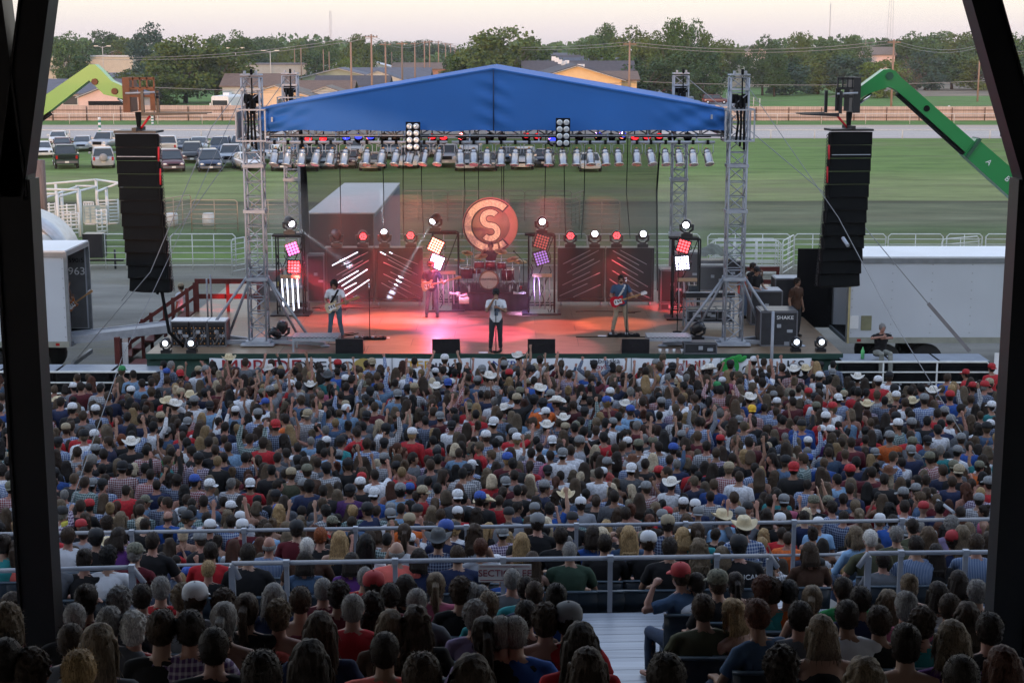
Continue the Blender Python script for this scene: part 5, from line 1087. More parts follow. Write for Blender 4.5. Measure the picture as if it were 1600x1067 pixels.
part('white_panel', MB().box2((-11.58,45.75,.2),(-11.42,45.79,1.4)), M_WHITE, rp_)
def ramp(p0, p1, wd, label):
    t = thing('loading_ramp', label, 'ramp', tuple(p0)); p0 = Vector(p0); p1 = Vector(p1); s = Vector((0,wd,0))
    part('plate', MB().beam(p0+s/2, p1+s/2, wd, .06), M_ALU2, t)
    for k in (0,1): part('side_rail', MB().beam(p0+s*k+Vector((0,0,-.05)), p1+s*k+Vector((0,0,-.05)), .07, .24), M_ALU, t)
ramp((-14.0,46.9,1.25), (-10.2,47.6,SZ+.08), .95, 'long grey metal loading ramp from the left trailer to the deck')
for (u, v0, v1) in ((325,500,447),(331,497,440)): 
    a = S(u, v0); solo('thin_post', MB().tube(a, a+Vector((0,0,(v0-v1)/52+.3)),.03,n=6), M_ALU2, 'slim grey post at the left deck edge'+(' nearer the crowd' if v0 == 500 else ' behind the other'), 'post')

# ------------------------------------------------------------------ trailers and trucks
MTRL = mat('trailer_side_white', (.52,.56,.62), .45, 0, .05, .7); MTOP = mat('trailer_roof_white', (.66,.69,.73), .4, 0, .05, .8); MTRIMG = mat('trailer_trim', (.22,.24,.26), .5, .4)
def trailer(x0, x1, y, z0, z1, label, open_end, depth=2.55, name='semi_trailer'):
    t = thing(name, label, 'trailer', ((x0+x1)/2,y+depth/2,0)); th = .06
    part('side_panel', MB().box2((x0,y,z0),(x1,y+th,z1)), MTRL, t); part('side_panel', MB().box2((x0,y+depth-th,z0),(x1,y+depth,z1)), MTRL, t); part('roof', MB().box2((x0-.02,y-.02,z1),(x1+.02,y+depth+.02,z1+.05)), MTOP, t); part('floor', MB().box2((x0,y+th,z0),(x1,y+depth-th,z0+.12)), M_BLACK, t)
    xe = x0 if open_end > 0 else x1; part('front_panel', MB().box2((xe-.03,y+th,z0),(xe+.03,y+depth-th,z1)), MTRL, t)
    part('top_rail', MB().box2((x0,y-.03,z1-.16),(x1,y-.001,z1-.02)), MTRIMG, t); part('bottom_rail', MB().box2((x0,y-.03,z0-.02),(x1,y-.001,z0+.16)), mat('trailer_sill',(.30,.31,.27),.6,.2), t)
    rv_ = MB(); n = int((x1-x0)/1.2)
    for i in range(n+1):
        for k in range(9): rv_.box((x0+.1+i*(x1-x0-.2)/n, y-.006, z0+.3+k*(z1-z0-.5)/8),(.025,.01,.025))
    part('rivets', rv_, MTRIMG, t)
    xo = x1 if open_end > 0 else x0; fm = MB()
    for yy in (y+.03, y+depth-.03): fm.box((xo,yy,(z0+z1)/2),(.10,.10,z1-z0))
    fm.box((xo,y+depth/2,z1-.06),(.1,depth-.16,.14)); fm.box((xo,y+depth/2,z0+.05),(.12,depth-.16,.12)); part('door_frame', fm, MTRIMG, t)
    for i, xx in enumerate((xo-open_end*1.2, xo-open_end*2.5)):
        for yy in (y+.25, y+depth-.5): part('wheel', MB().lathe([(.25,-.14),(.5,-.14),(.52,0),(.5,.14),(.25,.14)], (xx,yy,.52), 20, RXm), M_RUB, t)
    xf = x0+1.5 if open_end > 0 else x1-1.5
    for yy in (y+.3,y+depth-.4): part('landing_leg', MB().box2((xf-.07,yy,0),(xf+.07,yy+.14,z0)), MTRIMG, t)
    part('bumper', MB().box2((xo-.05,y+.2,.45),(xo+.05,y+depth-.2,.58)), MTRIMG, t); part('marker_light', MB().box((xo-open_end*.35,y-.02,z0+.07),(.12,.03,.08)), mat('marker_red',(.35,.01,.01),.4), t)
    return t
xe = PY(104,450,46.7).x
tl = trailer(xe-13.5, xe, 46.7, 1.1, 3.98, 'white box trailer on the left with its rear doors open toward the stage', 1)
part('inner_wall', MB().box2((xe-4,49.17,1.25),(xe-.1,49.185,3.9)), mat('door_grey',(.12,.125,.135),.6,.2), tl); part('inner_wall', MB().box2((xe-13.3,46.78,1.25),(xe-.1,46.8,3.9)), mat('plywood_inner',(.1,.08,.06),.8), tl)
part('lettering', text_facing('963', .34, (xe-.36,49.16,3.05), .004, 1.1), M_WHITE, tl); part('lettering', text_facing('590/5', .2, (xe-.36,49.16,3.4), .004, 1.1), M_BLACK, tl)
xe2 = PY(1327,450,47.3).x; tr_ = trailer(xe2, xe2+13.5, 47.3, 1.12, 3.72, 'large plain white box trailer on the right behind the black cases', -1)
part('decal', MB().box2((xe2+.06,47.28,1.55),(xe2+.32,47.296,1.95)), M_WHITE, tr_); part('decal', MB().box2((xe2+.40,47.28,1.5),(xe2+.72,47.296,1.95)), mat('decal_olive',(.2,.2,.12),.6), tr_); part('corner_post', MB().box2((xe2-.02,47.24,1.1),(xe2+.04,47.27,3.7)), mat('corner_yellowed',(.45,.38,.2),.5), tr_)
part('door', MB().box2((xe2-1.15,49.75,1.15),(xe2,49.8,3.7)), M_BLACK, tr_)
# trailer behind the stage, ridge to the far side
zt2 = 3.95; xa2 = PY(585,336,57.9).x; xb2 = PY(481,336,57.9).x
b3 = thing('semi_trailer', 'white roofed box trailer parked end on behind the gauze backdrop', 'trailer', ((xa2+xb2)/2,58,0))
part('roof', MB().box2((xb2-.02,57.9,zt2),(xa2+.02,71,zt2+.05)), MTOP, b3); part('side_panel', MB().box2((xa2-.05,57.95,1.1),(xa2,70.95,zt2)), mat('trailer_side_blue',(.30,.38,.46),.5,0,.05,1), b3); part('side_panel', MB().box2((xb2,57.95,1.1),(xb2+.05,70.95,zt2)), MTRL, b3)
part('rear_door', MB().box2((xb2+.06,57.93,.6),(xa2-.06,57.99,zt2-.01)), M_BLACK, b3)
rb2 = MB()
for i in range(26): rb2.box2((xa2+.001,58.2+i*.5,1.15),(xa2+.03,58.26+i*.5,zt2-.1))
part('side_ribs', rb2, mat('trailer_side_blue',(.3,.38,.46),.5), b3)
for yy in (60,61.3):
    for xx in (xb2+.2,xa2-.2): part('wheel', MB().lathe([(.25,-.14),(.5,-.14),(.5,.14),(.25,.14)], (xx,yy,.5), 16, Matrix.Rotation(math.pi/2,3,'Y')), M_RUB, b3)
# tractor with a curved wind deflector behind the left trailer
tc_ = thing('truck_tractor', 'pale truck cab with a curved chrome roof fairing behind the left trailer', 'truck', (PY(28,400,55).x,55,0)); xc = PY(28,400,55).x
prof = [(-4,1.0),(1.45,1.0),(1.45,3.0),(1.15,3.45),(.6,3.85),(-.1,4.15),(-.9,4.3),(-4,4.3)]
part('sleeper_cab', MB().prism([(xc+x,55,z) for x, z in prof],(0,2.4,0)), M_WHITE, tc_)
P = [];
for i in range(13):
    a = i/12*math.pi/2; x = xc-.6+2.15*math.sin(a); z = 2.55+1.75*math.cos(a); P.append([(x,54.93,z),(x,57.5,z),(x-.05*math.sin(a),57.5,z-.05*math.cos(a)),(x-.05*math.sin(a),54.93,z-.05*math.cos(a))])
part('roof_fairing', MB().rings(P), mat('fairing_pale',(.42,.46,.50),.3,.1), tc_); part('fairing_opening', MB().prism([(xc-.7,54.96,3.2),(xc+.9,54.96,3.2),(xc+.75,54.96,3.55),(xc+.2,54.96,3.9),(xc-.5,54.96,4.05)],(0,.03,0)), MTRIMG, tc_)
for xx in (xc-3,xc-1.8,xc+.8):
    for yy in (55.2,57.2): part('wheel', MB().lathe([(.25,-.14),(.5,-.14),(.5,.14),(.25,.14)], (xx,yy,.5), 16, RXm), M_RUB, tc_)
part('window', MB().box2((xc-2.6,54.95,3.0),(xc-1.8,54.99,3.5)), M_GLASSD, tc_)

# ------------------------------------------------------------------ hanging speaker columns and forklifts
def line_array(ut, vt, ub, vb, Y, n, label, yaw, side):
    a = PY(ut, vt, Y); b_ = PY(ub, vb, Y); t = local(thing('line_array_speaker', label, 'speaker column', tuple(a), yaw, 'hanging columns of black speakers')); H = a.z-b_.z; dx = b_.x-a.x; ch = H/n
    for i in range(n):
        s = (i+.5)/n; c = Vector((dx*(s**1.5), .55*(s**2)*-.0+.35*s*s, -H*s)); tl_ = -.03-.20*s
        M = Matrix.Rotation(tl_,3,'X')
        cb = MB(); w_, d = 1.18, .62
        prof = [(-w_/2,-d/2),(w_/2,-d/2),(w_/2,-.1),(w_/2-.22,d/2),(-w_/2+.22,d/2),(-w_/2,-.1)]
        cb.prism([c+M @ Vector((x,y,-ch/2+.006)) for x, y in prof], M @ Vector((0,0,ch-.012)))
        k = part('cabinet', cb, M_BLACK, t); part('grille', MB().box(c+M @ Vector((0,-d/2-.012,0)),(w_-.10,.02,ch-.05),M), mat('speaker_grille',(.005,.006,.007),.85,0,.1,60,spec=.1), k)
        fg = MB()
        for sx_ in (-1,1): fg.box(c+M @ Vector((sx_*(w_/2+.015),-.15,0)),(.025,.07,ch*.8),M)
        part('flying_plate', fg, M_STEELDARK, k)
    part('flying_frame', MB().box((0,-.0,.06),(1.2,.75,.06)).box((0,.0,.13),(.12,.9,.10)), M_STEELDARK, t)
    part('seam_strip', MB().box((0,-.33,-.62),(1.1,.02,.02)), M_ALU, t)
    chn = MB(); L = H*.98
    for i in range(int(L/.09)):
        z = -.1-i*.09; s = -z/H; c = Vector((side*.66+dx*(s**1.5), -.22+.35*s*s, z)); chn.path([c+Vector((.0,0,.05)),c+Vector((.03,0,0)),c+Vector((0,0,-.05)),c+Vector((-.03,0,0)),c+Vector((0,0,.05))],.010,4)
    part('chain', chn, M_STEELDARK, t)
    part('red_strap', MB().path([(side*.64,-.3,-.35),(side*.63,-.32,-.75)],.03,5).path([(side*.66,-.3,-.95),(side*.65,-.31,-1.4)],.025,5), mat('strap_red',(.5,.02,.03),.6), t)
    return t, a
laL, aL = line_array(217, 209, 235, 459, 44.2, 12, 'tall black speaker column hanging left of the stage', R(-4), 1)
laR, aR = line_array(1326, 206, 1311, 451, 44.2, 12, 'tall black speaker column hanging right of the stage', R(5), -1)
part('down_cable', MB().path([(aL.x+.3,44.3,aL.z-4.55),(aL.x+.42,44.3,3.3),(aL.x+.62,44.2,2.0),(aL.x+1.0,44.3,SZ+.05)],.05,6), M_BLACK, None); D.objects['down_cable'].name = 'speaker_cable'; tag(D.objects['speaker_cable'], 'thick black cable falling from the left speaker column to the deck', 'cable')
BYm = 44.6
def outline(pts_, y): return [tuple(PY(u, v, y)) for u, v in pts_]
def boom(parent, name, pts_, m, y, th): part(name, MB().prism(outline(pts_, y), (0,th,0)), m, parent)
def arm_material(name, c, c2):
    m = mat(name, c, .35, 0, .03, 1, spec=.5); return m
MGL = mat('loader_green_left', (.03,.30,.02), .32, 0, .03, 1, coat=.3); MGRN = mat('loader_green', (.01,.22,.055), .32, 0, .03, 1, coat=.3); MTAN = mat('carriage_sunlit_orange', (.12,.042,.018), .55, .1, .3, 3); MCARB = mat('carriage_black', (.02,.022,.026), .4, .2, .2, 3)  # left carriage colour carries the low sun's orange tint
fl = thing('telehandler', 'green telescopic forklift whose boom lifts the left speaker column', 'forklift', (-22,BYm,0))
boom(fl, 'boom', [(-190,362),(-190,330),(82,141),(140,101),(148,101),(158,110),(174,127),(205,141),(205,158),(180,152),(162,148),(150,136),(139,126),(80,172)], MGL, BYm, .42)
part('boom_strip', MB().beam(PY(-190,366,BYm+.2), PY(78,177,BYm+.2), .3, .12), M_BLACK, fl); part('ram', MB().tube(PY(185,153,BYm+.2), PY(206,166,BYm+.2), .06, n=8), M_CHROME, fl)
for (u, v) in ((148,128),(179,143)): part('pivot_pin', MB().lathe([(.09,-.03),(.09,.03)], PY(u,v,BYm-.02), 12, RXm), MTAN, fl)
fr2 = thing('telehandler', 'green telescopic forklift whose boom lifts the right speaker column', 'forklift', (22,BYm,0))
boom(fr2, 'boom_head', [(1336,142),(1381,109),(1392,108),(1400,112),(1408,121),(1535,232),(1515,244),(1417,156),(1400,141),(1390,136),(1362,145),(1337,157)], MGRN, BYm, .42)
boom(fr2, 'boom_section', [(1526,217),(1530,219),(1860,505),(1830,535),(1506,243),(1510,238)], MGRN, BYm-.06, .54)
part('boom_strip', MB().beam(PY(1402,147,BYm+.2), PY(1512,247,BYm+.2), .3, .10), M_BLACK, fr2); part('collar', MB().beam(PY(1527,216,BYm+.2), PY(1506,245,BYm+.2), .66, .09), mat('collar_dark',(.02,.09,.05),.5), fr2)
part('ram', MB().tube(PY(1340,163,BYm+.2), PY(1362,147,BYm+.2), .05, n=8), M_CHROME, fr2); part('hole', MB().lathe([(.09,0),(.09,.01)], PY(1448,170,BYm-.012), 14, RXm), M_BLACK, fr2); part('pivot_pin', MB().lathe([(.11,-.02),(.11,.02)], PY(1390,119,BYm-.02), 12, RXm), mat('collar_dark',(.02,.09,.05),.5), fr2)
for (ch_, u, v) in (('A',1545,254),('B',1574,280)): part('lettering', text_facing(ch_, .22, PY(u,v,BYm-.075), .003, 1, R(45)), M_WHITE, fr2)
def carriage(parent, u0, u1, v0, v1, ftip, m, orange):
    y = BYm-.15; a = PY(u0,v1,y); b_ = PY(u1,v0,y); x0, x1, z0, z1 = min(a.x,b_.x), max(a.x,b_.x), a.z, b_.z; sd = 1 if ftip > u1 else -1
    xi = x0 if sd > 0 else x1   # the boom side
    part('carriage_plate', MB().box2((xi-.10,y-.35,z0),(xi+.10,y+.55,z1)), m, parent)
    f = MB(); W = x1-x0
    for zz in (z1-.03, z1-.30, z0+.45): f.box2((x0,y-.33,zz-.035),(x1,y-.27,zz+.035))
    for k in range(5): f.box2((x0+W*k/4-.02,y-.33,z1-.30),(x0+W*k/4+.02,y-.27,z1))
    for k in (.05,.5,.92): f.box2((x0+W*k-.07,y-.29,z0+.05),(x0+W*k+.07,y-.22,z1-.3))
    part('carriage_frame', f, MCARB if not orange else m, parent); part('fork_shaft', MB().tube((x0-.02,y-.35,z0+.52),(x1+.02,y-.35,z0+.55),.03,n=8), M_ALU, parent)
    xt = PY(ftip,(v1+2),y).x
    for dy, xo in ((0,.35),(.7,.62)):
        xs = xi+sd*(xo+.1); part('fork', MB().box2((xs-.04,y-.40+dy,z0-.02),(xs+.04,y-.30+dy,z0+.6)).prism([(xs-.04,y-.42+dy,z0-.10),(xs-.04,y-.42+dy,z0),(xt,y-.42+dy,z0-.02),(xt,y-.42+dy,z0-.05)],(0,.13,0)), MCARB, parent)
    return xi, y, z0
carriage(fl, 203, 244, 121, 175, 327, MTAN, True); carriage(fr2, 1304, 1336, 121, 176, 1247, MCARB, False)
for par, a in ((fl,aL),(fr2,aR)):
    zz = PY(217,176,44.2).z; sx_ = 1 if par is fl else -1
    part('lifting_sling', MB().path([(a.x-.02*sx_,44.3,zz),(a.x,44.25,(zz+a.z)/2),(a.x,44.2,a.z+.1)],[.09,.07,.05],8), M_BLACK, par); part('red_sling', MB().path([(a.x+.05*sx_,44.2,a.z+.12),(a.x+.33*sx_,44.2,zz-.1)],.035,6), mat('strap_red',(.5,.02,.03),.6), par)
    # machine body standing outside the picture
    xb_ = -19.5 if par is fl else 19.5
    part('chassis', MB().box2((xb_-2.4,BYm-.2,.7),(xb_+2.4,BYm+1.9,1.5)), MGL if par is fl else MGRN, par); part('cab', MB().prism([(xb_-.8,BYm+.9,1.5),(xb_+.8,BYm+.9,1.5),(xb_+.6,BYm+.9,2.6),(xb_-.6,BYm+.9,2.6)],(0,.95,0)), M_GLASSD, par)
    part('boom_pivot', MB().box2((xb_-.4,BYm-.05,1.5),(xb_+.4,BYm+.45,3.0)), MGL if par is fl else MGRN, par)
    for wx in (-1.7,1.7):
        for wy in (-.1,1.8): part('wheel', MB().lathe([(.3,-.2),(.62,-.2),(.66,0),(.62,.2),(.3,.2)], (xb_+wx,BYm+wy,.66), 20, RXm), M_RUB, par)

# ------------------------------------------------------------------ guy wires
def guy(P, r, label, strap=None):
    t = thing('guy_wire', label, 'guy wire', tuple(P[-1]), group='guy wires of the truss towers'); part('wire', MB().path(P, r, 5), mat('wire_rope',(.20,.21,.22),.5,.3), t); return t
gt = Vector((XR,44.9,ZT)); gl_ = Vector((XL,44.9,ZT))
def thru(u, v, y): return PY(u, v, y)
guy([gt, thru(1310,340,41), thru(1395,500,38), thru(1556,764,31.5)], .010, 'wire rope from the front right tower down into the crowd at right'); solo('turnbuckle', MB().path([thru(1317,372,40.7), thru(1325,384,40.4)],.05,6), M_ALU, 'shackle on the long right guy wire', 'shackle')
g2 = guy([Vector((XRR,56,ZR)), thru(1350,354,46), thru(1450,474,43.8)], .014, 'wire rope from the rear right tower ending in a wide strap'); part('strap', MB().beam(thru(1450,474,43.8), thru(1515,549,42.9), .10, .02, (0,-1,0)), mat('strap_grey',(.14,.13,.13),.8), g2)
guy([gl_, thru(270,390,41), thru(190,560,36), thru(103,810,27.0)], .009, 'wire rope from the front left tower down into the crowd at left'); guy([gl_, thru(330,200,43), thru(235,425,41), thru(120,560,40)], .012, 'thin wire rope from the front left tower behind the speaker column'); guy([Vector((XRL,56,ZR)), thru(300,330,50), thru(212,440,47.5), thru(190,470,46.9)], .012, 'thin wire rope from the rear left tower to the ground')
yb_ = thru(101,815,27.0); solo('ratchet_strap', MB().path([yb_, yb_+Vector((.03,0,-.12))],[.07,.09],6), mat('strap_yellow',(.5,.45,.06),.6), 'yellow ratchet on the left guy wire in the crowd', 'ratchet strap')

# ------------------------------------------------------------------ black cases at the front, barricades, pens
def flatcase(u0, u1, vt, Y, z1, label):
    x0 = PY(u0, vt, Y).x; x1 = PY(u1, vt, Y).x; t = thing('subwoofer', label, 'speaker', ((x0+x1)/2,Y,0), group='low black speakers beside the stage front')
    part('cabinet', MB().box2((x0+.02,Y,0),(x1-.02,Y+1.05,z1)), M_BLACK, t); part('top_board', MB().box2((x0+.02,Y-.01,z1),(x1-.02,Y+1.05,z1+.02)), MGREYTOP, t)
    for k in (.2,.8): part('caster', MB().box(((x0+(x1-x0)*k),Y-.02,z1*.55),(.07,.03,.07)), M_ALU, t)
    part('grille', MB().box2((x0+.1,Y-.03,.12),(x1-.1,Y-.001,z1-.12)), mat('speaker_grille',(.005,.006,.007),.85,0,.1,60,spec=.1), t)
for i in range(4): flatcase(-90+i*88-(0 if i < 3 else 0), -5+i*88, 572, 42.75, 1.12, f'low black speaker box with a grey top, {ordn(i+1)} from the left end')
for i, (a, b_) in enumerate(((1316,1392),(1394,1468),(1470,1548))): flatcase(a, b_, 553, 43.0, 1.38, f'low black grey topped speaker box near the guard, {ordn(i+1)} of three from the left')
MPW = mat('panel_white', (.60,.62,.60), .5, 0, .1, 4)
def panel(p0, p1, h, rails, label, name='fence_panel', group='white tube fence panels behind the stage', r=.028, m=None, curved=True, catg='fence panel', z0=.18):
    p0 = Vector(p0); p1 = Vector(p1); t = thing(name, label, catg, tuple((p0+p1)/2), group=group); m = m or MPW; d = (p1-p0); L = d.length; d.normalize(); c = .12
    Z = lambda q, z: q+Vector((0,0,z))
    part('outer_frame', MB().path([Z(p0,0),Z(p0,h-c),Z(p0+d*c,h),Z(p1-d*c,h),Z(p1,h-c),Z(p1,0)], r, 6), m, t)
    for i in range(rails): part('rail', MB().tube(Z(p0,z0+(h-z0)*i/rails),Z(p1,z0+(h-z0)*i/rails),r*.8,n=5), m, t)
    for k in ((1/3,2/3) if L > 2.6 else (.5,)): part('upright', MB().tube(Z(p0+d*L*k,0),Z(p0+d*L*k,h),r*.8,n=5), m, t)
NP = 0
def ordpan():
    global NP; NP += 1; return ordn(NP)
yp = 71.5
us = [133,201,268,372,385,470,560,650,740,830,920,1010,1095]
for a, b_ in zip(us[:-1], us[1:]):
    if b_-a > 20: panel((PY(a,418,yp).x,yp,0), (PY(b_-3,418,yp).x,yp,0), 1.62, 5, f'white cattle panel, {ordpan()} from the left in the long straight row')
for (a, b_, y, dy) in ((1240,1300,yp,0),(1300,1385,yp,0),(1386,1474,yp,0),(1477,1535,yp,0),(1538,1640,yp,0),(1470,1530,yp-2,1.2),(1105,1236,yp,0),(1109,1222,yp-2.6,0),(1113,1218,yp-2.2,0),(1117,1214,yp-1.8,0)):
    panel((PY(a,418,y).x,y,0), (PY(b_-3,418,y+dy).x,y+dy,0), 1.62, 6, f'white cattle panel, {ordpan()} from the left, right part of the row')
panel((PY(1222,418,yp-2.6).x,yp-2.6,0),(PY(1239,418,yp-.3).x,yp-.3,0),1.62,6,'short turned cattle panel closing the stack of panels'); panel((PY(375,418,yp).x,yp-2,0),(PY(400,418,yp-1).x,yp-.4,0),1.62,6,'short turned white panel behind the left truss tower')
MBR = mat('panel_rust_pale', (.34,.27,.20), .6, 0, .1, 4)
for k, (a, b_, v, vb2) in enumerate(((300,372,315,362),(395,470,315,362),(630,700,300,345),(700,770,300,345),(770,820,300,345),(820,893,300,345),(893,912,300,352),(845,905,312,360),(912,968,322,362),(258,300,322,360))):
    yA = PZ(a, vb2, 0).y; yB = yA+(2.5 if k in (6,9) else 0); panel((PY(a,vb2,yA).x,yA,0),(PY(b_,vb2,yB).x,yB,0),1.75,6,f'pale brownish cattle panel far behind the stage, {ordn(k+1)} counted over the field',m=MBR,group='brownish cattle panels out in the field',r=.03)
for (u, v, lb) in ((269,353,'white plastic barrel between the left panels'),(326,353,'pale tub right of the left speaker column'),(150,420,'dark welding machine on a small trailer behind the left trailer')):
    c = PZ(u, v, 0); solo('barrel' if u != 150 else 'machine_on_wheels', MB().lathe([(.33,0),(.36,.3),(.33,.68),(.30,.72)], c, 16) if u != 150 else MB().box(c+Vector((0,0,1.1)),(.9,.8,1.1)).box(c+Vector((.5,0,.4)),(1.6,.1,.1)).tube(c+Vector((.9,0,0)),c+Vector((.9,0,.9)),.05), mat('tub_white',(.5,.52,.52),.5) if u != 150 else M_BLACKG, lb, 'barrel' if u != 150 else 'machine')
# white livestock pen at the left
pen = thing('livestock_pen', 'tall white pipe livestock pen and chute behind the left trailer', 'pen', tuple(PZ(120,380,0))); MPEN = mat('pen_white', (.62,.65,.66), .5, 0, .08, 3)
def pp(u, v, Y): return PY(u, v, Y)
yA, yB, yC = 84., 90., 96.
postsL = [(190,290,yB),(150,281,yC),(87,288,yC),(124,298,yA),(89,303,yA),(96,300,yB),(166,294,yB),(121,291,yC),(20,305,yA),(-20,310,yA)]
for (u, v, y) in postsL:
    q = pp(u, v, y); part('post', MB().tube((q.x,y,0), q, .09, n=8), MPEN, pen)
for (a, b_) in (((67,288,yC),(150,281,yC)),((150,281,yC),(186,286,yB)),((186,286,yB),(166,294,yB)),((67,296,yA),(125,297,yA)),((89,308,yA),(150,292,yC)),((118,291,yC),(150,291,yC)),((69,303,yA),(91,303,yA)),((69,310,yA),(120,292,yC)),((166,294,yB),(151,300,yA)),((-40,312,yA),(12,307,yA)),((-40,318,yA),(12,313,yA))):
    part('top_bar', MB().tube(pp(*a), pp(*b_), .07, n=6), MPEN, pen)
def pengate(u0, u1, v0, v1, y, bars, vert=False):
    a = pp(u0,v1,y); b_ = pp(u1,v0,y); g_ = MB()
    if vert:
        for i in range(bars+1): xx = a.x+(b_.x-a.x)*i/bars; g_.tube((xx,y,a.z),(xx,y,b_.z),.035,n=5)
        for zz in (a.z,b_.z): g_.tube((a.x,y,zz),(b_.x,y,zz),.05,n=5)
    else:
        for i in range(bars+1): zz = a.z+(b_.z-a.z)*i/bars; g_.tube((a.x,y,zz),(b_.x,y,zz+.05),.04,n=5)
        for xx in (a.x,b_.x,(a.x+b_.x)/2): g_.tube((xx,y,max(0,a.z-.2)),(xx,y,b_.z+.1),.045,n=5)
    part('gate', g_, MPEN, pen)
pengate(131,146,316,330,yC,6,True); pengate(133,148,336,351,yB,6,True); pengate(68,86,320,345,yA,5); pengate(92,118,322,352,yA,6); pengate(100,122,335,365,yA-3,5); pengate(155,184,314,350,yB,7); pengate(152,166,330,362,yA,5); pengate(-30,10,318,345,yA,5)
part('chute_panel', MB().box2((pp(131,350,yB-2).x,yB-2.05,.3),(pp(168,350,yB-2).x,yB-2,1.3)), mat('chute_pale',(.42,.46,.42),.6), pen)
yW = 80.; q0 = pp(64,300,yW); solo('pole_stub', MB().tube((q0.x,yW,0),(q0.x,yW,PY(64,250,yW).z),.28,n=10), mat('stub_wood',(.16,.12,.11),.9,0,.2,3,stretch=(6,6,.4)), 'thick brown wooden post just right of the left roof column', 'post')
# barricades in front
def barricade(u0, u1, Y, h, rails, label):
    panel((PY(u0,580,Y).x,Y,0),(PY(u1,580,Y).x,Y,0),h,rails,label,name='barricade_panel',group='white barricade panels before the black speakers',r=.032,catg='barricade',z0=.35)
barricade(-120,56,42.2,1.25,3,'white barricade panel at the far left behind the roof column'); barricade(60,250,42.2,1.25,3,'white barricade panel left of the banner with dark red letters'); barricade(1296,1548,42.35,1.50,4,'wide white barricade panel below the guard'); barricade(1551,1680,42.35,1.50,4,'white barricade panel at the far right behind the roof column')
c = PY(1574,578,42.25); sg = solo('round_logo_sign', MB().box(c,(.75,.02,.95)), M_WHITE, 'white sign with a red disc on the far right barricade', 'sign'); part('disc', MB().lathe([(.24,0),(.24,.02)], c+Vector((.02,-.012,0)), 24, RXm), mat('sign_red_dark',(.25,.03,.04),.5), sg)
c = Vector((PY(1348,552,43.3).x,43.3,1.405)); solo('water_bottle', MB().lathe([(.05,0),(.055,.22),(.02,.3),(.02,.33)], c, 12), mat('bottle_green',(.12,.5,.18),.2), 'green bottle standing on the black speaker left of the guard', 'bottle')
# ------------------------------------------------------------------ people: one continuous body each, hair and clothes as children
def fuse(mb, voxel, faces, smooth=2, post=None):
    """join closed pieces into one skin"""
    me = mb.mesh('tmp'); o = D.objects.new('tmp', me); COL.objects.link(o)
    m = o.modifiers.new('r','REMESH'); m.mode = 'VOXEL'; m.voxel_size = voxel; m.use_smooth_shade = True
    if smooth: s = o.modifiers.new('s','SMOOTH'); s.factor = .5; s.iterations = smooth
    dg = bpy.context.evaluated_depsgraph_get(); n = len(o.evaluated_get(dg).data.polygons)
    if faces and n*2 > faces: d = o.modifiers.new('d','DECIMATE'); d.ratio = faces/(n*2)
    dg = bpy.context.evaluated_depsgraph_get(); r = D.meshes.new_from_object(o.evaluated_get(dg)); D.objects.remove(o); D.meshes.remove(me)
    if post:
        co = np.empty(len(r.vertices)*3, np.float32); r.vertices.foreach_get('co', co); co = co.reshape(-1,3); no = np.empty_like(co).ravel(); r.vertices.foreach_get('normal', no); co = post(co.copy(), no.reshape(-1,3)); r.vertices.foreach_set('co', co.astype(np.float32).ravel())
    r.polygons.foreach_set('use_smooth', [True]*len(r.polygons)); r.materials.clear(); r.update(); return r
def seg(b, pts, rad, n=10):
    pts = [Vector(p) for p in pts]
    b.path(pts, rad, n)
    for p, r in zip(pts, rad): b.sphere(p, r, n, 6)
def loft(b, rows, n=18):
    """rows: (x, y, z, rx, ry), flattened ellipses"""
    P = []
    for (x, y, z, rx, ry) in rows:
        P.append([(x+rx*math.copysign(abs(math.cos(a))**.85, math.cos(a)), y+ry*math.copysign(abs(math.sin(a))**.85, math.sin(a)), z) for a in [2*math.pi*k/n for k in range(n)]])
    b.rings(P)
def hand(b, w_, d, side, palmdir, grip=.4, point=False, detail=True):
    """w_: wrist, d: direction the hand continues in, palmdir: where the palm faces"""
    d = Vector(d).normalized(); pn = Vector(palmdir); pn = (pn-d*pn.dot(d)).normalized(); sd = d.cross(pn).normalized()*side; w_ = Vector(w_)
    for k in (-1,0,1): seg(b, [w_+d*.01+sd*.012*k, w_+d*.085+sd*.026*k], [.016,.014], 8)
    for i in range(4):
        o = sd*(-.030+.020*i)*-1; L = (.072,.080,.074,.058)[i]; base = w_+d*.085+o; c = grip if not (point and i == 0) else .02
        q1 = base+d*L*.5*math.cos(c*.8)+pn*L*.5*math.sin(c*.8); q2 = q1+d*L*.5*math.cos(c*2.2)+pn*L*.5*math.sin(c*2.2)
        seg(b, [base, q1, q2], [.0098,.0088,.0075], 7)
    t0 = w_+d*.03+sd*.03; seg(b, [t0, t0+d*.035+sd*.022+pn*.012, t0+d*.062+sd*.02+pn*.028], [.012,.0105,.009], 7)
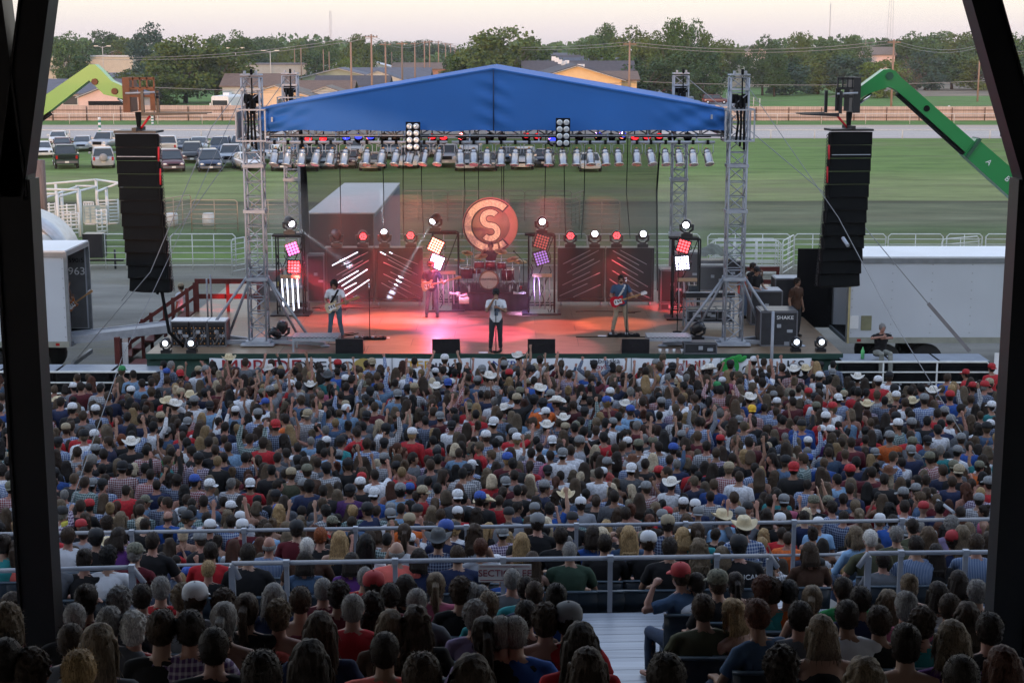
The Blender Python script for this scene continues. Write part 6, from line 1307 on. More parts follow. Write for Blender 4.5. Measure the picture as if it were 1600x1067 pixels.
def figure(sex, pose, face=False):
    """returns joints and a builder per part; body faces +Y, feet on z=0"""
    m = sex == 'm'; k = 1.0 if m else .94
    shw = (.212 if m else .176); J = {}
    seat = pose.startswith('sit'); hz = .50 if seat else .94*k; lean = {'sit':.10,'sit_lean':.20,'sit_hand':.10}.get(pose, .02)
    L = lambda t: Vector((0, lean*t*1.4-(.02 if not seat else 0), hz+t))
    up = lambda t: L(t*k)
    H = L(.705*k)+Vector((0,.022,0)); J['H'] = H; J['k'] = k; J['lean'] = lean
    J['torso'] = [(*up(t), rx, ry) for t, rx, ry in (((-.10,.145,.115),(-.02,.168,.125),(.08,.158,.115),(.17,.143,.105),(.28,.168,.122),(.38,.190,.130),(.46,.200,.114),(.505,.168,.092),(.548,.098,.070)) if m else ((-.10,.150,.125),(-.02,.168,.132),(.07,.150,.115),(.16,.122,.095),(.27,.135,.105),(.36,.150,.115),(.44,.155,.095),(.485,.125,.075),(.52,.065,.055)))]
    S_ = {}
    for s in (-1,1):
        sh = up(.465)+Vector((s*shw,0,0))
        if pose == 'up2' or (pose == 'up1' and s > 0): el = sh+Vector((s*.10,.08,.24*k)); wr_ = el+Vector((-s*.03,.08,.245*k)); hd = (0,.1,1); pd = (0,1,0); gr = .25 if pose == 'up2' else .9
        elif pose == 'wide' or (pose == 'point' and s > 0): el = sh+Vector((s*.19,.14,.12*k)); wr_ = el+Vector((s*(.03 if pose == 'point' else -.10),.15,.21*k)); hd = (s*.1,.5,1); pd = (0,1,-.4); gr = .9
        elif pose in ('phone',): el = sh+Vector((s*.10,.14,-.20*k)); wr_ = el+Vector((-s*.17,.14,.23*k)); hd = (-s*.2,.1,1); pd = (-s,0,0); gr = .9
        elif pose == 'fold': el = sh+Vector((s*.10,.08,-.26*k)); wr_ = el+Vector((-s*.22,.18,.03)); hd = (-s*1,.2,.05); pd = (0,-1,0); gr = .5
        elif pose == 'cup' and s > 0: el = sh+Vector((s*.08,.04,-.27*k)); wr_ = el+Vector((-s*.05,.22,.10)); hd = (0,1,.2); pd = (-s,0,0); gr = 1.0
        elif pose == 'sit_hand' and s < 0: el = sh+Vector((s*.22,.10,-.05)); wr_ = el+Vector((-s*.16,.06,.20)); hd = (-s*.6,0,1); pd = (-s,0,-.3); gr = .8
        elif seat: el = sh+Vector((s*.10,.06+lean*.2,-.26*k)); wr_ = el+Vector((-s*.12,.22,-.06)); hd = (-s*.4,1,-.1); pd = (0,0,-1); gr = .5
        else: el = sh+Vector((s*.065,-.03,-.29*k)); wr_ = el+Vector((s*.01,.07,-.25*k)); hd = (0,.15,-1); pd = (-s,0,0); gr = .45
        if seat: hp = Vector((s*.095,0,hz)); kn = Vector((s*.13,.43,.53)); an = Vector((s*.13,.42,.09))
        else: hp = Vector((s*.095,0,hz-.02)); kn = Vector((s*.105,.03,.50*k)); an = Vector((s*.11,-.01,.085))
        S_[s] = dict(sh=sh, el=el, wr=wr_, hd=hd, pd=pd, gr=gr, hp=hp, kn=kn, an=an)
    J['S'] = S_; return J
def head_mb(b, H, k, face=False):
    q = k**.5*1.02; b.sphere(H+Vector((0,-.012,.018))*q, (.076*q,.094*q,.100*q), 16, 12); b.sphere(H+Vector((0,.022,-.035))*q, (.060*q,.066*q,.078*q), 14, 10); b.sphere(H+Vector((0,.052,-.085))*q, (.032*q,.028*q,.026*q), 10, 8)
    b.path([H+Vector((0,.082,.015))*q, H+Vector((0,.104,-.022))*q, H+Vector((0,.088,-.032))*q], [.008,.014,.010], 8); b.sphere(H+Vector((0,.100,-.024))*q, (.016,.014,.011), 8, 6)
    b.sphere(H+Vector((0,.074,.028))*q, (.055,.018,.012), 10, 6); b.sphere(H+Vector((0,.082,-.056))*q, (.024,.012,.008), 8, 6)
    for s in (-1,1): b.sphere(H+Vector((s*.077,-.004,-.008))*q, (.012,.020,.031), 8, 6)
def body_mb(J, face=False):
    b = MB(); k = J['k']; H = J['H']; loft(b, [(x,y,z,rx*.97,ry*.97) for x,y,z,rx,ry in J['torso']]); nb = Vector(J['torso'][-2][:3])
    seg(b, [nb, H+Vector((0,-.015,-.06))], [.062*k**.5,.054*k**.5], 12); head_mb(b, H, k, face); a = 1. if k > .99 else .84
    for s, q in J['S'].items():
        seg(b, [q['sh'], q['sh'].lerp(q['el'],.35), q['el'], q['el'].lerp(q['wr'],.3), q['wr']], [.056*a,.050*a,.040*a,.041*a,.027*a], 10); seg(b, [nb+Vector((0,0,.03)), q['sh']], [.055*a,.054*a], 8)
        hand(b, q['wr'], q['hd'], s, q['pd'], q['gr'], point=(q['gr'] == .9))
        seg(b, [q['hp'], q['hp'].lerp(q['kn'],.4), q['kn'], q['kn'].lerp(q['an'],.3), q['an']], [.088,.078,.056,.056,.038], 12)
        seg(b, [q['an']+Vector((0,-.02,-.04)), q['an']+Vector((0,.13,-.055))], [.040,.030], 8)
    return b
def shirt_mb(J, kind, infl=.014):
    b = MB(); T = J['torso']; k = J['k']; a = 1. if k > .99 else .84
    low = T[0:] if kind != 'crop' else T[3:]
    if kind == 'tank':
        loft(b, [(x,y,z,rx+infl*.6,ry+infl*.7) for x,y,z,rx,ry in T[:6]]+[(T[6][0],T[6][1]-.004,T[6][2]+.005,.118,.108),(T[6][0],T[6][1]-.01,T[6][2]+.02,.07,.085)])
        for s in (-1,1): sh = J['S'][s]['sh']; t6 = Vector(T[5][:3]); b.path([t6+Vector((s*.085,.10,0)), Vector((s*.095,sh.y+.02,sh.z+.045)), t6+Vector((s*.09,-.10,.0))],[.02,.018,.02],8)
        return b
    rows = [(x,y,z,rx+infl*(1.5 if i < 2 else 1),ry+infl*(1.5 if i < 2 else 1)) for i,(x,y,z,rx,ry) in enumerate(T[:-1])]; x,y,z,rx,ry = T[-1]; rows.append((x,y,z-.004,rx*1.0,ry*1.0)); loft(b, rows)
    nb = Vector(T[-2][:3])
    for s, q in J['S'].items():
        seg(b, [nb+Vector((0,0,.012)), q['sh']], [.064*a,.068*a], 10)
        if kind == 'long': seg(b, [q['sh'], q['sh'].lerp(q['el'],.4), q['el'], q['el'].lerp(q['wr'],.9)], [.070*a,.066*a,.058*a,.042*a], 10)
        else: b.path([q['sh'], q['sh'].lerp(q['el'],.35), q['sh'].lerp(q['el'],.68)], [.068*a,.069*a,.068*a], 12); b.sphere(q['sh'],.068*a,10,6)
    return b
def pants_mb(J, short=False):
    b = MB(); T = J['torso']; loft(b, [(x,y,z,rx+.008,ry+.008) for x,y,z,rx,ry in [(T[0][0],T[0][1],T[0][2]-.02,.13,.10)]+T[:3]])
    for s, q in J['S'].items():
        e = q['kn'].lerp(q['an'], .96 if not short else -.05) if not short else q['hp'].lerp(q['kn'], .85)
        if short: seg(b, [q['hp'], e], [.102,.084], 12)
        else: seg(b, [q['hp'], q['hp'].lerp(q['kn'],.4), q['kn'], q['kn'].lerp(q['an'],.4)], [.100,.090,.070,.066], 12); b.path([q['kn'].lerp(q['an'],.35), e], [.066,.058], 12)
    return b
def shoes_mb(J):
    b = MB()
    for s, q in J['S'].items(): b.sphere(q['an']+Vector((0,.05,-.045)), (.052,.14,.045), 12, 8); b.path([q['an']+Vector((0,-.01,-.04)), q['an']+Vector((0,-.01,.03))],[.05,.046],10)
    return b
def folds(amp):
    def f(co, no):
        n = np.sin(co[:,2]*31+np.sin(co[:,0]*17)*2.2+co[:,1]*9)*np.sin(co[:,0]*23+co[:,2]*7)+.6*np.sin(co[:,2]*63+co[:,0]*40)
        return co+no*(n*amp)[:,None]
    return f
def hair_mesh(style, voxel=.008, faces=1500, seed=0, k=1.):
    """around the head centre, face towards +Y"""
    b = MB(); V = Vector; drape = 0
    if style == 'bald':
        for a in range(-7,8): t = a/7*1.9; b.sphere((.074*math.sin(t), -.012-.088*math.cos(t), -.015), (.016,.016,.035), 8, 6)
    elif style in ('short','buzz','crop'):
        g = {'short':.012,'buzz':.004,'crop':.008}[style]
        b.sphere((0,-.018,.028), (.078+g,.090+g,.094+g), 18, 12); b.sphere((0,-.045,-.02), (.072+g*.7,.055+g,.062), 14, 10)
        if style == 'short': b.sphere((0,.045,.085), (.055,.045,.030), 12, 8)
        for s in (-1,1): b.path([(s*.076,.02,.03),(s*.075,.012,-.015)],[.012,.006],6)
    else:
        b.sphere((0,-.022,.030), (.090,.098,.102), 18, 12); b.sphere((0,.0,.065), (.078,.085,.062), 14, 8); b.sphere((0,-.05,-.03), (.085,.06,.075), 14, 10)
    r = random.Random(seed)
    if style in ('long','wavy','bob','curlylong'):
        end = {'long':-.40,'wavy':-.36,'bob':-.14,'curlylong':-.27}[style]; n = 7; rows = []
        for i in range(n+1):
            t = i/n; z = .03+(end-.03)*t; w_ = (.092+.028*math.sin(min(1,t*1.6)*math.pi*.5)-.045*max(0,t-.55)/.45) if style != 'bob' else (.092+.022*t)
            y = -.055-.065*min(1,t*1.5)+(.02*t if style == 'bob' else 0); rows.append((0,y,z,w_,.055-.022*t if style != 'bob' else .062-.01*t))
        loft(b, rows[::-1], 22)
        for s in (-1,1): b.path([(s*.082,-.0,.04),(s*.092,-.01,-.06),(s*.105,-.02,max(end*.6,-.2))],[.022,.024,.012],8)
        if style in ('long','wavy','curlylong'):
            for i in range(16):
                x = -.10+.20*i/15; e = end-r.uniform(-.04,.05); b.path([(x*.8,-.15,end*.45),(x,-.155+.02*abs(x)*10*.3,end*.8),(x*1.05+r.uniform(-.012,.012),-.13,e)],[.014,.012,.004],6)
    if style == 'pony':
        b.path([(0,-.10,.045),(0,-.155,.03),(0,-.165,-.06),(.01,-.15,-.18),(.0,-.135,-.27)],[.03,.032,.038,.03,.008],10)
    if style == 'bun': b.sphere((0,-.085,.105), (.048,.045,.042), 12, 8)
    if style in ('curly','curlylong'):
        for i in range(170):
            a = r.uniform(0,6.283); e = r.uniform(-.5,1.5); rr_ = V((math.cos(a)*math.cos(e), math.sin(a)*math.cos(e), math.sin(e)))
            p = V((0,-.02,.03))+V((rr_.x*.095,rr_.y*.100,rr_.z*.105))
            if p.y > .055 and p.z < .07: continue
            b.sphere(p, r.uniform(.009,.016), 7, 5)
        if style == 'curlylong':
            for i in range(60): b.sphere((r.uniform(-.11,.11), -.15+r.uniform(-.01,.02), r.uniform(-.28,.0)), r.uniform(.010,.018), 7, 5)
    def locks(co, no):
        x, y, z = co[:,0], co[:,1]+.03, co[:,2]; phi = np.arctan2(x, -y); amp = {'bald':.001,'buzz':.0008,'crop':.0015,'short':.004,'bob':.004,'long':.005,'wavy':.008,'pony':.0035,'bun':.003,'curly':.005,'curlylong':.006}[style]
        wv = 2.5*np.sin(z*(34 if style == 'wavy' else 11)+phi*2+seed)
        if style in ('short','crop','curly','buzz'): n = np.sin(x*150+np.sin(z*90)*2+seed)*np.sin(z*120+y*140)+.5*np.sin(phi*23+z*60)
        else: n = np.sin(phi*17+wv+x*60)+.6*np.sin(phi*31-wv*.7+x*110+seed)
        lo = np.maximum(0, -.02-z)**.5 if style in ('wavy',) else 0*z
        co = co+no*(n*amp)[:,None]; co[:,0] += .02*np.sin(z*26+phi*3)*lo*2.2; return co
    me = fuse(b, voxel, faces, 1, locks)
    if faces < 2000 or style == 'bald': return me
    vs = [v.co.copy() for v in me.vertices]; fs = [tuple(p.vertices) for p in me.polygons]; n0 = len(vs); nf = len(fs); L_ = {'long':.09,'wavy':.09,'bob':.05,'pony':.05,'curlylong':.04}.get(style,.016)
    for i in range(420):
        v = me.vertices[r.randrange(n0)]; p, q = v.co, v.normal; t = Vector((r.uniform(-.3,.3),r.uniform(-.3,.3),-1.)) if L_ > .04 else Vector((r.uniform(-1,1),r.uniform(-1,1),r.uniform(-.6,1))); s_ = q.cross(t).normalized()*.0022; a = len(vs); l = L_*r.uniform(.6,1.3)
        vs += [p-s_, p+s_, p+q*.007+t*l*.5+s_*.6, p+q*r.uniform(.004,.013)+t*l]; fs += [(a,a+1,a+2),(a,a+2,a+3)]
    m2 = D.meshes.new('hair'); m2.from_pydata(vs, [], fs); m2.polygons.foreach_set('use_smooth', [True]*len(fs)); m2.update(); return m2
def cap_mesh(k=1., back=False):
    b = MB(); P = []
    prof = [(.100,-.005),(.101,.03),(.096,.062),(.080,.090),(.050,.108),(.012,.114)]
    b.lathe([(r, z) for r, z in prof], (0,-.012,.035), 20); s = -1 if back else 1
    Q = []
    for i in range(9): a = -1.05+2.1*i/8; c, sn = math.cos(a), math.sin(a); Q.append([(.086*sn,-.012+s*(.085*c),.040),(.092*sn*1.08,-.012+s*(.085*c+.075),.026-.012*abs(sn)),(.092*sn*1.08,-.012+s*(.085*c+.075),.020-.012*abs(sn)),(.086*sn,-.012+s*(.085*c),.030)])
    b.rings(Q); b.sphere((0,-.012,.150),.009,8,5); me = b.mesh('cap'); return me
def cowboy_mesh(seed=0):
    b = MB(); n = 36; rows = []
    def ring(r, z, lift=0, fl=1.0, dent=0):
        o = []
        for j in range(n):
            a = 2*math.pi*j/n; x = r*math.cos(a)*fl; y = r*1.14*math.sin(a); zz = z+lift*(abs(math.cos(a))**2.2)-.012*abs(math.sin(a))**2*(1 if lift else 0)-dent*max(0,1-abs(x)/.05); o.append((x,y-.012,zz))
        return o
    rows = [ring(.097,.052),ring(.115,.050,.004),ring(.155,.048,.030),ring(.188,.052,.066,.93),ring(.190,.056,.068,.93),ring(.155,.056,.032),ring(.115,.058,.004),ring(.099,.062),ring(.094,.10),ring(.088,.14),ring(.078,.165,0,.9),ring(.052,.172,0,.85,.02),ring(.015,.165,0,1,.025)]
    b.rings(rows); return b.mesh('cowboy_hat')
POSES = ['stand','up1','up2','phone','fold','cup','sit','sit_lean','sit_hand']
TPL = {}
def ground_loc(me): return me
def template(sex, pose, kind, hi=True):
    key = (sex, pose, kind, hi)
    if key in TPL: return TPL[key]
    J = figure(sex, pose); vx = .011 if hi else .02
    if kind == 'body': r = fuse(body_mb(J), .010 if hi else .016, 3600 if hi else 700, 1)
    elif kind == 'pants': r = fuse(pants_mb(J), .016 if hi else .03, 700 if hi else 150, 1)
    elif kind == 'shorts': r = fuse(pants_mb(J, True), .016 if hi else .03, 600 if hi else 150, 1)
    elif kind == 'shoes': r = fuse(shoes_mb(J), .014, 260, 1)
    else: r = fuse(shirt_mb(J, kind), vx, 1500 if hi else 420, 1, folds(.0042 if hi else .003))
    TPL[key] = r; return r
HAIRM = {}
def hairm(style, hi=True):
    if (style, hi) not in HAIRM: HAIRM[(style, hi)] = hair_mesh(style, .007 if hi else .012, 2600 if hi else 330, len(HAIRM))
    return HAIRM[(style, hi)]
HC = {'black':(0.0072,0.00648,0.00648),'dark':(0.0158,0.0101,0.0072),'brown':(0.036,0.0216,0.013),'lightbrown':(0.0756,0.049,0.0288),'blonde':(.30,.20,.095),'ash':(0.122,0.09,0.0576),'platinum':(.48,.40,.28),'auburn':(0.0612,0.0202,0.0101),'red':(.20,.055,.018),'grey':(0.115,0.112,0.108),'white':(0.324,0.317,0.302)}
for n_ in ('grey','white','blonde','ash','platinum','lightbrown'): HC[n_] = tuple(min(.8,v*(1.5 if n_ in ('grey','white') else 1.0)) for v in HC[n_])
def hair_mat(n):
    if 'hair_'+n in MATS: return MATS['hair_'+n]
    m = mat('hair_'+n, HC[n], .55, 0, .6, 60, bump=.4, det=4, stretch=(3,3,.25), spec=.22); return m
SKIN = [mat('skin_'+n, tuple(v*.74 for v in c), .5, 0, .06, 10, spec=.35) for n, c in (('fair',(.42,.25,.18)),('tan',(.33,.185,.125)),('rosy',(.42,.22,.165)),('deep',(.22,.12,.08)))]
SC_ = {'black':(.012,.012,.014),'white':(.52,.54,.58),'lightgrey':(.30,.32,.36),'grey':(.13,.14,.16),'navy':(.016,.026,.075),'blue':(.022,.085,.34),'lightblue':(.20,.34,.52),'denim':(.06,.11,.20),'teal':(.03,.26,.28),'green':(.02,.24,.07),'darkgreen':(.03,.06,.04),'olive':(.08,.085,.05),'red':(.33,.014,.02),'maroon':(.10,.010,.018),'coral':(.58,.12,.10),'pink':(.52,.13,.22),'purple':(.12,.035,.20),'lavender':(.25,.20,.34),'orange':(.62,.13,.025),'brown':(.07,.035,.022),'cream':(.45,.40,.30),'magenta':(.38,.02,.17)}
PL = {'blueplaid':((.03,.07,.20),(.42,.47,.55)),'navyplaid':((.012,.02,.06),(.20,.24,.32)),'redplaid':((.22,.015,.02),(.42,.40,.42)),'purpleplaid':((.08,.04,.12),(.42,.38,.45)),'greenplaid':((.03,.08,.08),(.28,.34,.34)),'greyplaid':((.10,.11,.13),(.42,.43,.45)),'bluestripe':((.05,.10,.22),(.45,.50,.55))}
def shirt_mat(n):
    if n in SC_: return mat('cloth_'+n, tuple(v*(.78 if n not in ('white','red','coral','lightblue') else 1.1) for v in SC_[n]), .85, 0, .10, 9, bump=.15, spec=.2)
    if 'cloth_'+n in MATS: return MATS['cloth_'+n]
    a, c = PL[n]; m = D.materials.new('cloth_'+n); m.use_nodes = True; t, b = nodes_of(m); b.inputs['Roughness'].default_value = .85; b.inputs['Specular IOR Level'].default_value = .2
    N = t.nodes.new; L = t.links.new; tcn = N('ShaderNodeTexCoord'); prev = None; outs = []
    for d, s in (('X',17.),('Z',15.)):
        w1 = N('ShaderNodeTexWave'); w1.bands_direction = d; w1.inputs['Scale'].default_value = s*.5 if n != 'bluestripe' else (s if d == 'X' else .01); w1.inputs['Distortion'].default_value = .6; w1.inputs['Detail'].default_value = 0; L(tcn.outputs['Object'], w1.inputs['Vector'])
        r = N('ShaderNodeMapRange'); r.inputs[1].default_value = .55; r.inputs[2].default_value = .75; L(w1.outputs['Fac'], r.inputs[0]); outs.append(r)
    ad_ = N('ShaderNodeMath'); ad_.operation = 'ADD'; L(outs[0].outputs[0], ad_.inputs[0]); L(outs[1].outputs[0], ad_.inputs[1]); hf = N('ShaderNodeMath'); hf.operation = 'MULTIPLY'; hf.inputs[1].default_value = .5; L(ad_.outputs[0], hf.inputs[0])
    mx = N('ShaderNodeMix'); mx.data_type = 'RGBA'; mx.inputs[6].default_value = a+(1,); mx.inputs[7].default_value = c+(1,); L(hf.outputs[0], mx.inputs[0]); L(mx.outputs[2], b.inputs['Base Color']); MATS['cloth_'+n] = m; return m
HATM = {'whitecap':mat('cap_white',(.5,.52,.55),.7),'greycap':mat('cap_grey',(.16,.17,.18),.8),'blackcap':mat('cap_black',(.012,.013,.016),.7),'redcap':mat('cap_red',(.32,.02,.025),.7),'bluecap':mat('cap_blue',(.03,.07,.28),.7),'tancap':mat('cap_tan',(.26,.22,.15),.8),'greencap':mat('cap_green',(.03,.20,.07),.7),'camocap':mat('cap_camo',(.11,.11,.08),.8,0,.7,40),'yellowcap':mat('cap_yellow',(.6,.36,.03),.7),
    'strawhat':mat('hat_straw',(.50,.42,.27),.7,0,.1,30),'whitehat':mat('hat_white',(.56,.54,.50),.7,0,.05,20),'greyhat':mat('hat_grey',(.06,.065,.07),.8),'brownhat':mat('hat_brown',(.10,.04,.02),.7)}
CAPM = cap_mesh(); CAPB = cap_mesh(back=True); COWM = cowboy_mesh()
M_DEN = mat('denim', (.035,.055,.10), .85, 0, .2, 8); M_KHA = mat('khaki', (.28,.23,.17), .85, 0, .1, 8); M_DRK = mat('dark_trousers', (.014,.015,.018), .8); M_SHOE = mat('shoe_leather', (.03,.022,.018), .5); M_CUP = mat('beer_cup', (.62,.62,.62), .35)
def linkp(name, me, m, parent, loc=(0,0,0)):
    if not me.materials: me.materials.append(m)
    o = D.objects.new(name, me); COL.objects.link(o); o.material_slots[0].link = 'OBJECT'; o.material_slots[0].material = m
    if parent is not None: o.parent = parent; o.location = loc
    return o
def person(loc, yaw, sex, pose, garment, cloth, hair, hcol, label, group, scale=1., hat=None, skin=0, hi=True, cup=False, legs=None, shoes=False, hips=True):
    b = linkp('person', template(sex, pose, 'body', hi), SKIN[skin], None); b.location = loc; b.rotation_euler[2] = yaw; b.scale = (scale,)*3; tag(b, label, 'person', group)
    J = figure(sex, pose); H = J['H']; linkp({'tee':'shirt','long':'shirt','tank':'tank_top'}[garment], template(sex, pose, garment, hi), shirt_mat(cloth), b)
    if hips: linkp('trousers', template(sex, pose, 'pants', hi), legs or M_DEN, b)
    if shoes: linkp('shoes', template(sex, pose, 'shoes'), M_SHOE, b)
    if hair: h = linkp('hair', hairm(hair, hi), hair_mat(hcol), b, H); h.scale = (J['k']**.5*(1.035 if hair in ('short','crop','buzz','bald') else 1.03),)*3
    if hat:
        me = COWM if hat.endswith('hat') else (CAPB if hat in ('bluecap','greycap') and int(loc[0]*7) % 2 else CAPM); h = linkp('cowboy_hat' if hat.endswith('hat') else 'cap', me, HATM[hat], b, H+Vector((0,0,.005))); h.scale = (1.06,)*3
    if cup:
        q = J['S'][1]; c = q['wr']+Vector(q['hd']).normalized()*.07+Vector((-.02,0,0)); 
        if 'CUP' not in TPL: TPL['CUP'] = MB().lathe([(.033,-.05),(.047,.08),(.040,.08)], (0,0,0), 12).mesh('plastic_cup')
        cu = linkp('plastic_cup', TPL['CUP'], M_CUP, None); M = Matrix.Rotation(yaw,3,'Z'); cu.location = Vector(loc)+M @ (c*scale); tag(cu, 'pale beer cup held by the '+label, 'cup'); cu['label'] = ' '.join(cu['label'].split()[:15]); CUPS.append(cu)
    return b
CUPS = []
# ------------------------------------------------------------------ grandstand the picture is taken from
SLP = .05
def ye(x, y): return y-SLP*x
def yy(x, e): return e+SLP*x
def zfl(e):
    if e > 17.5: return 2.8-.2*(e-18.3)
    if e > 15.35: return 3.5
    return 3.5+.238*math.ceil((15.35-e)/.85)
gs = thing('grandstand', 'dark steel grandstand with stepped aluminium floors, sloping struts and a roof over the spectators', 'grandstand', (0,0,0))
MBOARD = mat('aluminium_boards', (.30,.33,.38), .42, .3, .18, 1.2, stretch=(.5,14,1)); MSTK = mat('stand_steel', (.013,.013,.015), .42, .2, .2, 2)
def slab(e0, e1, z0, z1, m, name, X=17.):
    b = MB(); n = max(1, round((e1-e0)/.22)) if m is MBOARD else 1
    for i in range(n):
        a, c = e0+(e1-e0)*i/n, e0+(e1-e0)*(i+1)/n-.008; b.prism([(-X,yy(-X,a),z0),(X,yy(X,a),z0),(X,yy(X,c),z0),(-X,yy(-X,c),z0)],(0,0,z1-z0))
    part(name, b, m, gs)
slab(15.35, 17.42, 3.40, 3.5, MBOARD, 'walkway')
for i in range(5):
    e = 17.9+.8*i; slab(e-.4 if i else 17.43, e+.4, zfl(e+.001)-.10, zfl(e+.001), MBOARD, 'step_floor'); slab(e+.37, e+.395, zfl(e+.001)-.7, zfl(e+.001)-.11, MSTK, 'riser')
for i in range(14):
    e1_ = 15.34-.85*i; e0_ = e1_-.845; z = zfl(e0_+.4); slab(e0_, e1_, z-.08, z, MBOARD, 'step_floor'); slab(e1_-.02, e1_, z-.30, z-.085, MSTK, 'riser')
slab(21.88, 21.95, 0, 2.1, MSTK, 'front_wall'); slab(17.425, 17.43, 2.75, 3.39, MSTK, 'riser')
for s in (-1, 1):
    xc_ = -3.475 if s < 0 else 3.76; Y = 11.0 if s < 0 else 11.35; zk = PY(800,268,Y).z; b = MB()
    def ibeam(b, p0, p1, w_=.245, d=.30): b.beam(p0, p1, w_-.03, d, (0,1,0)); 
    b.box2((xc_-.11,Y-.09,0),(xc_+.11,Y+.09,zk))
    for k in (-1,1): b.box2((xc_+k*.122-.010,Y-.11,0),(xc_+k*.122+.010,Y+.11,zk-.05))
    part('column', b, MSTK, gs)
    for k in (-1, 1):
        p0 = Vector((xc_,Y,zk-.05)); tk = {(-1,-1):-.075,(-1,1):.19,(1,-1):-.35,(1,1):.1}[(s,k)]; p0 -= Vector((tk*.12,0,.12)); p1 = Vector((xc_+tk*(12.3-zk),Y,12.3)); f = MB().beam(p0, p1, .18, .20, (0,1,0)); d = (p1-p0).normalized(); sd = Vector((d.z,0,-d.x))
        for q in (-1,1): f.beam(p0+sd*q*.095, p1+sd*q*.095, .016, .23, (0,1,0))
        part('strut', f, MSTK, gs)
    0 and part('gusset', MB().box((xc_,Y-.185,zk-.15),(.5,.02,.6)) if False else MB().box((xc_,Y+.19,zk-.15),(.4,.02,.5)), MSTK, gs)
GX0 = -18.2
part('roof', MB().box2((GX0,-13,12.3),(24,13.2,12.5)), MSTK, gs)
part('back_wall', MB().box2((GX0,-13.2,0),(24,-13,12.6)), mat('wall_dark_boards',(.05,.05,.055),.8), gs)
for x in (-12.,-3.4,3.7,12.,20.): part('roof_beam', MB().box2((x-.12,-13,11.9),(x+.12,13,12.29)), MSTK, gs)
solo('sun_blocking_building', MB().box2((-46,-6,0),(GX0-.5,4,6.8)).prism([(-46,-6.4,6.8),(-46,4.4,6.8),(-46,-1,8.)],(28.5,0,0)), WLL['cream'], 'plain low building added out of view to keep low sun off the left crowd', 'building')  # unseen building added to shade the left crowd from the low sun
def rail(e, zt, u0, u1, label, segs, drop=1.0):
    t = thing('guard_rail', label, 'railing', (0,e,zt-drop)); 
    def P(u, v): 
        d = ray(u, v); k = e/(d.y-SLP*d.x); return Vector((d.x*k, d.y*k, CH+d.z*k))
    for a in segs:
        p0, p1 = P(a[0],a[1]), P(a[2],a[3]); part('top_rail', MB().tube(p0, p1, .027, n=10), M_ALU2, t)
        n = a[4]
        for i in range(n):
            q = p0.lerp(p1, (i+.5)/n if a[5] == 0 else i/max(1,n-1)); part('post', MB().box2((q.x-.027,q.y-.025,q.z-drop),(q.x+.027,q.y+.025,q.z-.02)), M_ALU2, t)
            part('clamp', MB().box((q.x,q.y-.005,q.z),(.07,.066,.07)), M_ALU, t)
        if len(a) > 6:
            for k in a[6]: part('lower_rail', MB().tube(p0-Vector((0,0,k)), p1-Vector((0,0,k)), .024, n=8), M_ALU2, t)
    return t, P
rA, PA = rail(21.6, 3.27, 0, 1600, 'long grey guard rail in front of the standing crowd', [(-60,835,1660,809,10,0,(.5,))], 1.05)
rB, PB = rail(17.45, 4.0, 0, 1600, 'nearer grey guard rail carrying the section sign', [(-60,893,206,886,2,1),(362,880,1203,868,5,0),(1357,864,1660,861,3,0)], .74)
def elbow(u, v, du, dv):
    p0 = PB(u, v); p1 = PB(u+du, v+dv); part('sloping_end', MB().path([p0, p0.lerp(p1,.15), p1],.032,10), M_ALU2, rB); part('post', MB().box2((p0.x-.035,p0.y-.03,p0.z-.74),(p0.x+.035,p0.y+.03,p0.z-.04)), M_ALU2, rB)
elbow(206,886,20,25); elbow(362,880,12,24); elbow(1203,868,12,18); elbow(1357,864,-16,22)
rC = thing('stair_rail', 'sloping grey stair rail in the crowd at the right', 'railing', tuple(PZ(1440,790,1.4))); part('rail', MB().tube(PZ(1443,765,1.5), PZ(1490,800,1.9), .03, n=8), M_ALU2, rC)
p = PB(789, 892); p.y -= .07; W_ = .615
sg = thing('section_sign', 'white sign reading SECTION EE hanging from the near rail', 'sign', tuple(p)); part('board', MB().box(p+Vector((0,0,-.0)),(W_,.015,.21)), mat('sign_board',(.42,.41,.40),.6,0,.1,4), sg); part('lettering', text_facing('SECTION EE', .115, p+Vector((0,-.012,0)), .003, 1.0), mat('sign_letters',(.16,.015,.03),.6,0,0), sg)
part('border', MB().box(p+Vector((0,-.010,.082)),(W_-.04,.003,.008)).box(p+Vector((0,-.010,-.082)),(W_-.04,.003,.008)), mat('sign_letters',(.16,.015,.03),.6,0,0), sg)
c = PY(1452,938,15.8); solo('walkway_sign', MB().box((c.x,yy(c.x,17.36),3.42),(.9,.02,.16)), mat('sign_grey',(.25,.26,.27),.6), 'long pale grey kerb sign at the walkway edge on the right', 'sign')

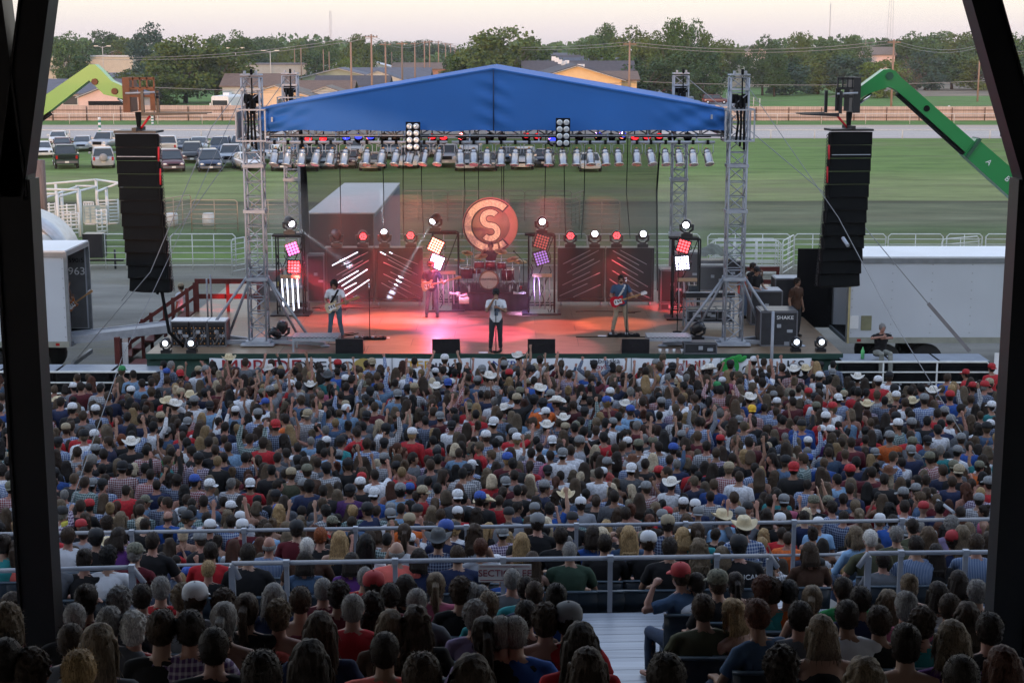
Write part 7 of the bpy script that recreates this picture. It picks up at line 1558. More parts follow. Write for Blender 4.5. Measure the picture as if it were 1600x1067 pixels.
# seats, low backed
MSEAT = mat('seat_navy', (.012,.022,.035), .42, 0, .15, 4); MSEATE = mat('seat_edge', (.05,.075,.10), .35)
seat0 = local(thing('stadium_seat', 'dark blue stadium seat under a seated spectator', 'seat', (0,0,-50)))
def seat_parts():
    P = []
    for i in range(9): s = -1+2*i/8; y = -.20+.05*s*s*1.2; P.append([(s*.225,y,.46),(s*.225,y-.05,.80-.02*s*s),(s*.225,y-.085,.80-.02*s*s),(s*.225,y-.04,.44)])
    part('backrest', MB().rings(P), MSEAT, seat0); Q = []
    for i in range(9): s = -1+2*i/8; y = -.20+.06*s*s; Q.append([(s*.228,y-.046,.795-.02*s*s),(s*.228,y-.046,.812-.02*s*s),(s*.228,y-.09,.812-.02*s*s),(s*.228,y-.09,.795-.02*s*s)])
    part('top_edge', MB().rings(Q), MSEATE, seat0); part('seat_pan', MB().box((0,.02,.44),(.44,.42,.045)), MSEAT, seat0)
    for s in (-1,1): part('leg', MB().box((s*.22,-.05,.21),(.03,.28,.42)), MSEAT, seat0)
seat_parts(); NS = 0
def seat(x, e, label, group='dark blue stadium seats'):
    global NS; NS += 1; loc = (x, yy(x,e), zfl(e)); o = seat0 if NS == 1 else dup(seat0); o.location = loc; o['label'] = label; o['group'] = group; return o

# seated spectators, read from the photograph: column, row, sex, hair style, hair colour, garment, cloth, hat, pose, turn in degrees
SEATED = """
10 1034 m crop dark tee lightgrey - sit 0|155 1008 f long ash tee grey - sit 0|125 1052 m short blonde tee white - sit 0|209 983 f curly white tank red - sit -8|172 975 m short grey tee grey - sit 0|254 984 f short brown tank black - sit 5|298 984 m short dark long purpleplaid - sit 0|335 1012 m crop dark tee black - sit 0
351 968 f pony grey tank black - sit 0|386 952 f pony brown tank black - sit 0|117 966 m crop grey tee black - sit -15|112 1002 m crop brown tee grey - sit 0|12 972 f curlylong ash tank pink - sit 0|20 948 f long brown tank black - sit 0|188 941 m curly grey tee grey - sit_hand 0|222 934 m short dark long greyplaid - sit 0
252 921 m short grey tee red - sit 0|286 934 f curly ash tee teal - sit 0|306 938 m short brown tee lightgrey whitecap sit 0|350 944 f curly brown tank black - sit 0|136 937 f bun dark tank maroon - sit 0|500 985 f long brown tee navy - sit -4|484 1036 f long dark tee black - sit 0|602 1018 m crop dark tee coral - sit 0
610 978 f long ash tank brown - sit 0|650 972 f wavy brown tank black - sit 0|552 952 m crop grey long red - sit 3|436 962 f curly ash tank coral - sit 0|470 940 f short brown tank maroon - sit 0|505 922 m crop grey long maroon - sit 0|581 948 f curlylong dark tank black - sit 0|610 932 m short dark tee maroon - sit 0
634 917 f bob dark tank black - sit 0|571 902 m buzz grey tee red - sit 8|584 916 m short dark tee maroon redcap sit 0|652 941 m crop grey tee grey - sit 8|681 914 f pony ash tee pink - sit 0|720 924 f curly brown tank black - sit 0|737 930 m crop grey tee grey - sit 0|752 934 m crop grey tee purple - sit 10
764 946 f short ash tee teal - sit 0|742 962 f curly grey tee lavender - sit 0|757 992 f pony dark tank lavender - sit -5|783 990 m crop grey tee black - sit 0|737 1064 f long brown tee black - sit 0|428 932 f bob grey tank navy - sit 0|530 930 f curly dark tank maroon - sit 0
800 906 m crop grey tee grey - sit 0|822 920 m short dark tee teal - sit 0|835 927 m buzz brown tee navy - sit 0|869 934 f bun black tank black - sit 0|805 990 m crop grey tee black - sit 0|822 962 m short dark tee brown - sit 0|853 970 f curly brown tank brown - sit 0|888 972 m short dark tee red greycap sit 3
907 1004 f long dark tank red - sit 0|918 1046 f bob brown tee grey - sit 0|1087 912 m crop dark tee white - sit_lean -32|1062 901 m short brown tee denim redcap sit_hand -38|1120 913 m crop brown tee black camocap sit -24|1149 911 f pony dark tank black - sit 0|1144 958 f bob blonde tank lavender - sit -42|1181 962 f short auburn tee denim - sit -26
1192 921 f curly auburn tank teal - sit 0|1232 926 m short black tee orange - sit 0|1206 924 f curly brown tee teal - sit 0|1269 936 f pony ash tank black - sit 10|1283 988 f bob ash tank black - sit 0|1323 962 m crop dark tee black - sit 0|1316 921 m crop dark tee green - sit -10|1344 938 m short dark tee navy - sit 0
1373 972 m short brown tee black - sit 0|1387 942 f long ash tank pink - sit 0|1420 915 f bun ash tank pink - sit 0|1415 947 f bun grey tank pink - sit 0|1440 974 f curly brown tee teal - sit 0|1415 1005 f bun dark tank lavender - sit 5|1483 950 m crop brown tee grey - sit 0|1487 1000 f bob ash tee purple - sit 0
1511 965 f long brown tee lightblue - sit 0|1526 926 m short grey tee black - sit 0|1497 908 f bob dark tank black - sit 0|1566 1042 f bob auburn tee black - sit 0|1545 985 m short dark tee black - sit 0|1465 928 f bob dark tank black - sit 0|50 1052 f curly brown tank navy - sit 0|410 1060 m short dark tee navy - sit 0
660 1062 m short brown tee maroon - sit 0|1040 1062 m short dark tee grey - sit -10|1098 952 m short brown tee olive - sit -8|1250 965 m short dark tee grey - sit 0|1220 1045 f curly dark tank brown - sit 0|1350 1066 f long ash tee black - sit 0|1500 1062 m crop dark tee navy - sit 0|60 905 f pony dark tank black - sit 0
"""
LOWER = """
170 870 f curly black tee white - sit 0|133 874 f bun dark tank black - sit 8|212 866 m short grey long maroon camocap sit 10|239 846 m crop dark tee black - sit 8|326 890 f short blonde tank black - sit 0|151 842 m short black tee black blackcap sit 0|186 838 f bob dark tee purple - sit 12|107 838 m short brown tee white - sit 0
25 858 f pony brown tank coral - sit 0|7 850 f bun dark tee teal - sit 12|60 838 f long dark tank black - sit 0|330 862 m short dark tee red - sit 0|421 852 m bald grey long bluestripe - sit 0|480 855 m crop white tee brown - sit 0|477 876 f bob dark tee denim - sit 0|464 828 m short dark tee maroon blackcap sit 0
501 838 f short red tee black - sit 0|531 844 f long blonde tank black - sit 0|572 850 f long black tee white - sit 0|550 878 f bob dark tee purple - sit 0|620 862 m bald grey tee coral - sit 0|632 832 f pony brown tank white - sit 0|685 846 m short dark long navyplaid greyhat sit 0|742 832 f wavy brown tank lightgrey - sit 0
751 856 f short auburn tank lightgrey - sit 0|697 829 m short brown tee navy bluecap sit 0|757 902 f bun brown tank black - sit 0|794 898 m crop grey tee blue - sit 0|815 846 f long blonde tank black - sit 0|840 818 m short dark tee black greycap sit 0|876 838 m short dark tee black - sit 0|890 862 m crop grey tee darkgreen - sit 0
927 836 f bob dark tank blue - sit 0|940 838 f bob platinum tee blue - sit 0|945 850 m short dark tee black - sit 0|982 836 f long blonde tank denim - phone 0|1013 848 m short brown tee black whitecap sit 0|1043 820 m short dark long navyplaid tancap sit 0|1046 856 m short dark tee black - sit 0|1067 838 f bob blonde tank black - sit 0
1090 832 f pony brown tee teal - sit 0|1092 857 f wavy ash tee black - sit 0|1154 855 m short black tee black blackcap sit 0|1162 826 m short dark long blueplaid strawhat sit 0|832 876 f long brown tank white - sit 0|1336 836 f bob ash long lightblue - sit_lean -25|1359 842 m crop white tee olive - sit -12|1379 876 m short dark tee grey - sit 0
1400 836 m short grey tee olive - sit 0|1425 823 m buzz dark long olive - sit -10|1431 853 m short dark tee bluestripe - sit 0|1462 864 f long dark tank black - sit 0|1489 846 m short dark tee navy redcap sit 0|1526 850 m short brown long bluestripe - sit 10|1545 845 f long brown tank grey - sit 0|1486 820 f curly grey tee lavender - sit 0
1450 838 f long lightbrown tank pink - sit 0|1503 836 f long ash tank maroon - sit 0|1265 862 f bob brown tank brown - sit 0|388 866 m short dark tee black - sit 0|655 872 f bob dark tank navy - sit 0|715 868 m short brown tee navy - sit 0|1128 868 f bob ash tank black - sit 0|80 872 m short brown tee grey - sit 0
"""
HD = {'long':'long','wavy':'wavy','bob':'bobbed','curlylong':'frizzy','curly':'curly','pony':'ponytailed','bun':'pinned','short':'short','crop':'cropped','buzz':'shaved','bald':'balding'}
HCN = {'lightbrown':'light brown','ash':'ash blonde','platinum':'pale blonde','dark':'dark brown'}
CN = {'lightgrey':'light grey','lightblue':'light blue','darkgreen':'dark green','blueplaid':'blue plaid','navyplaid':'navy plaid','redplaid':'red plaid','purpleplaid':'purple plaid','greenplaid':'green plaid','greyplaid':'grey plaid','bluestripe':'blue striped','denim':'denim blue'}
GN = {'tee':'tee','long':'shirt','tank':'tank top'}
HTN = {'whitecap':'white cap','greycap':'grey cap','blackcap':'black cap','redcap':'red cap','bluecap':'blue cap','tancap':'tan cap','greencap':'green cap','camocap':'camo cap','yellowcap':'yellow cap','strawhat':'straw cowboy hat','whitehat':'white cowboy hat','greyhat':'grey cowboy hat','brownhat':'brown cowboy hat'}
def describe(sx_, hs, hc, ga, cl, hat):
    hd = (HTN[hat] if hat else f'{HD[hs]} {HCN.get(hc,hc)} hair')
    return f'person with {hd} in {CN.get(cl,cl)} {GN[ga]}'
def parse(txt):
    out = []
    for line in txt.strip().split('\n'):
        for e in line.split('|'):
            q = e.split()
            if len(q) == 10: out.append((float(q[0]),float(q[1]),q[2],q[3],q[4],q[5],q[6],None if q[7] == '-' else q[7],q[8],float(q[9])))
    return out
def place_seated(lst, lower):
    rows = {}
    for q in lst:
        u, v = q[0], q[1]; d = ray(u, v); de = d.y-SLP*d.x
        if lower:
            t = (10-4.0-.2*18.3)/(-d.z-.2*de); e = de*t; e = 17.9+.8*min(4,max(0,round((e-17.9)/.8)))
        else:
            t = float(np.interp(v,(905,920,940,960,985,1000,1018,1036,1066),(15.3,13.6,12.2,11,9.8,9.1,8.3,7.7,7.0))); e = de*t; e = 15.0-.85*max(0,min(12,round((15.0-e)/.85)))
        rows.setdefault(e, []).append(q)
    for ri, e in enumerate(sorted(rows)):
        for k, q in enumerate(sorted(rows[e])):
            u, v, sx_, hs, hc, ga, cl, hat, pose, turn = q; d = ray(u, v); t = e/(d.y-SLP*d.x); hp = Vector((d.x*t, d.y*t, CH+d.z*t)); po = pose if pose != 'phone' else 'sit_hand'
            J = figure(sx_, po); fz = zfl(e+.001); s = max(.90, min(1.12, (hp.z-fz)/J['H'].z)); yaw = R(-turn)+R(rnd.uniform(-5,5)); M = Matrix.Rotation(yaw,3,'Z'); off = M @ (J['H']*s); cl = ('red','lightblue','white','blue','purple','grey')[(k+ri) % 6] if cl == 'black' and not lower and (k*5+ri) % 3 == 0 else cl; ga = 'tee' if ga == 'tank' and (k*7+ri*3) % 5 < 3 else ga
            lab = describe(sx_,hs,hc,ga,cl,hat)+f', {ordn(k+1)} from left, {"lower" if lower else "upper"} row {["one","two","three","four","five","six","seven","eight","nine","ten","eleven","twelve","thirteen"][ri]}'
            loc = (hp.x-off.x, hp.y-off.y, hp.z-off.z)
            pb = person(loc, yaw, sx_, po, ga, cl, hs, hc, lab, 'spectators seated in the grandstand', s, hat, rnd.choice((0,0,1,2,2)), hips=True)
            if (u, v) == (1154, 855): part('lettering', text_facing('AMERICAN', .085, (0,-.150,.93), .004, 1.), M_WHITE, local(pb))
            seat(loc[0], e, 'dark blue stadium seat under a seated spectator')
    return sum(len(r) for r in rows.values())
NSEAT = place_seated(parse(SEATED), False)+place_seated(parse(LOWER), True)
# empty seats in the lower rows
def seat_row(e, us_, lab):
    for u in us_:
        d = ray(u, 920); t = e/(d.y-SLP*d.x); seat(d.x*t, e, lab, 'empty dark blue stadium seats')
seat_row(17.9, (908,950,992,1036,385,430,470,512,552,596,640,684,20,60,200,1400,1445,1490,1535), 'empty dark blue stadium seat behind the near rail'); seat_row(18.7, (860,905,1000,1075,1120,700,655,1180,420), 'empty dark blue stadium seat in the second lower row')
for u, e in ((1290,17.9),):
    d = ray(u, 900); t = e/(d.y-SLP*d.x); seat(d.x*t, e, 'empty dark seat seen side on in the gap of the near rail right', None).rotation_euler[2] = R(-70)

# ------------------------------------------------------------------ standing crowd
STAND = """
640 590 m short grey tank coral bluecap up1|262 800 m bald brown tee blue - stand|220 812 f curly platinum tank maroon - stand|328 826 f short brown tee black whitecap stand|375 800 m short dark tee white whitecap stand|360 782 m short dark tee white whitecap stand|160 750 m short dark long blueplaid blackcap stand|150 700 m short dark long blueplaid greycap stand
235 742 m crop dark long redplaid - stand|200 728 m short brown tee denim blackcap stand|268 700 m short dark tee green - fold|205 697 m short dark tee black whitehat stand|190 685 m curly red tee black - stand|230 688 f curlylong brown tank grey - phone|293 655 m short dark tee red greycap stand|262 627 f long dark tank coral strawhat stand|297 618 f pony brown tank orange strawhat stand
95 632 m short dark tee navy - stand|312 690 f long blonde tank white - stand|350 660 m crop brown tee red - stand|300 708 m short dark tee black - stand|340 720 m crop blonde tee black - stand|383 715 m short black long navyplaid - stand|118 640 f long red tank black - stand|130 655 m short brown tee grey - stand|103 668 m short brown long blueplaid tancap stand
168 610 f long dark tank black - up1|235 585 m short dark long blueplaid - up1|190 577 f curly ash tank white greencap stand|200 600 m crop brown tee maroon - stand|120 585 f pony blonde tank white - stand|30 620 m short dark tee maroon strawhat stand|22 665 f long ash tank black - stand|25 755 f long ash tank black - stand|30 800 f long blonde tank maroon - stand|15 740 m short dark long blueplaid - stand
485 592 m short dark tee grey whitehat stand|512 590 m short dark tee teal greyhat stand|682 600 m short dark long blueplaid whitehat stand|764 595 m short dark long greyplaid whitehat stand|842 614 m short dark tee grey whitehat up2|787 631 m short dark tee purple whitehat stand|870 632 f short dark tank blue whitehat stand|880 645 m short brown tee grey whitehat stand|978 620 m short blonde tee white whitehat up1|810 545 m short dark tee grey whitehat up1
756 778 m short dark tee lightblue strawhat stand|884 768 m short dark long denim strawhat stand|988 715 m short brown long blueplaid brownhat stand|1128 808 m short dark tee lightblue strawhat stand|1425 626 m short brown long lightblue strawhat stand|1458 612 m short brown long redplaid whitehat stand|1388 735 f long platinum tank brown brownhat stand|1340 586 m short dark long greyplaid whitehat stand|1240 580 m short dark long redplaid whitehat stand|1108 580 f bob dark tank white whitehat stand
760 610 m short brown tee magenta - stand|508 588 m short dark tee teal - stand|700 598 m crop brown tee navy bluecap stand|668 705 m short brown long purpleplaid - stand|600 712 m short dark long greyplaid greycap stand|573 690 m curly brown long blueplaid - stand|560 705 f long lightbrown tank navy - stand|737 715 m short dark long blueplaid whitecap stand|620 720 m short dark tee blue blackcap up1|565 735 m short brown tee lightgrey redcap stand
715 775 m short dark tee grey whitecap stand|610 780 m short dark tee grey greycap stand|585 770 m short dark tee blue whitecap stand|632 778 m short dark long bluestripe - stand|640 750 m short dark tee blue bluecap stand|575 800 m short dark tee navy blackcap stand|587 778 m short dark tee black - stand|505 770 m crop dark tee black - stand|547 770 m short dark tee purple blackcap stand|610 800 m short brown tee white greycap stand
715 795 m short brown tee red whitecap stand|675 800 f long ash tank orange - stand|455 740 m short brown tee olive tancap stand|480 738 m short brown tee brown camocap stand|436 800 f wavy blonde tank black - stand|425 770 f long lightbrown tank grey - stand|465 720 m short dark long redplaid - stand|540 715 m crop brown long navyplaid - stand|692 745 f long brown tank black - stand|790 748 m short brown tee maroon greycap stand
1058 712 m short grey tee navy - stand|1030 735 m short dark long redplaid redcap stand|1000 690 m short dark tee grey - up1|1020 715 f long platinum tank black - stand|1008 722 m short dark tee black - stand|860 705 m short dark long pink - stand|905 695 m short brown tee lightgrey greycap stand|948 718 m short brown tee coral greycap stand|1052 700 m short dark long blueplaid bluecap stand|1010 760 m short brown long redplaid greycap stand
1068 775 m short brown long greyplaid whitecap stand|1290 655 m short dark tee red whitecap stand|1150 722 m short dark tee white - stand|1155 745 m crop brown tee white - stand|1180 725 m short dark long blueplaid - stand|960 780 m short dark tee grey - stand|830 705 m short dark long purpleplaid - stand|895 800 m short dark long greenplaid bluecap stand|850 760 m short dark long navy greycap stand|808 785 m short dark tee navy - stand
1372 600 m short dark tee red whitecap stand|1284 660 m short dark tee red whitecap stand|1390 686 m short brown tee orange greycap stand|1295 705 m crop brown long denim - stand|1330 695 m crop brown long maroon - stand|1425 690 m short brown tee grey camocap fold|1490 725 m short dark tee grey camocap stand|1515 695 m short dark tee blue - fold|1530 720 m short dark tee orange camocap stand|1412 770 m short dark tee coral greycap stand
1530 775 m short dark long greyplaid greycap cup|1262 745 m short dark long blueplaid - stand|1225 780 m short brown tee pink greycap stand|1215 770 m short dark long teal - stand|1240 738 m short dark tee black redcap stand|1400 740 f wavy ash tank grey - cup|1355 760 f long black tank black - stand|1460 700 f long ash tank black - stand|1328 765 m crop brown tee navy - stand|1318 775 m short dark tee denim - stand
1275 710 f wavy platinum tank pink - stand|1310 618 m short dark long blueplaid whitecap stand|1420 640 m short dark tee navy - stand|1485 655 m short dark tee white greycap stand|1505 663 m short brown tee grey blackcap stand|1525 630 f long dark tank white - stand|1520 600 m short dark tee red redcap stand|1550 570 m short dark tee red redcap stand|1175 635 m short brown long redplaid yellowcap stand|1120 595 m short dark long blueplaid greencap stand
1510 575 m short dark tee red redcap stand|1340 640 f long brown tank red - stand|1300 795 m short dark long blueplaid - stand|1222 826 m crop dark tee red - stand|1257 806 m short dark tee navy - stand|1120 650 m short dark tee blue bluecap stand|1145 700 m short brown long blueplaid - stand|455 600 m short brown tee grey whitecap stand|1070 610 m crop blonde tee white - stand|425 637 f long ash tank black - stand
1395 815 m short dark tee blue - stand|1330 830 f bob ash tee black - stand|540 595 f long brown tank white whitecap up1|1555 655 f long brown tank white - stand|1400 655 m short dark tee black blackcap stand|100 760 m short grey long blueplaid - stand|85 735 m short dark tee blue blackcap stand|120 780 f wavy dark tank black - stand|178 800 f bob blonde tank black - stand|65 700 f long ash tank grey - stand
"""
people = []   # (x, y, sex, hair, hcol, garment, cloth, hat, pose, turn)
def parse2(txt):
    for line in txt.strip().split('\n'):
        for e in line.split('|'):
            q = e.split()
            if len(q) == 9: yield (float(q[0]),float(q[1]),q[2],q[3],q[4],q[5],q[6],None if q[7] == '-' else q[7],q[8])
occ = {}
def free(x, y, d):
    i, j = int(x//.6), int(y//.6)
    for a in range(i-1,i+2):
        for b_ in range(j-1,j+2):
            for (px, py) in occ.get((a,b_),()):
                if (px-x)**2+(py-y)**2 < d*d: return False
    return True
def take(x, y): occ.setdefault((int(x//.6),int(y//.6)),[]).append((x,y))
for q in parse2(STAND):
    p = PZ(q[0], q[1]+2, 1.68 if q[2] == 'm' else 1.58)
    if p.y > 42.0: p = Vector((p.x, 41.9, 0))
    if ye(p.x,p.y) < 22.6 or not free(p.x, p.y, .30): continue
    take(p.x, p.y); people.append((p.x,p.y)+q[2:]+(rnd.gauss(0,14) if rnd.random() < .85 else rnd.choice((-75,75,60,-60)),))
HW = [('short',.30),('crop',.12)]; 
CLM = ['black']*11+['white']*8+['grey']*4+['lightgrey']*2+['navy']*7+['blue']*2+['red']*5+['maroon']*3+['denim']*3+['teal']*1+['lightblue']*4+['brown']+['blueplaid']*5+['navyplaid']*4+['redplaid']*3+['purpleplaid']*2+['greenplaid']*2+['greyplaid']*4+['orange']
CLF = ['black']*11+['white']*7+['grey']*3+['navy']*3+['coral']*2+['pink']*2+['teal']+['purple']+['maroon']*2+['lightblue']*2+['cream']*2+['red']*2+['lightgrey']*3+['denim']*3
HTS = ['greycap','greycap','blackcap','whitecap','whitecap','bluecap','redcap','tancap','camocap','greycap','blackcap','blackcap','whitecap']
HCM = ['dark']*6+['black']*4+['brown']*5+['lightbrown']*2+['ash']+['blonde']+['grey']; HCF = ['dark']*5+['black']*2+['brown']*5+['lightbrown']*4+['ash']*4+['blonde']*2+['platinum']+['auburn']*2
yv = 24.2; row = 0
while yv < 42.15:
    half = (yv*.34+.6); x = -half+rnd.uniform(0,.5)
    while x < half*1.0:
        px, py = x+rnd.uniform(-.22,.22), yv+rnd.uniform(-.28,.28)
        # front edge: right of the banner the crowd ends at the white barricades; a few gaps
        lim = 41.6 if not (px > 8.7 or px < -9.4) else (39.3 if px > 8.7 else 40.6)
        if px < -9.4 and rnd.random() < max(0, (py-37)/5): lim = 0
        if px > 13.6 and py < 30: pass
        if py < lim and ye(px,py) > 23 and free(px, py, .29):
            take(px, py); m = rnd.random() < .54; near_stage = 1.3*max(0, 1-(42-py)/10) if abs(px+.3) < 8 else 0
            if m: hs = rnd.choice(('short','short','short','crop','crop','curly' if rnd.random() < .4 else 'short')); ga = rnd.choice(('tee','tee','tee','long')); cl = rnd.choice(CLM); hat = rnd.choice(HTS) if rnd.random() < .33 else (rnd.choice(('strawhat','whitehat')) if rnd.random() < .02 else None); hc = rnd.choice(HCM)
            else: hs = rnd.choice(('long','long','wavy','wavy','bob','curlylong','pony','bun')); ga = rnd.choice(('tank','tank','tee')); cl = rnd.choice(CLF); hat = None; hc = rnd.choice(HCF)
            if 'plaid' in cl: ga = 'long' if rnd.random() < .6 else 'tee'
            po = 'stand'; r1 = rnd.random()
            if r1 < .04+.24*near_stage: po = 'up1'
            elif r1 < .06+.36*near_stage: po = 'up2'
            elif r1 < .13+.36*near_stage: po = 'phone'
            elif r1 < .19+.36*near_stage: po = 'cup'
            elif r1 < .25+.36*near_stage: po = 'fold'
            if po == 'up1' and rnd.random() < .6: po = 'point'
            if po == 'up2' and rnd.random() < .55: po = 'wide'
            tn = rnd.gauss(0,17)+(-px*2.2*max(0,(py-34)/8)*-1) if rnd.random() < .84 else rnd.uniform(-115,115)
            people.append((px,py,'m' if m else 'f',hs,hc,ga,cl,hat,po,tn))
        x += .38
    yv += .40; row += 1
people.sort(key=lambda q: q[1]-SLP*q[0])
def shows(q):
    u = 800+q[0]/(q[1]*math.cos(PITCH)+8.3*math.sin(PITCH))*FPX; return -6 < u < 1562 and not (30 < u < 84) and (CH-1.75)/q[1] < .3135
vis = [q for q in people if shows(q)]; NIND = 300-NSEAT-11; ind = vis[:NIND]; rest = people[:0]
ids = set(id(q) for q in ind); rest = [q for q in people if id(q) not in ids]
rows = {}
for q in ind: rows.setdefault(int((ye(q[0],q[1])-23.5)/.75), []).append(q)
RN = {k: i for i, k in enumerate(sorted(rows))}
for k in sorted(rows):
    for i, q in enumerate(sorted(rows[k])):
        x, y, sx_, hs, hc, ga, cl, hat, po, tn = q; sc_v = rnd.uniform(.95,1.06)
        lab = describe(sx_,hs,hc,ga,cl,hat)+f', {ordn(i+1)} from left, row {["one","two","three","four","five","six","seven","eight","nine","ten","eleven","twelve"][RN[k]]}'
        person((x,y,0), R(-tn), sx_, po, ga, cl, None if (hat and hs in ('crop',)) else hs, hc, lab, 'spectators standing on the ground', sc_v, hat, rnd.choice((0,0,1,2,2)), cup=(po == 'cup'), legs=rnd.choice((M_DEN,M_DEN,M_KHA,M_DRK)), shoes=True)
# everyone further forward: one mass
def crowd_mass(lst):
    cache = {}
    def arr(me):
        if me.name not in cache:
            n = len(me.vertices); co = np.empty(n*3,np.float32); me.vertices.foreach_get('co',co); me.calc_loop_triangles(); t = np.empty(len(me.loop_triangles)*3,np.int32); me.loop_triangles.foreach_get('vertices',t); cache[me.name] = (co.reshape(-1,3),t.reshape(-1,3))
        return cache[me.name]
    V, T, C, C2, O = [], [], [], [], []; off = 0
    def put(me, M3, loc, c1, c2, hoff=None, s=1.):
        nonlocal off
        co, t = arr(me); lo = co.copy()
        if hoff is not None: lo = lo*hoff[1]+np.array(hoff[0],np.float32)
        V.append((lo*s)@M3.T+loc); T.append(t+off); off += len(co); C.append(np.tile(np.array(tuple(c1)+(1,),np.float32),(len(co),1))); C2.append(np.tile(np.array(tuple(c2)+(1,),np.float32),(len(co),1))); O.append(lo)
    skc = [(.28,.16,.115),(.21,.115,.078),(.28,.14,.105)]
    for q in lst:
        x, y, sx_, hs, hc, ga, cl, hat, po, tn = q; s = rnd.uniform(.90,1.08); a = R(-tn); M3 = np.array([[math.cos(a),-math.sin(a),0],[math.sin(a),math.cos(a),0],[0,0,1]]); loc = np.array([x,y,0.]); sk = rnd.choice(skc); J = figure(sx_, po); H = tuple(J['H']); f = rnd.uniform(.4,.85) if cl not in ('white','red','blueplaid','greyplaid') else rnd.uniform(.9,1.15)
        put(template(sx_,po,'body',False),M3,loc,sk,sk,s=s)
        c1, c2 = (SC_[cl],SC_[cl]) if cl in SC_ else PL[cl]; c1 = tuple(v*f for v in c1); c2 = tuple(v*f for v in c2) if cl in SC_ else c2; put(template(sx_,po,ga,False),M3,loc,c1,c2,s=s)
        fh = rnd.uniform(.45,.85); put(hairm(hs,False),M3,loc,tuple(v*fh for v in HC[hc]),tuple(v*fh for v in HC[hc]),(H,J['k']**.5),s)
        if hat:
            hm = {'whitecap':(.5,.52,.55),'greycap':(.16,.17,.18),'blackcap':(.012,.013,.016),'redcap':(.32,.02,.025),'bluecap':(.03,.07,.28),'tancap':(.26,.22,.15),'greencap':(.03,.2,.07),'camocap':(.11,.11,.08),'yellowcap':(.6,.36,.03),'strawhat':(.5,.42,.27),'whitehat':(.56,.54,.5),'greyhat':(.06,.065,.07),'brownhat':(.1,.04,.02)}[hat]
            put(COWM if hat.endswith('hat') else (CAPB if rnd.random() < .25 else CAPM),M3,loc,hm,hm,((H[0],H[1],H[2]+.005),1.06),s)
    V = np.concatenate(V).astype(np.float32); T = np.concatenate(T); C = np.concatenate(C); C2 = np.concatenate(C2); O = np.concatenate(O).astype(np.float32)
    me = D.meshes.new('concert_crowd'); me.vertices.add(len(V)); me.vertices.foreach_set('co',V.ravel()); me.loops.add(len(T)*3); me.loops.foreach_set('vertex_index',T.ravel().astype(np.int32)); me.polygons.add(len(T)); me.polygons.foreach_set('loop_start',np.arange(len(T),dtype=np.int32)*3); me.polygons.foreach_set('use_smooth',np.ones(len(T),bool)); me.update(calc_edges=True)
    me.attributes.new('Col','FLOAT_COLOR','POINT').data.foreach_set('color',C.ravel()); me.attributes.new('Col2','FLOAT_COLOR','POINT').data.foreach_set('color',C2.ravel()); me.attributes.new('opos','FLOAT_VECTOR','POINT').data.foreach_set('vector',O.ravel())
    m = D.materials.new('crowd_people'); m.use_nodes = True; t, b = nodes_of(m); b.inputs['Roughness'].default_value = .7; b.inputs['Specular IOR Level'].default_value = .25; N = t.nodes.new; L = t.links.new
    A = N('ShaderNodeAttribute'); A.attribute_name = 'Col'; B = N('ShaderNodeAttribute'); B.attribute_name = 'Col2'; P_ = N('ShaderNodeAttribute'); P_.attribute_name = 'opos'; outs = []
    for d in ('X','Z'):
        w1 = N('ShaderNodeTexWave'); w1.bands_direction = d; w1.inputs['Scale'].default_value = 8; w1.inputs['Distortion'].default_value = .6; w1.inputs['Detail'].default_value = 0; L(P_.outputs['Vector'], w1.inputs['Vector']); r = N('ShaderNodeMapRange'); r.inputs[1].default_value = .55; r.inputs[2].default_value = .75; L(w1.outputs['Fac'], r.inputs[0]); outs.append(r)
    ad_ = N('ShaderNodeMath'); ad_.operation = 'ADD'; L(outs[0].outputs[0], ad_.inputs[0]); L(outs[1].outputs[0], ad_.inputs[1]); hf = N('ShaderNodeMath'); hf.operation = 'MULTIPLY'; hf.inputs[1].default_value = .5; L(ad_.outputs[0], hf.inputs[0]); mx = N('ShaderNodeMix'); mx.data_type = 'RGBA'; L(hf.outputs[0], mx.inputs[0]); L(A.outputs['Color'], mx.inputs[6]); L(B.outputs['Color'], mx.inputs[7])
    nz = N('ShaderNodeTexNoise'); nz.inputs['Scale'].default_value = 30; L(P_.outputs['Vector'], nz.inputs['Vector']); mr = N('ShaderNodeMapRange'); mr.inputs[1].default_value = .3; mr.inputs[2].default_value = .7; mr.inputs[3].default_value = .7; mr.inputs[4].default_value = 1.3; L(nz.outputs[0], mr.inputs[0]); sc = N('ShaderNodeVectorMath'); sc.operation = 'SCALE'; L(mx.outputs[2], sc.inputs[0]); L(mr.outputs[0], sc.inputs['Scale']); L(sc.outputs[0], b.inputs['Base Color'])
    me.materials.append(m); o = D.objects.new('concert_crowd', me); COL.objects.link(o); tag(o, 'dense crowd of standing concert goers filling the ground up to the stage', 'crowd', kind='stuff')
crowd_mass(rest)

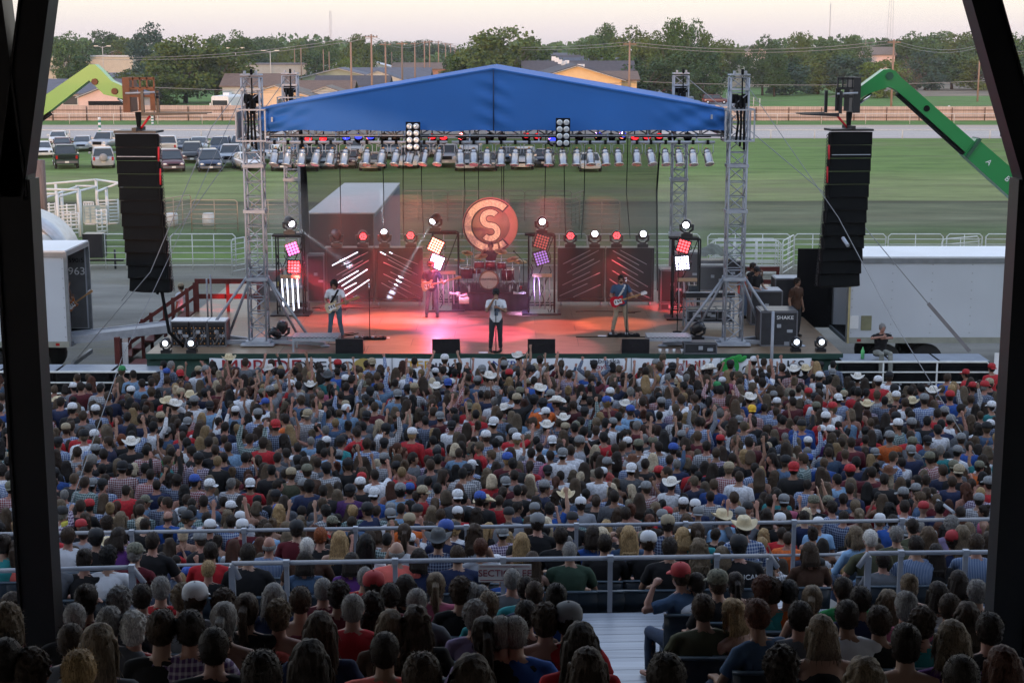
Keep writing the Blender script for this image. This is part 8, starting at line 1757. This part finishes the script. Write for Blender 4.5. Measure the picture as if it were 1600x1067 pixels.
# ------------------------------------------------------------------ performers and crew
MEYE = mat('eye_dark', (.02,.015,.012), .2, 0, 0); MLIP = mat('lips', (.30,.10,.08), .5, 0, 0); MBEARD = mat('beard_dark', (.03,.02,.014), .9, 0, .3, 30)
def performer(loc, yaw, J, ga, cl, hs, hc, legs, label, skin=0, hat=None, beard=False, nm=None, infl=.014, shoes=M_SHOE, cap_back=False):
    nb = fuse(body_mb(J), .0075, 16000, 1); b = D.objects.new('person', nb); COL.objects.link(b); nb.materials.append(SKIN[skin]); b.location = loc; b.rotation_euler[2] = yaw; tag(b, label, 'person', nm or 'people working on the stage'); H = J['H']
    sh = fuse(shirt_mb(J, ga, infl), .009, 5000, 1, folds(.005)); sh.materials.append(shirt_mat(cl)); o = D.objects.new('shirt', sh); COL.objects.link(o); o.parent = b
    pt = fuse(pants_mb(J), .011, 4000, 1, folds(.003)); pt.materials.append(legs); o = D.objects.new('trousers', pt); COL.objects.link(o); o.parent = b
    so_ = fuse(shoes_mb(J), .010, 1200, 1); so_.materials.append(shoes); o = D.objects.new('shoes', so_); COL.objects.link(o); o.parent = b
    if hs: h = linkp('hair', hairm(hs), hair_mat(hc), b, H); h.scale = (1.18 if hs == 'curly' else 1.05,)*3
    if hat: h = linkp('cap', CAPB if cap_back else CAPM, HATM[hat], b, H+Vector((0,0,.006))); h.scale = (1.03,)*3
    for s in (-1,1): part('eye', MB().sphere(H+Vector((s*.028,.094,.008)), (.012,.006,.006), 8, 6), MEYE, b)
    part('mouth', MB().sphere(H+Vector((0,.094,-.056)), (.022,.006,.006), 8, 6), MLIP, b)
    if beard: part('beard', fuse(MB().sphere(H+Vector((0,.055,-.078)),(.048,.042,.040),14,10).sphere(H+Vector((0,.02,-.06)),(.068,.055,.040),14,10).sphere(H+Vector((0,.092,-.040)),(.028,.012,.008),10,6),.007,700,1), MBEARD, b)
    return b
def setarms(J, right, left):
    for s, a in ((1,right),(-1,left)):
        q = J['S'][s]; q['el'] = Vector(a[0]); q['wr'] = Vector(a[1]); q['hd'] = a[2]; q['pd'] = a[3]; q['gr'] = a[4]
def setlegs(J, dx_r, dx_l, dy=0):
    for s, dx in ((1,dx_r),(-1,dx_l)):
        q = J['S'][s]; q['kn'] += Vector((dx*.5, .02, 0)); q['an'] += Vector((dx, dy*s, 0))
PI = math.pi
# singer
J = figure('m','stand'); H = J['H']; setarms(J, ((.27,.12,1.17),(.07,.20,H.z-.12),(-.8,.3,.4),(-.3,-1,0),1.0), ((-.27,.10,1.15),(-.05,.24,H.z-.36),(1,.2,.3),(0,-1,0),.9)); setlegs(J,.05,-.02)
c = S(775, 548); sn = performer(tuple(c), PI+R(4), J, 'tee', 'white', 'short', 'dark', mat('black_jeans',(.018,.02,.028),.8,0,.2,8), 'singer in a light grey printed tee and black cap holding the microphone at centre stage', 1, 'blackcap')
part('shirt_print', MB().box((-.02,.135,1.24),(.16,.012,.18)).box((.0,.133,1.09),(.10,.012,.10)), mat('print_blue_grey',(.10,.14,.20),.8,0,.8,40), local(sn))
msp = c+Vector((.0,-.22,0)); t = thing('microphone_stand', 'straight microphone stand gripped by the singer', 'microphone stand', tuple(msp), group='microphone stands on the deck'); part('base', MB().lathe([(.14,0),(.14,.02),(.03,.04)], msp, 16), M_BLACK, t); part('pole', MB().tube(msp, msp+Vector((0,-.02,1.48)), .013, n=8), M_BLACK, t); part('microphone', MB().path([msp+Vector((0,-.02,1.48)), msp+Vector((0,.06,1.56))],[.014,.022],8).sphere(msp+Vector((0,.075,1.575)),.03,10,6), M_CHROME, t)
# guitars
def guitar(c, tilt, col, label, kind, neck=.62, yaw=0.):
    t = local(thing('bass_guitar' if kind == 'bass' else 'electric_guitar', label, 'guitar', tuple(c), yaw)); Rt = Matrix.Rotation(-tilt,3,'Y')
    pr = [(-.22,.02),(-.21,.10),(-.13,.155),(-.03,.12),(.06,.10),(.13,.15),(.18,.13),(.14,.07),(.12,0),(.14,-.06),(.17,-.10),(.11,-.13),(.04,-.10),(-.05,-.12),(-.14,-.165),(-.21,-.11)] if kind != 'hollow' else [(-.25,0),(-.235,.11),(-.15,.175),(-.05,.15),(.02,.115),(.10,.14),(.17,.12),(.15,.05),(.14,0),(.15,-.05),(.17,-.12),(.10,-.14),(.02,-.115),(-.05,-.15),(-.15,-.175),(-.235,-.11)]
    part('body', MB().prism([Rt @ Vector((x,0,z)) for x, z in pr], Rt @ Vector((0,.045,0))), col, t)
    part('pickguard', MB().prism([Rt @ Vector((x*.6+.0,-.004,z*.55-.02)) for x, z in pr], Rt @ Vector((0,.004,0))), M_WHITE if kind != 'plain' else M_BLACKG, t)
    nk = MB(); nk.beam(Rt @ Vector((.10,-.012,0)), Rt @ Vector((.10+neck,-.012,0)), .022, .05); part('neck', nk, mat('neck_maple',(.35,.20,.09),.4), t)
    part('headstock', MB().prism([Rt @ Vector((.10+neck+x,-.02,z)) for x, z in ((0,-.03),(.18,-.045),(.20,.0),(.17,.045),(0,.03))], Rt @ Vector((0,.02,0))), mat('neck_maple',(.35,.20,.09),.4) if kind != 'hollow' else M_WHITE, t)
    pk = MB(); 
    for x in (-.10,-.02,.05): pk.box(Rt @ Vector((x,-.014,0)),(.03,.016,.08),Rt)
    part('pickups', pk, M_CHROME, t); tp = MB()
    for i in range(6): tp.tube(Rt @ Vector((.13+neck+i*.022,-.01,.04)), Rt @ Vector((.13+neck+i*.022,-.01,.07)), .007, n=5)
    part('tuners', tp, M_CHROME, t); return t
def strap(b, J, m): 
    H = J['H']; part('guitar_strap', MB().rings([[Vector(p)+Vector((-.03,0,0)),Vector(p)+Vector((.03,0,.01)),Vector(p)+Vector((.03,-.008,.01)),Vector(p)+Vector((-.03,-.008,0))] for p in ((.13,.17,1.02),(.05,.165,1.18),(-.05,.155,1.33),(-.115,.07,1.475),(-.12,-.06,1.47))]), m, local(b))
def gpose(J, drop=0):
    setarms(J, ((.30,-.02,1.14),(.17,.22,1.00-drop),(-1,.35,-.35),(0,-1,.2),.6), ((-.33,.10,1.16),(-.42,.30,1.10),(-.1,.2,1),(0,-1,0),1.1))
# left guitarist, head bent down
J = figure('m','stand'); J['H'] = J['H']+Vector((.01,.045,-.03)); gpose(J); setlegs(J,.07,-.08,.05); c = S(525, 529)
b = performer(tuple(c), PI+R(-8), J, 'tee', 'white', 'curly', 'black', mat('blue_jeans',(.05,.10,.14),.8,0,.2,8), 'guitarist with dark curly hair, white tee and blue jeans at the stage left', 1); strap(b, J, M_BLACK); part('shirt_print', MB().box((-.03,.14,1.22),(.20,.012,.2)), mat('print_grey',(.12,.12,.13),.8,0,.8,30), local(b))
g_ = guitar(c+Vector((-.06,-.24,1.0)), .35, mat('guitar_cream',(.5,.42,.28),.25), 'cream and black electric guitar played at the left of the stage', 'solid', .56)
# bass player, face hidden by the lamp behind
J = figure('m','stand'); gpose(J,-.02); setlegs(J,.06,-.06); c = S(675, 495)
b = performer(tuple(c), PI, J, 'tee', 'navy', 'short', 'dark', mat('faded_jeans',(.09,.11,.17),.8,0,.4,6), 'bass player in a dark shirt and faded jeans under the glaring lamps', 0, 'blackcap'); strap(b, J, M_BLACK)
guitar(c+Vector((-.10,-.24,1.05)), .26, mat('bass_cream',(.42,.33,.22),.3), 'pale bass guitar with a long neck left of the drum riser', 'bass', .80)
# right guitarist
J = figure('m','stand'); gpose(J); setlegs(J,.12,-.10); c = S(969, 520)
b = performer(tuple(c), PI+R(6), J, 'tee', 'denim', 'short', 'dark', M_KHA, 'bearded guitarist in a blue grey shirt and khaki trousers playing at the right', 0, None, beard=True, infl=.022); strap(b, J, mat('strap_white',(.5,.5,.5),.7)); part('shirt_pocket', MB().box((.07,.150,1.30),(.09,.01,.10)).box((-.08,.150,1.30),(.09,.01,.10)), shirt_mat('denim'), local(b))
guitar(c+Vector((-.08,-.26,1.02)), .30, mat('guitar_red',(.42,.015,.03),.2,0,0), 'glossy red hollow electric guitar played at the right of the stage', 'hollow', .60)
mic_stand(979, 526, 1.55, 'microphone stand before the bearded guitarist', boom=(-.03,.12,.04))
# drummer
J = figure('m','sit'); J['S'][1]; setarms(J, ((.30,.10,.98),(.22,.36,1.10),(-.3,1,.3),(0,0,-1),1.1), ((-.30,.08,1.05),(-.26,.26,1.30),(.2,.7,.6),(0,0,-1),1.1))
dp = Vector((kx+.05,ky+1.0,RZ+.12)); b = performer(tuple(dp), PI, J, 'tee', 'black', 'crop', 'brown', M_DRK, 'drummer in black seated behind the drums below the emblem disc', 1)
for s, e in ((1,(.12,.72,1.12)),(-1,(-.30,.55,1.60))): q = J['S'][s]; M = Matrix.Rotation(PI,3,'Z'); w0 = dp+M @ (q['wr']+Vector(q['hd']).normalized()*.07); w1 = dp+M @ Vector(e); solo('drumstick', MB().tube(w0, w1, .009, .006, 6), mat('stick_wood',(.5,.33,.16),.5), 'drumstick in the '+('right' if s > 0 else 'left')+' hand of the drummer', 'drumstick')
solo('drum_stool', MB().lathe([(.16,0),(.16,.06)], dp+Vector((0,0,.36)), 16).tube(dp+Vector((0,0,-.12)), dp+Vector((0,0,.36)), .03), M_BLACK, 'black stool under the drummer', 'stool')
# crew at the right
def crew(u, v, J, ga, cl, hs, hc, legs, yaw, label, **k):
    H = J['H']; p = PZ(u, v, SZ+H.z); M = Matrix.Rotation(yaw,3,'Z'); o = M @ H; return performer((p.x-o.x, p.y-o.y, SZ), yaw, J, ga, cl, hs, hc, legs, label, **k)
J = figure('m','stand'); J['H'] += Vector((0,.04,-.015)); setarms(J, ((.27,.06,1.15),(.14,.28,1.12),(-.2,1,-.2),(0,0,-1),.5), ((-.27,.06,1.15),(-.15,.28,1.12),(.2,1,-.2),(0,0,-1),.5)); crew(1183, 424, J, 'tee', 'black', 'crop', 'dark', M_DRK, PI+R(35), 'man in a black tee and dark cap looking down at the mixing desk', hat='blackcap')
J = figure('m','phone'); crew(1177, 417, J, 'tee', 'black', 'short', 'dark', M_DRK, PI+R(50), 'person in sunglasses with both hands at the mouth behind the mixing engineer', skin=1)
J = figure('f','stand'); crew(1163, 422, J, 'tank', 'coral', 'pony', 'brown', mat('denim_shorts',(.14,.2,.3),.8), PI+R(120), 'woman in a coral tank top standing behind the front right tower', skin=1)
J = figure('m','stand'); crew(1246, 441, J, 'tee', 'brown', 'short', 'dark', M_DRK, PI+R(40), 'man in a dark brown tee leaning on a case at the right wing', skin=1)
# guard on the black speakers
J = figure('m','sit'); setarms(J, ((.30,.10,.92),(.05,.24,.98),(-1,.1,.1),(0,-1,0),.6), ((-.30,.10,.92),(-.05,.21,.93),(1,.1,.1),(0,-1,0),.6)); H = J['H']; J['S'][1]['an'] += Vector((-.02,-.04,-.12)); J['S'][-1]['an'] += Vector((.02,.10,-.1))
p = PY(1377, 512, 43.15); performer((p.x, 43.15+.05, p.z-H.z), PI+R(10), J, 'tee', 'black', 'crop', 'grey', mat('grey_trousers',(.20,.21,.19),.85,0,.15,6), 'guard in a black polo with folded arms sitting on the black speaker', skin=2)
# people at the left
J = figure('m','stand'); H = J['H']; p = PZ(283, 449, SZ+.55); performer((p.x, p.y, p.z-H.z), R(60), J, 'tee', 'white', 'crop', 'brown', M_KHA, 'man in a cap and white tee on the left stairs behind the railing', hat='tancap', skin=1)
J = figure('m','stand'); gpose(J); H = J['H']; p = Vector((xe-.35, 47.9, 1.23)); performer(tuple(p), PI/2+R(30)-PI, J, 'tee', 'brown', 'short', 'dark', M_DRK, 'dim figure with a guitar inside the open left trailer', skin=1)
guitar(p+Vector((.22,-.25,1.0)), .6, mat('guitar_amber',(.32,.10,.02),.3), 'amber guitar held in the doorway of the left trailer', 'solid', .5)

# ------------------------------------------------------------------ stage fog and air
def fog(name, b, c, d, label, kind='stuff'):
    m = D.materials.new(name+'_air'); m.use_nodes = True; t = m.node_tree; t.nodes.remove(t.nodes['Principled BSDF']); e = t.nodes.new('ShaderNodeVolumePrincipled'); e.inputs['Color'].default_value = c+(1,); e.inputs['Density'].default_value = d; e.inputs['Anisotropy'].default_value = .15
    t.links.new(e.outputs[0], t.nodes['Material Output'].inputs['Volume']); solo(name, b, m, label, name.replace('_',' '), kind='stuff')
fog('stage_fog', MB().box2((-8.2,47.4,SZ+.03),(6.6,55.1,SZ+3.9)), (.9,.9,.92), .020, 'thin stage fog hanging between the lighting towers and lit by the lamps')
fog('haze', MB().box2((-520,-40,-1),(520,1150,46)), (.86,.88,.92), .00016, 'thin evening haze over the fields')
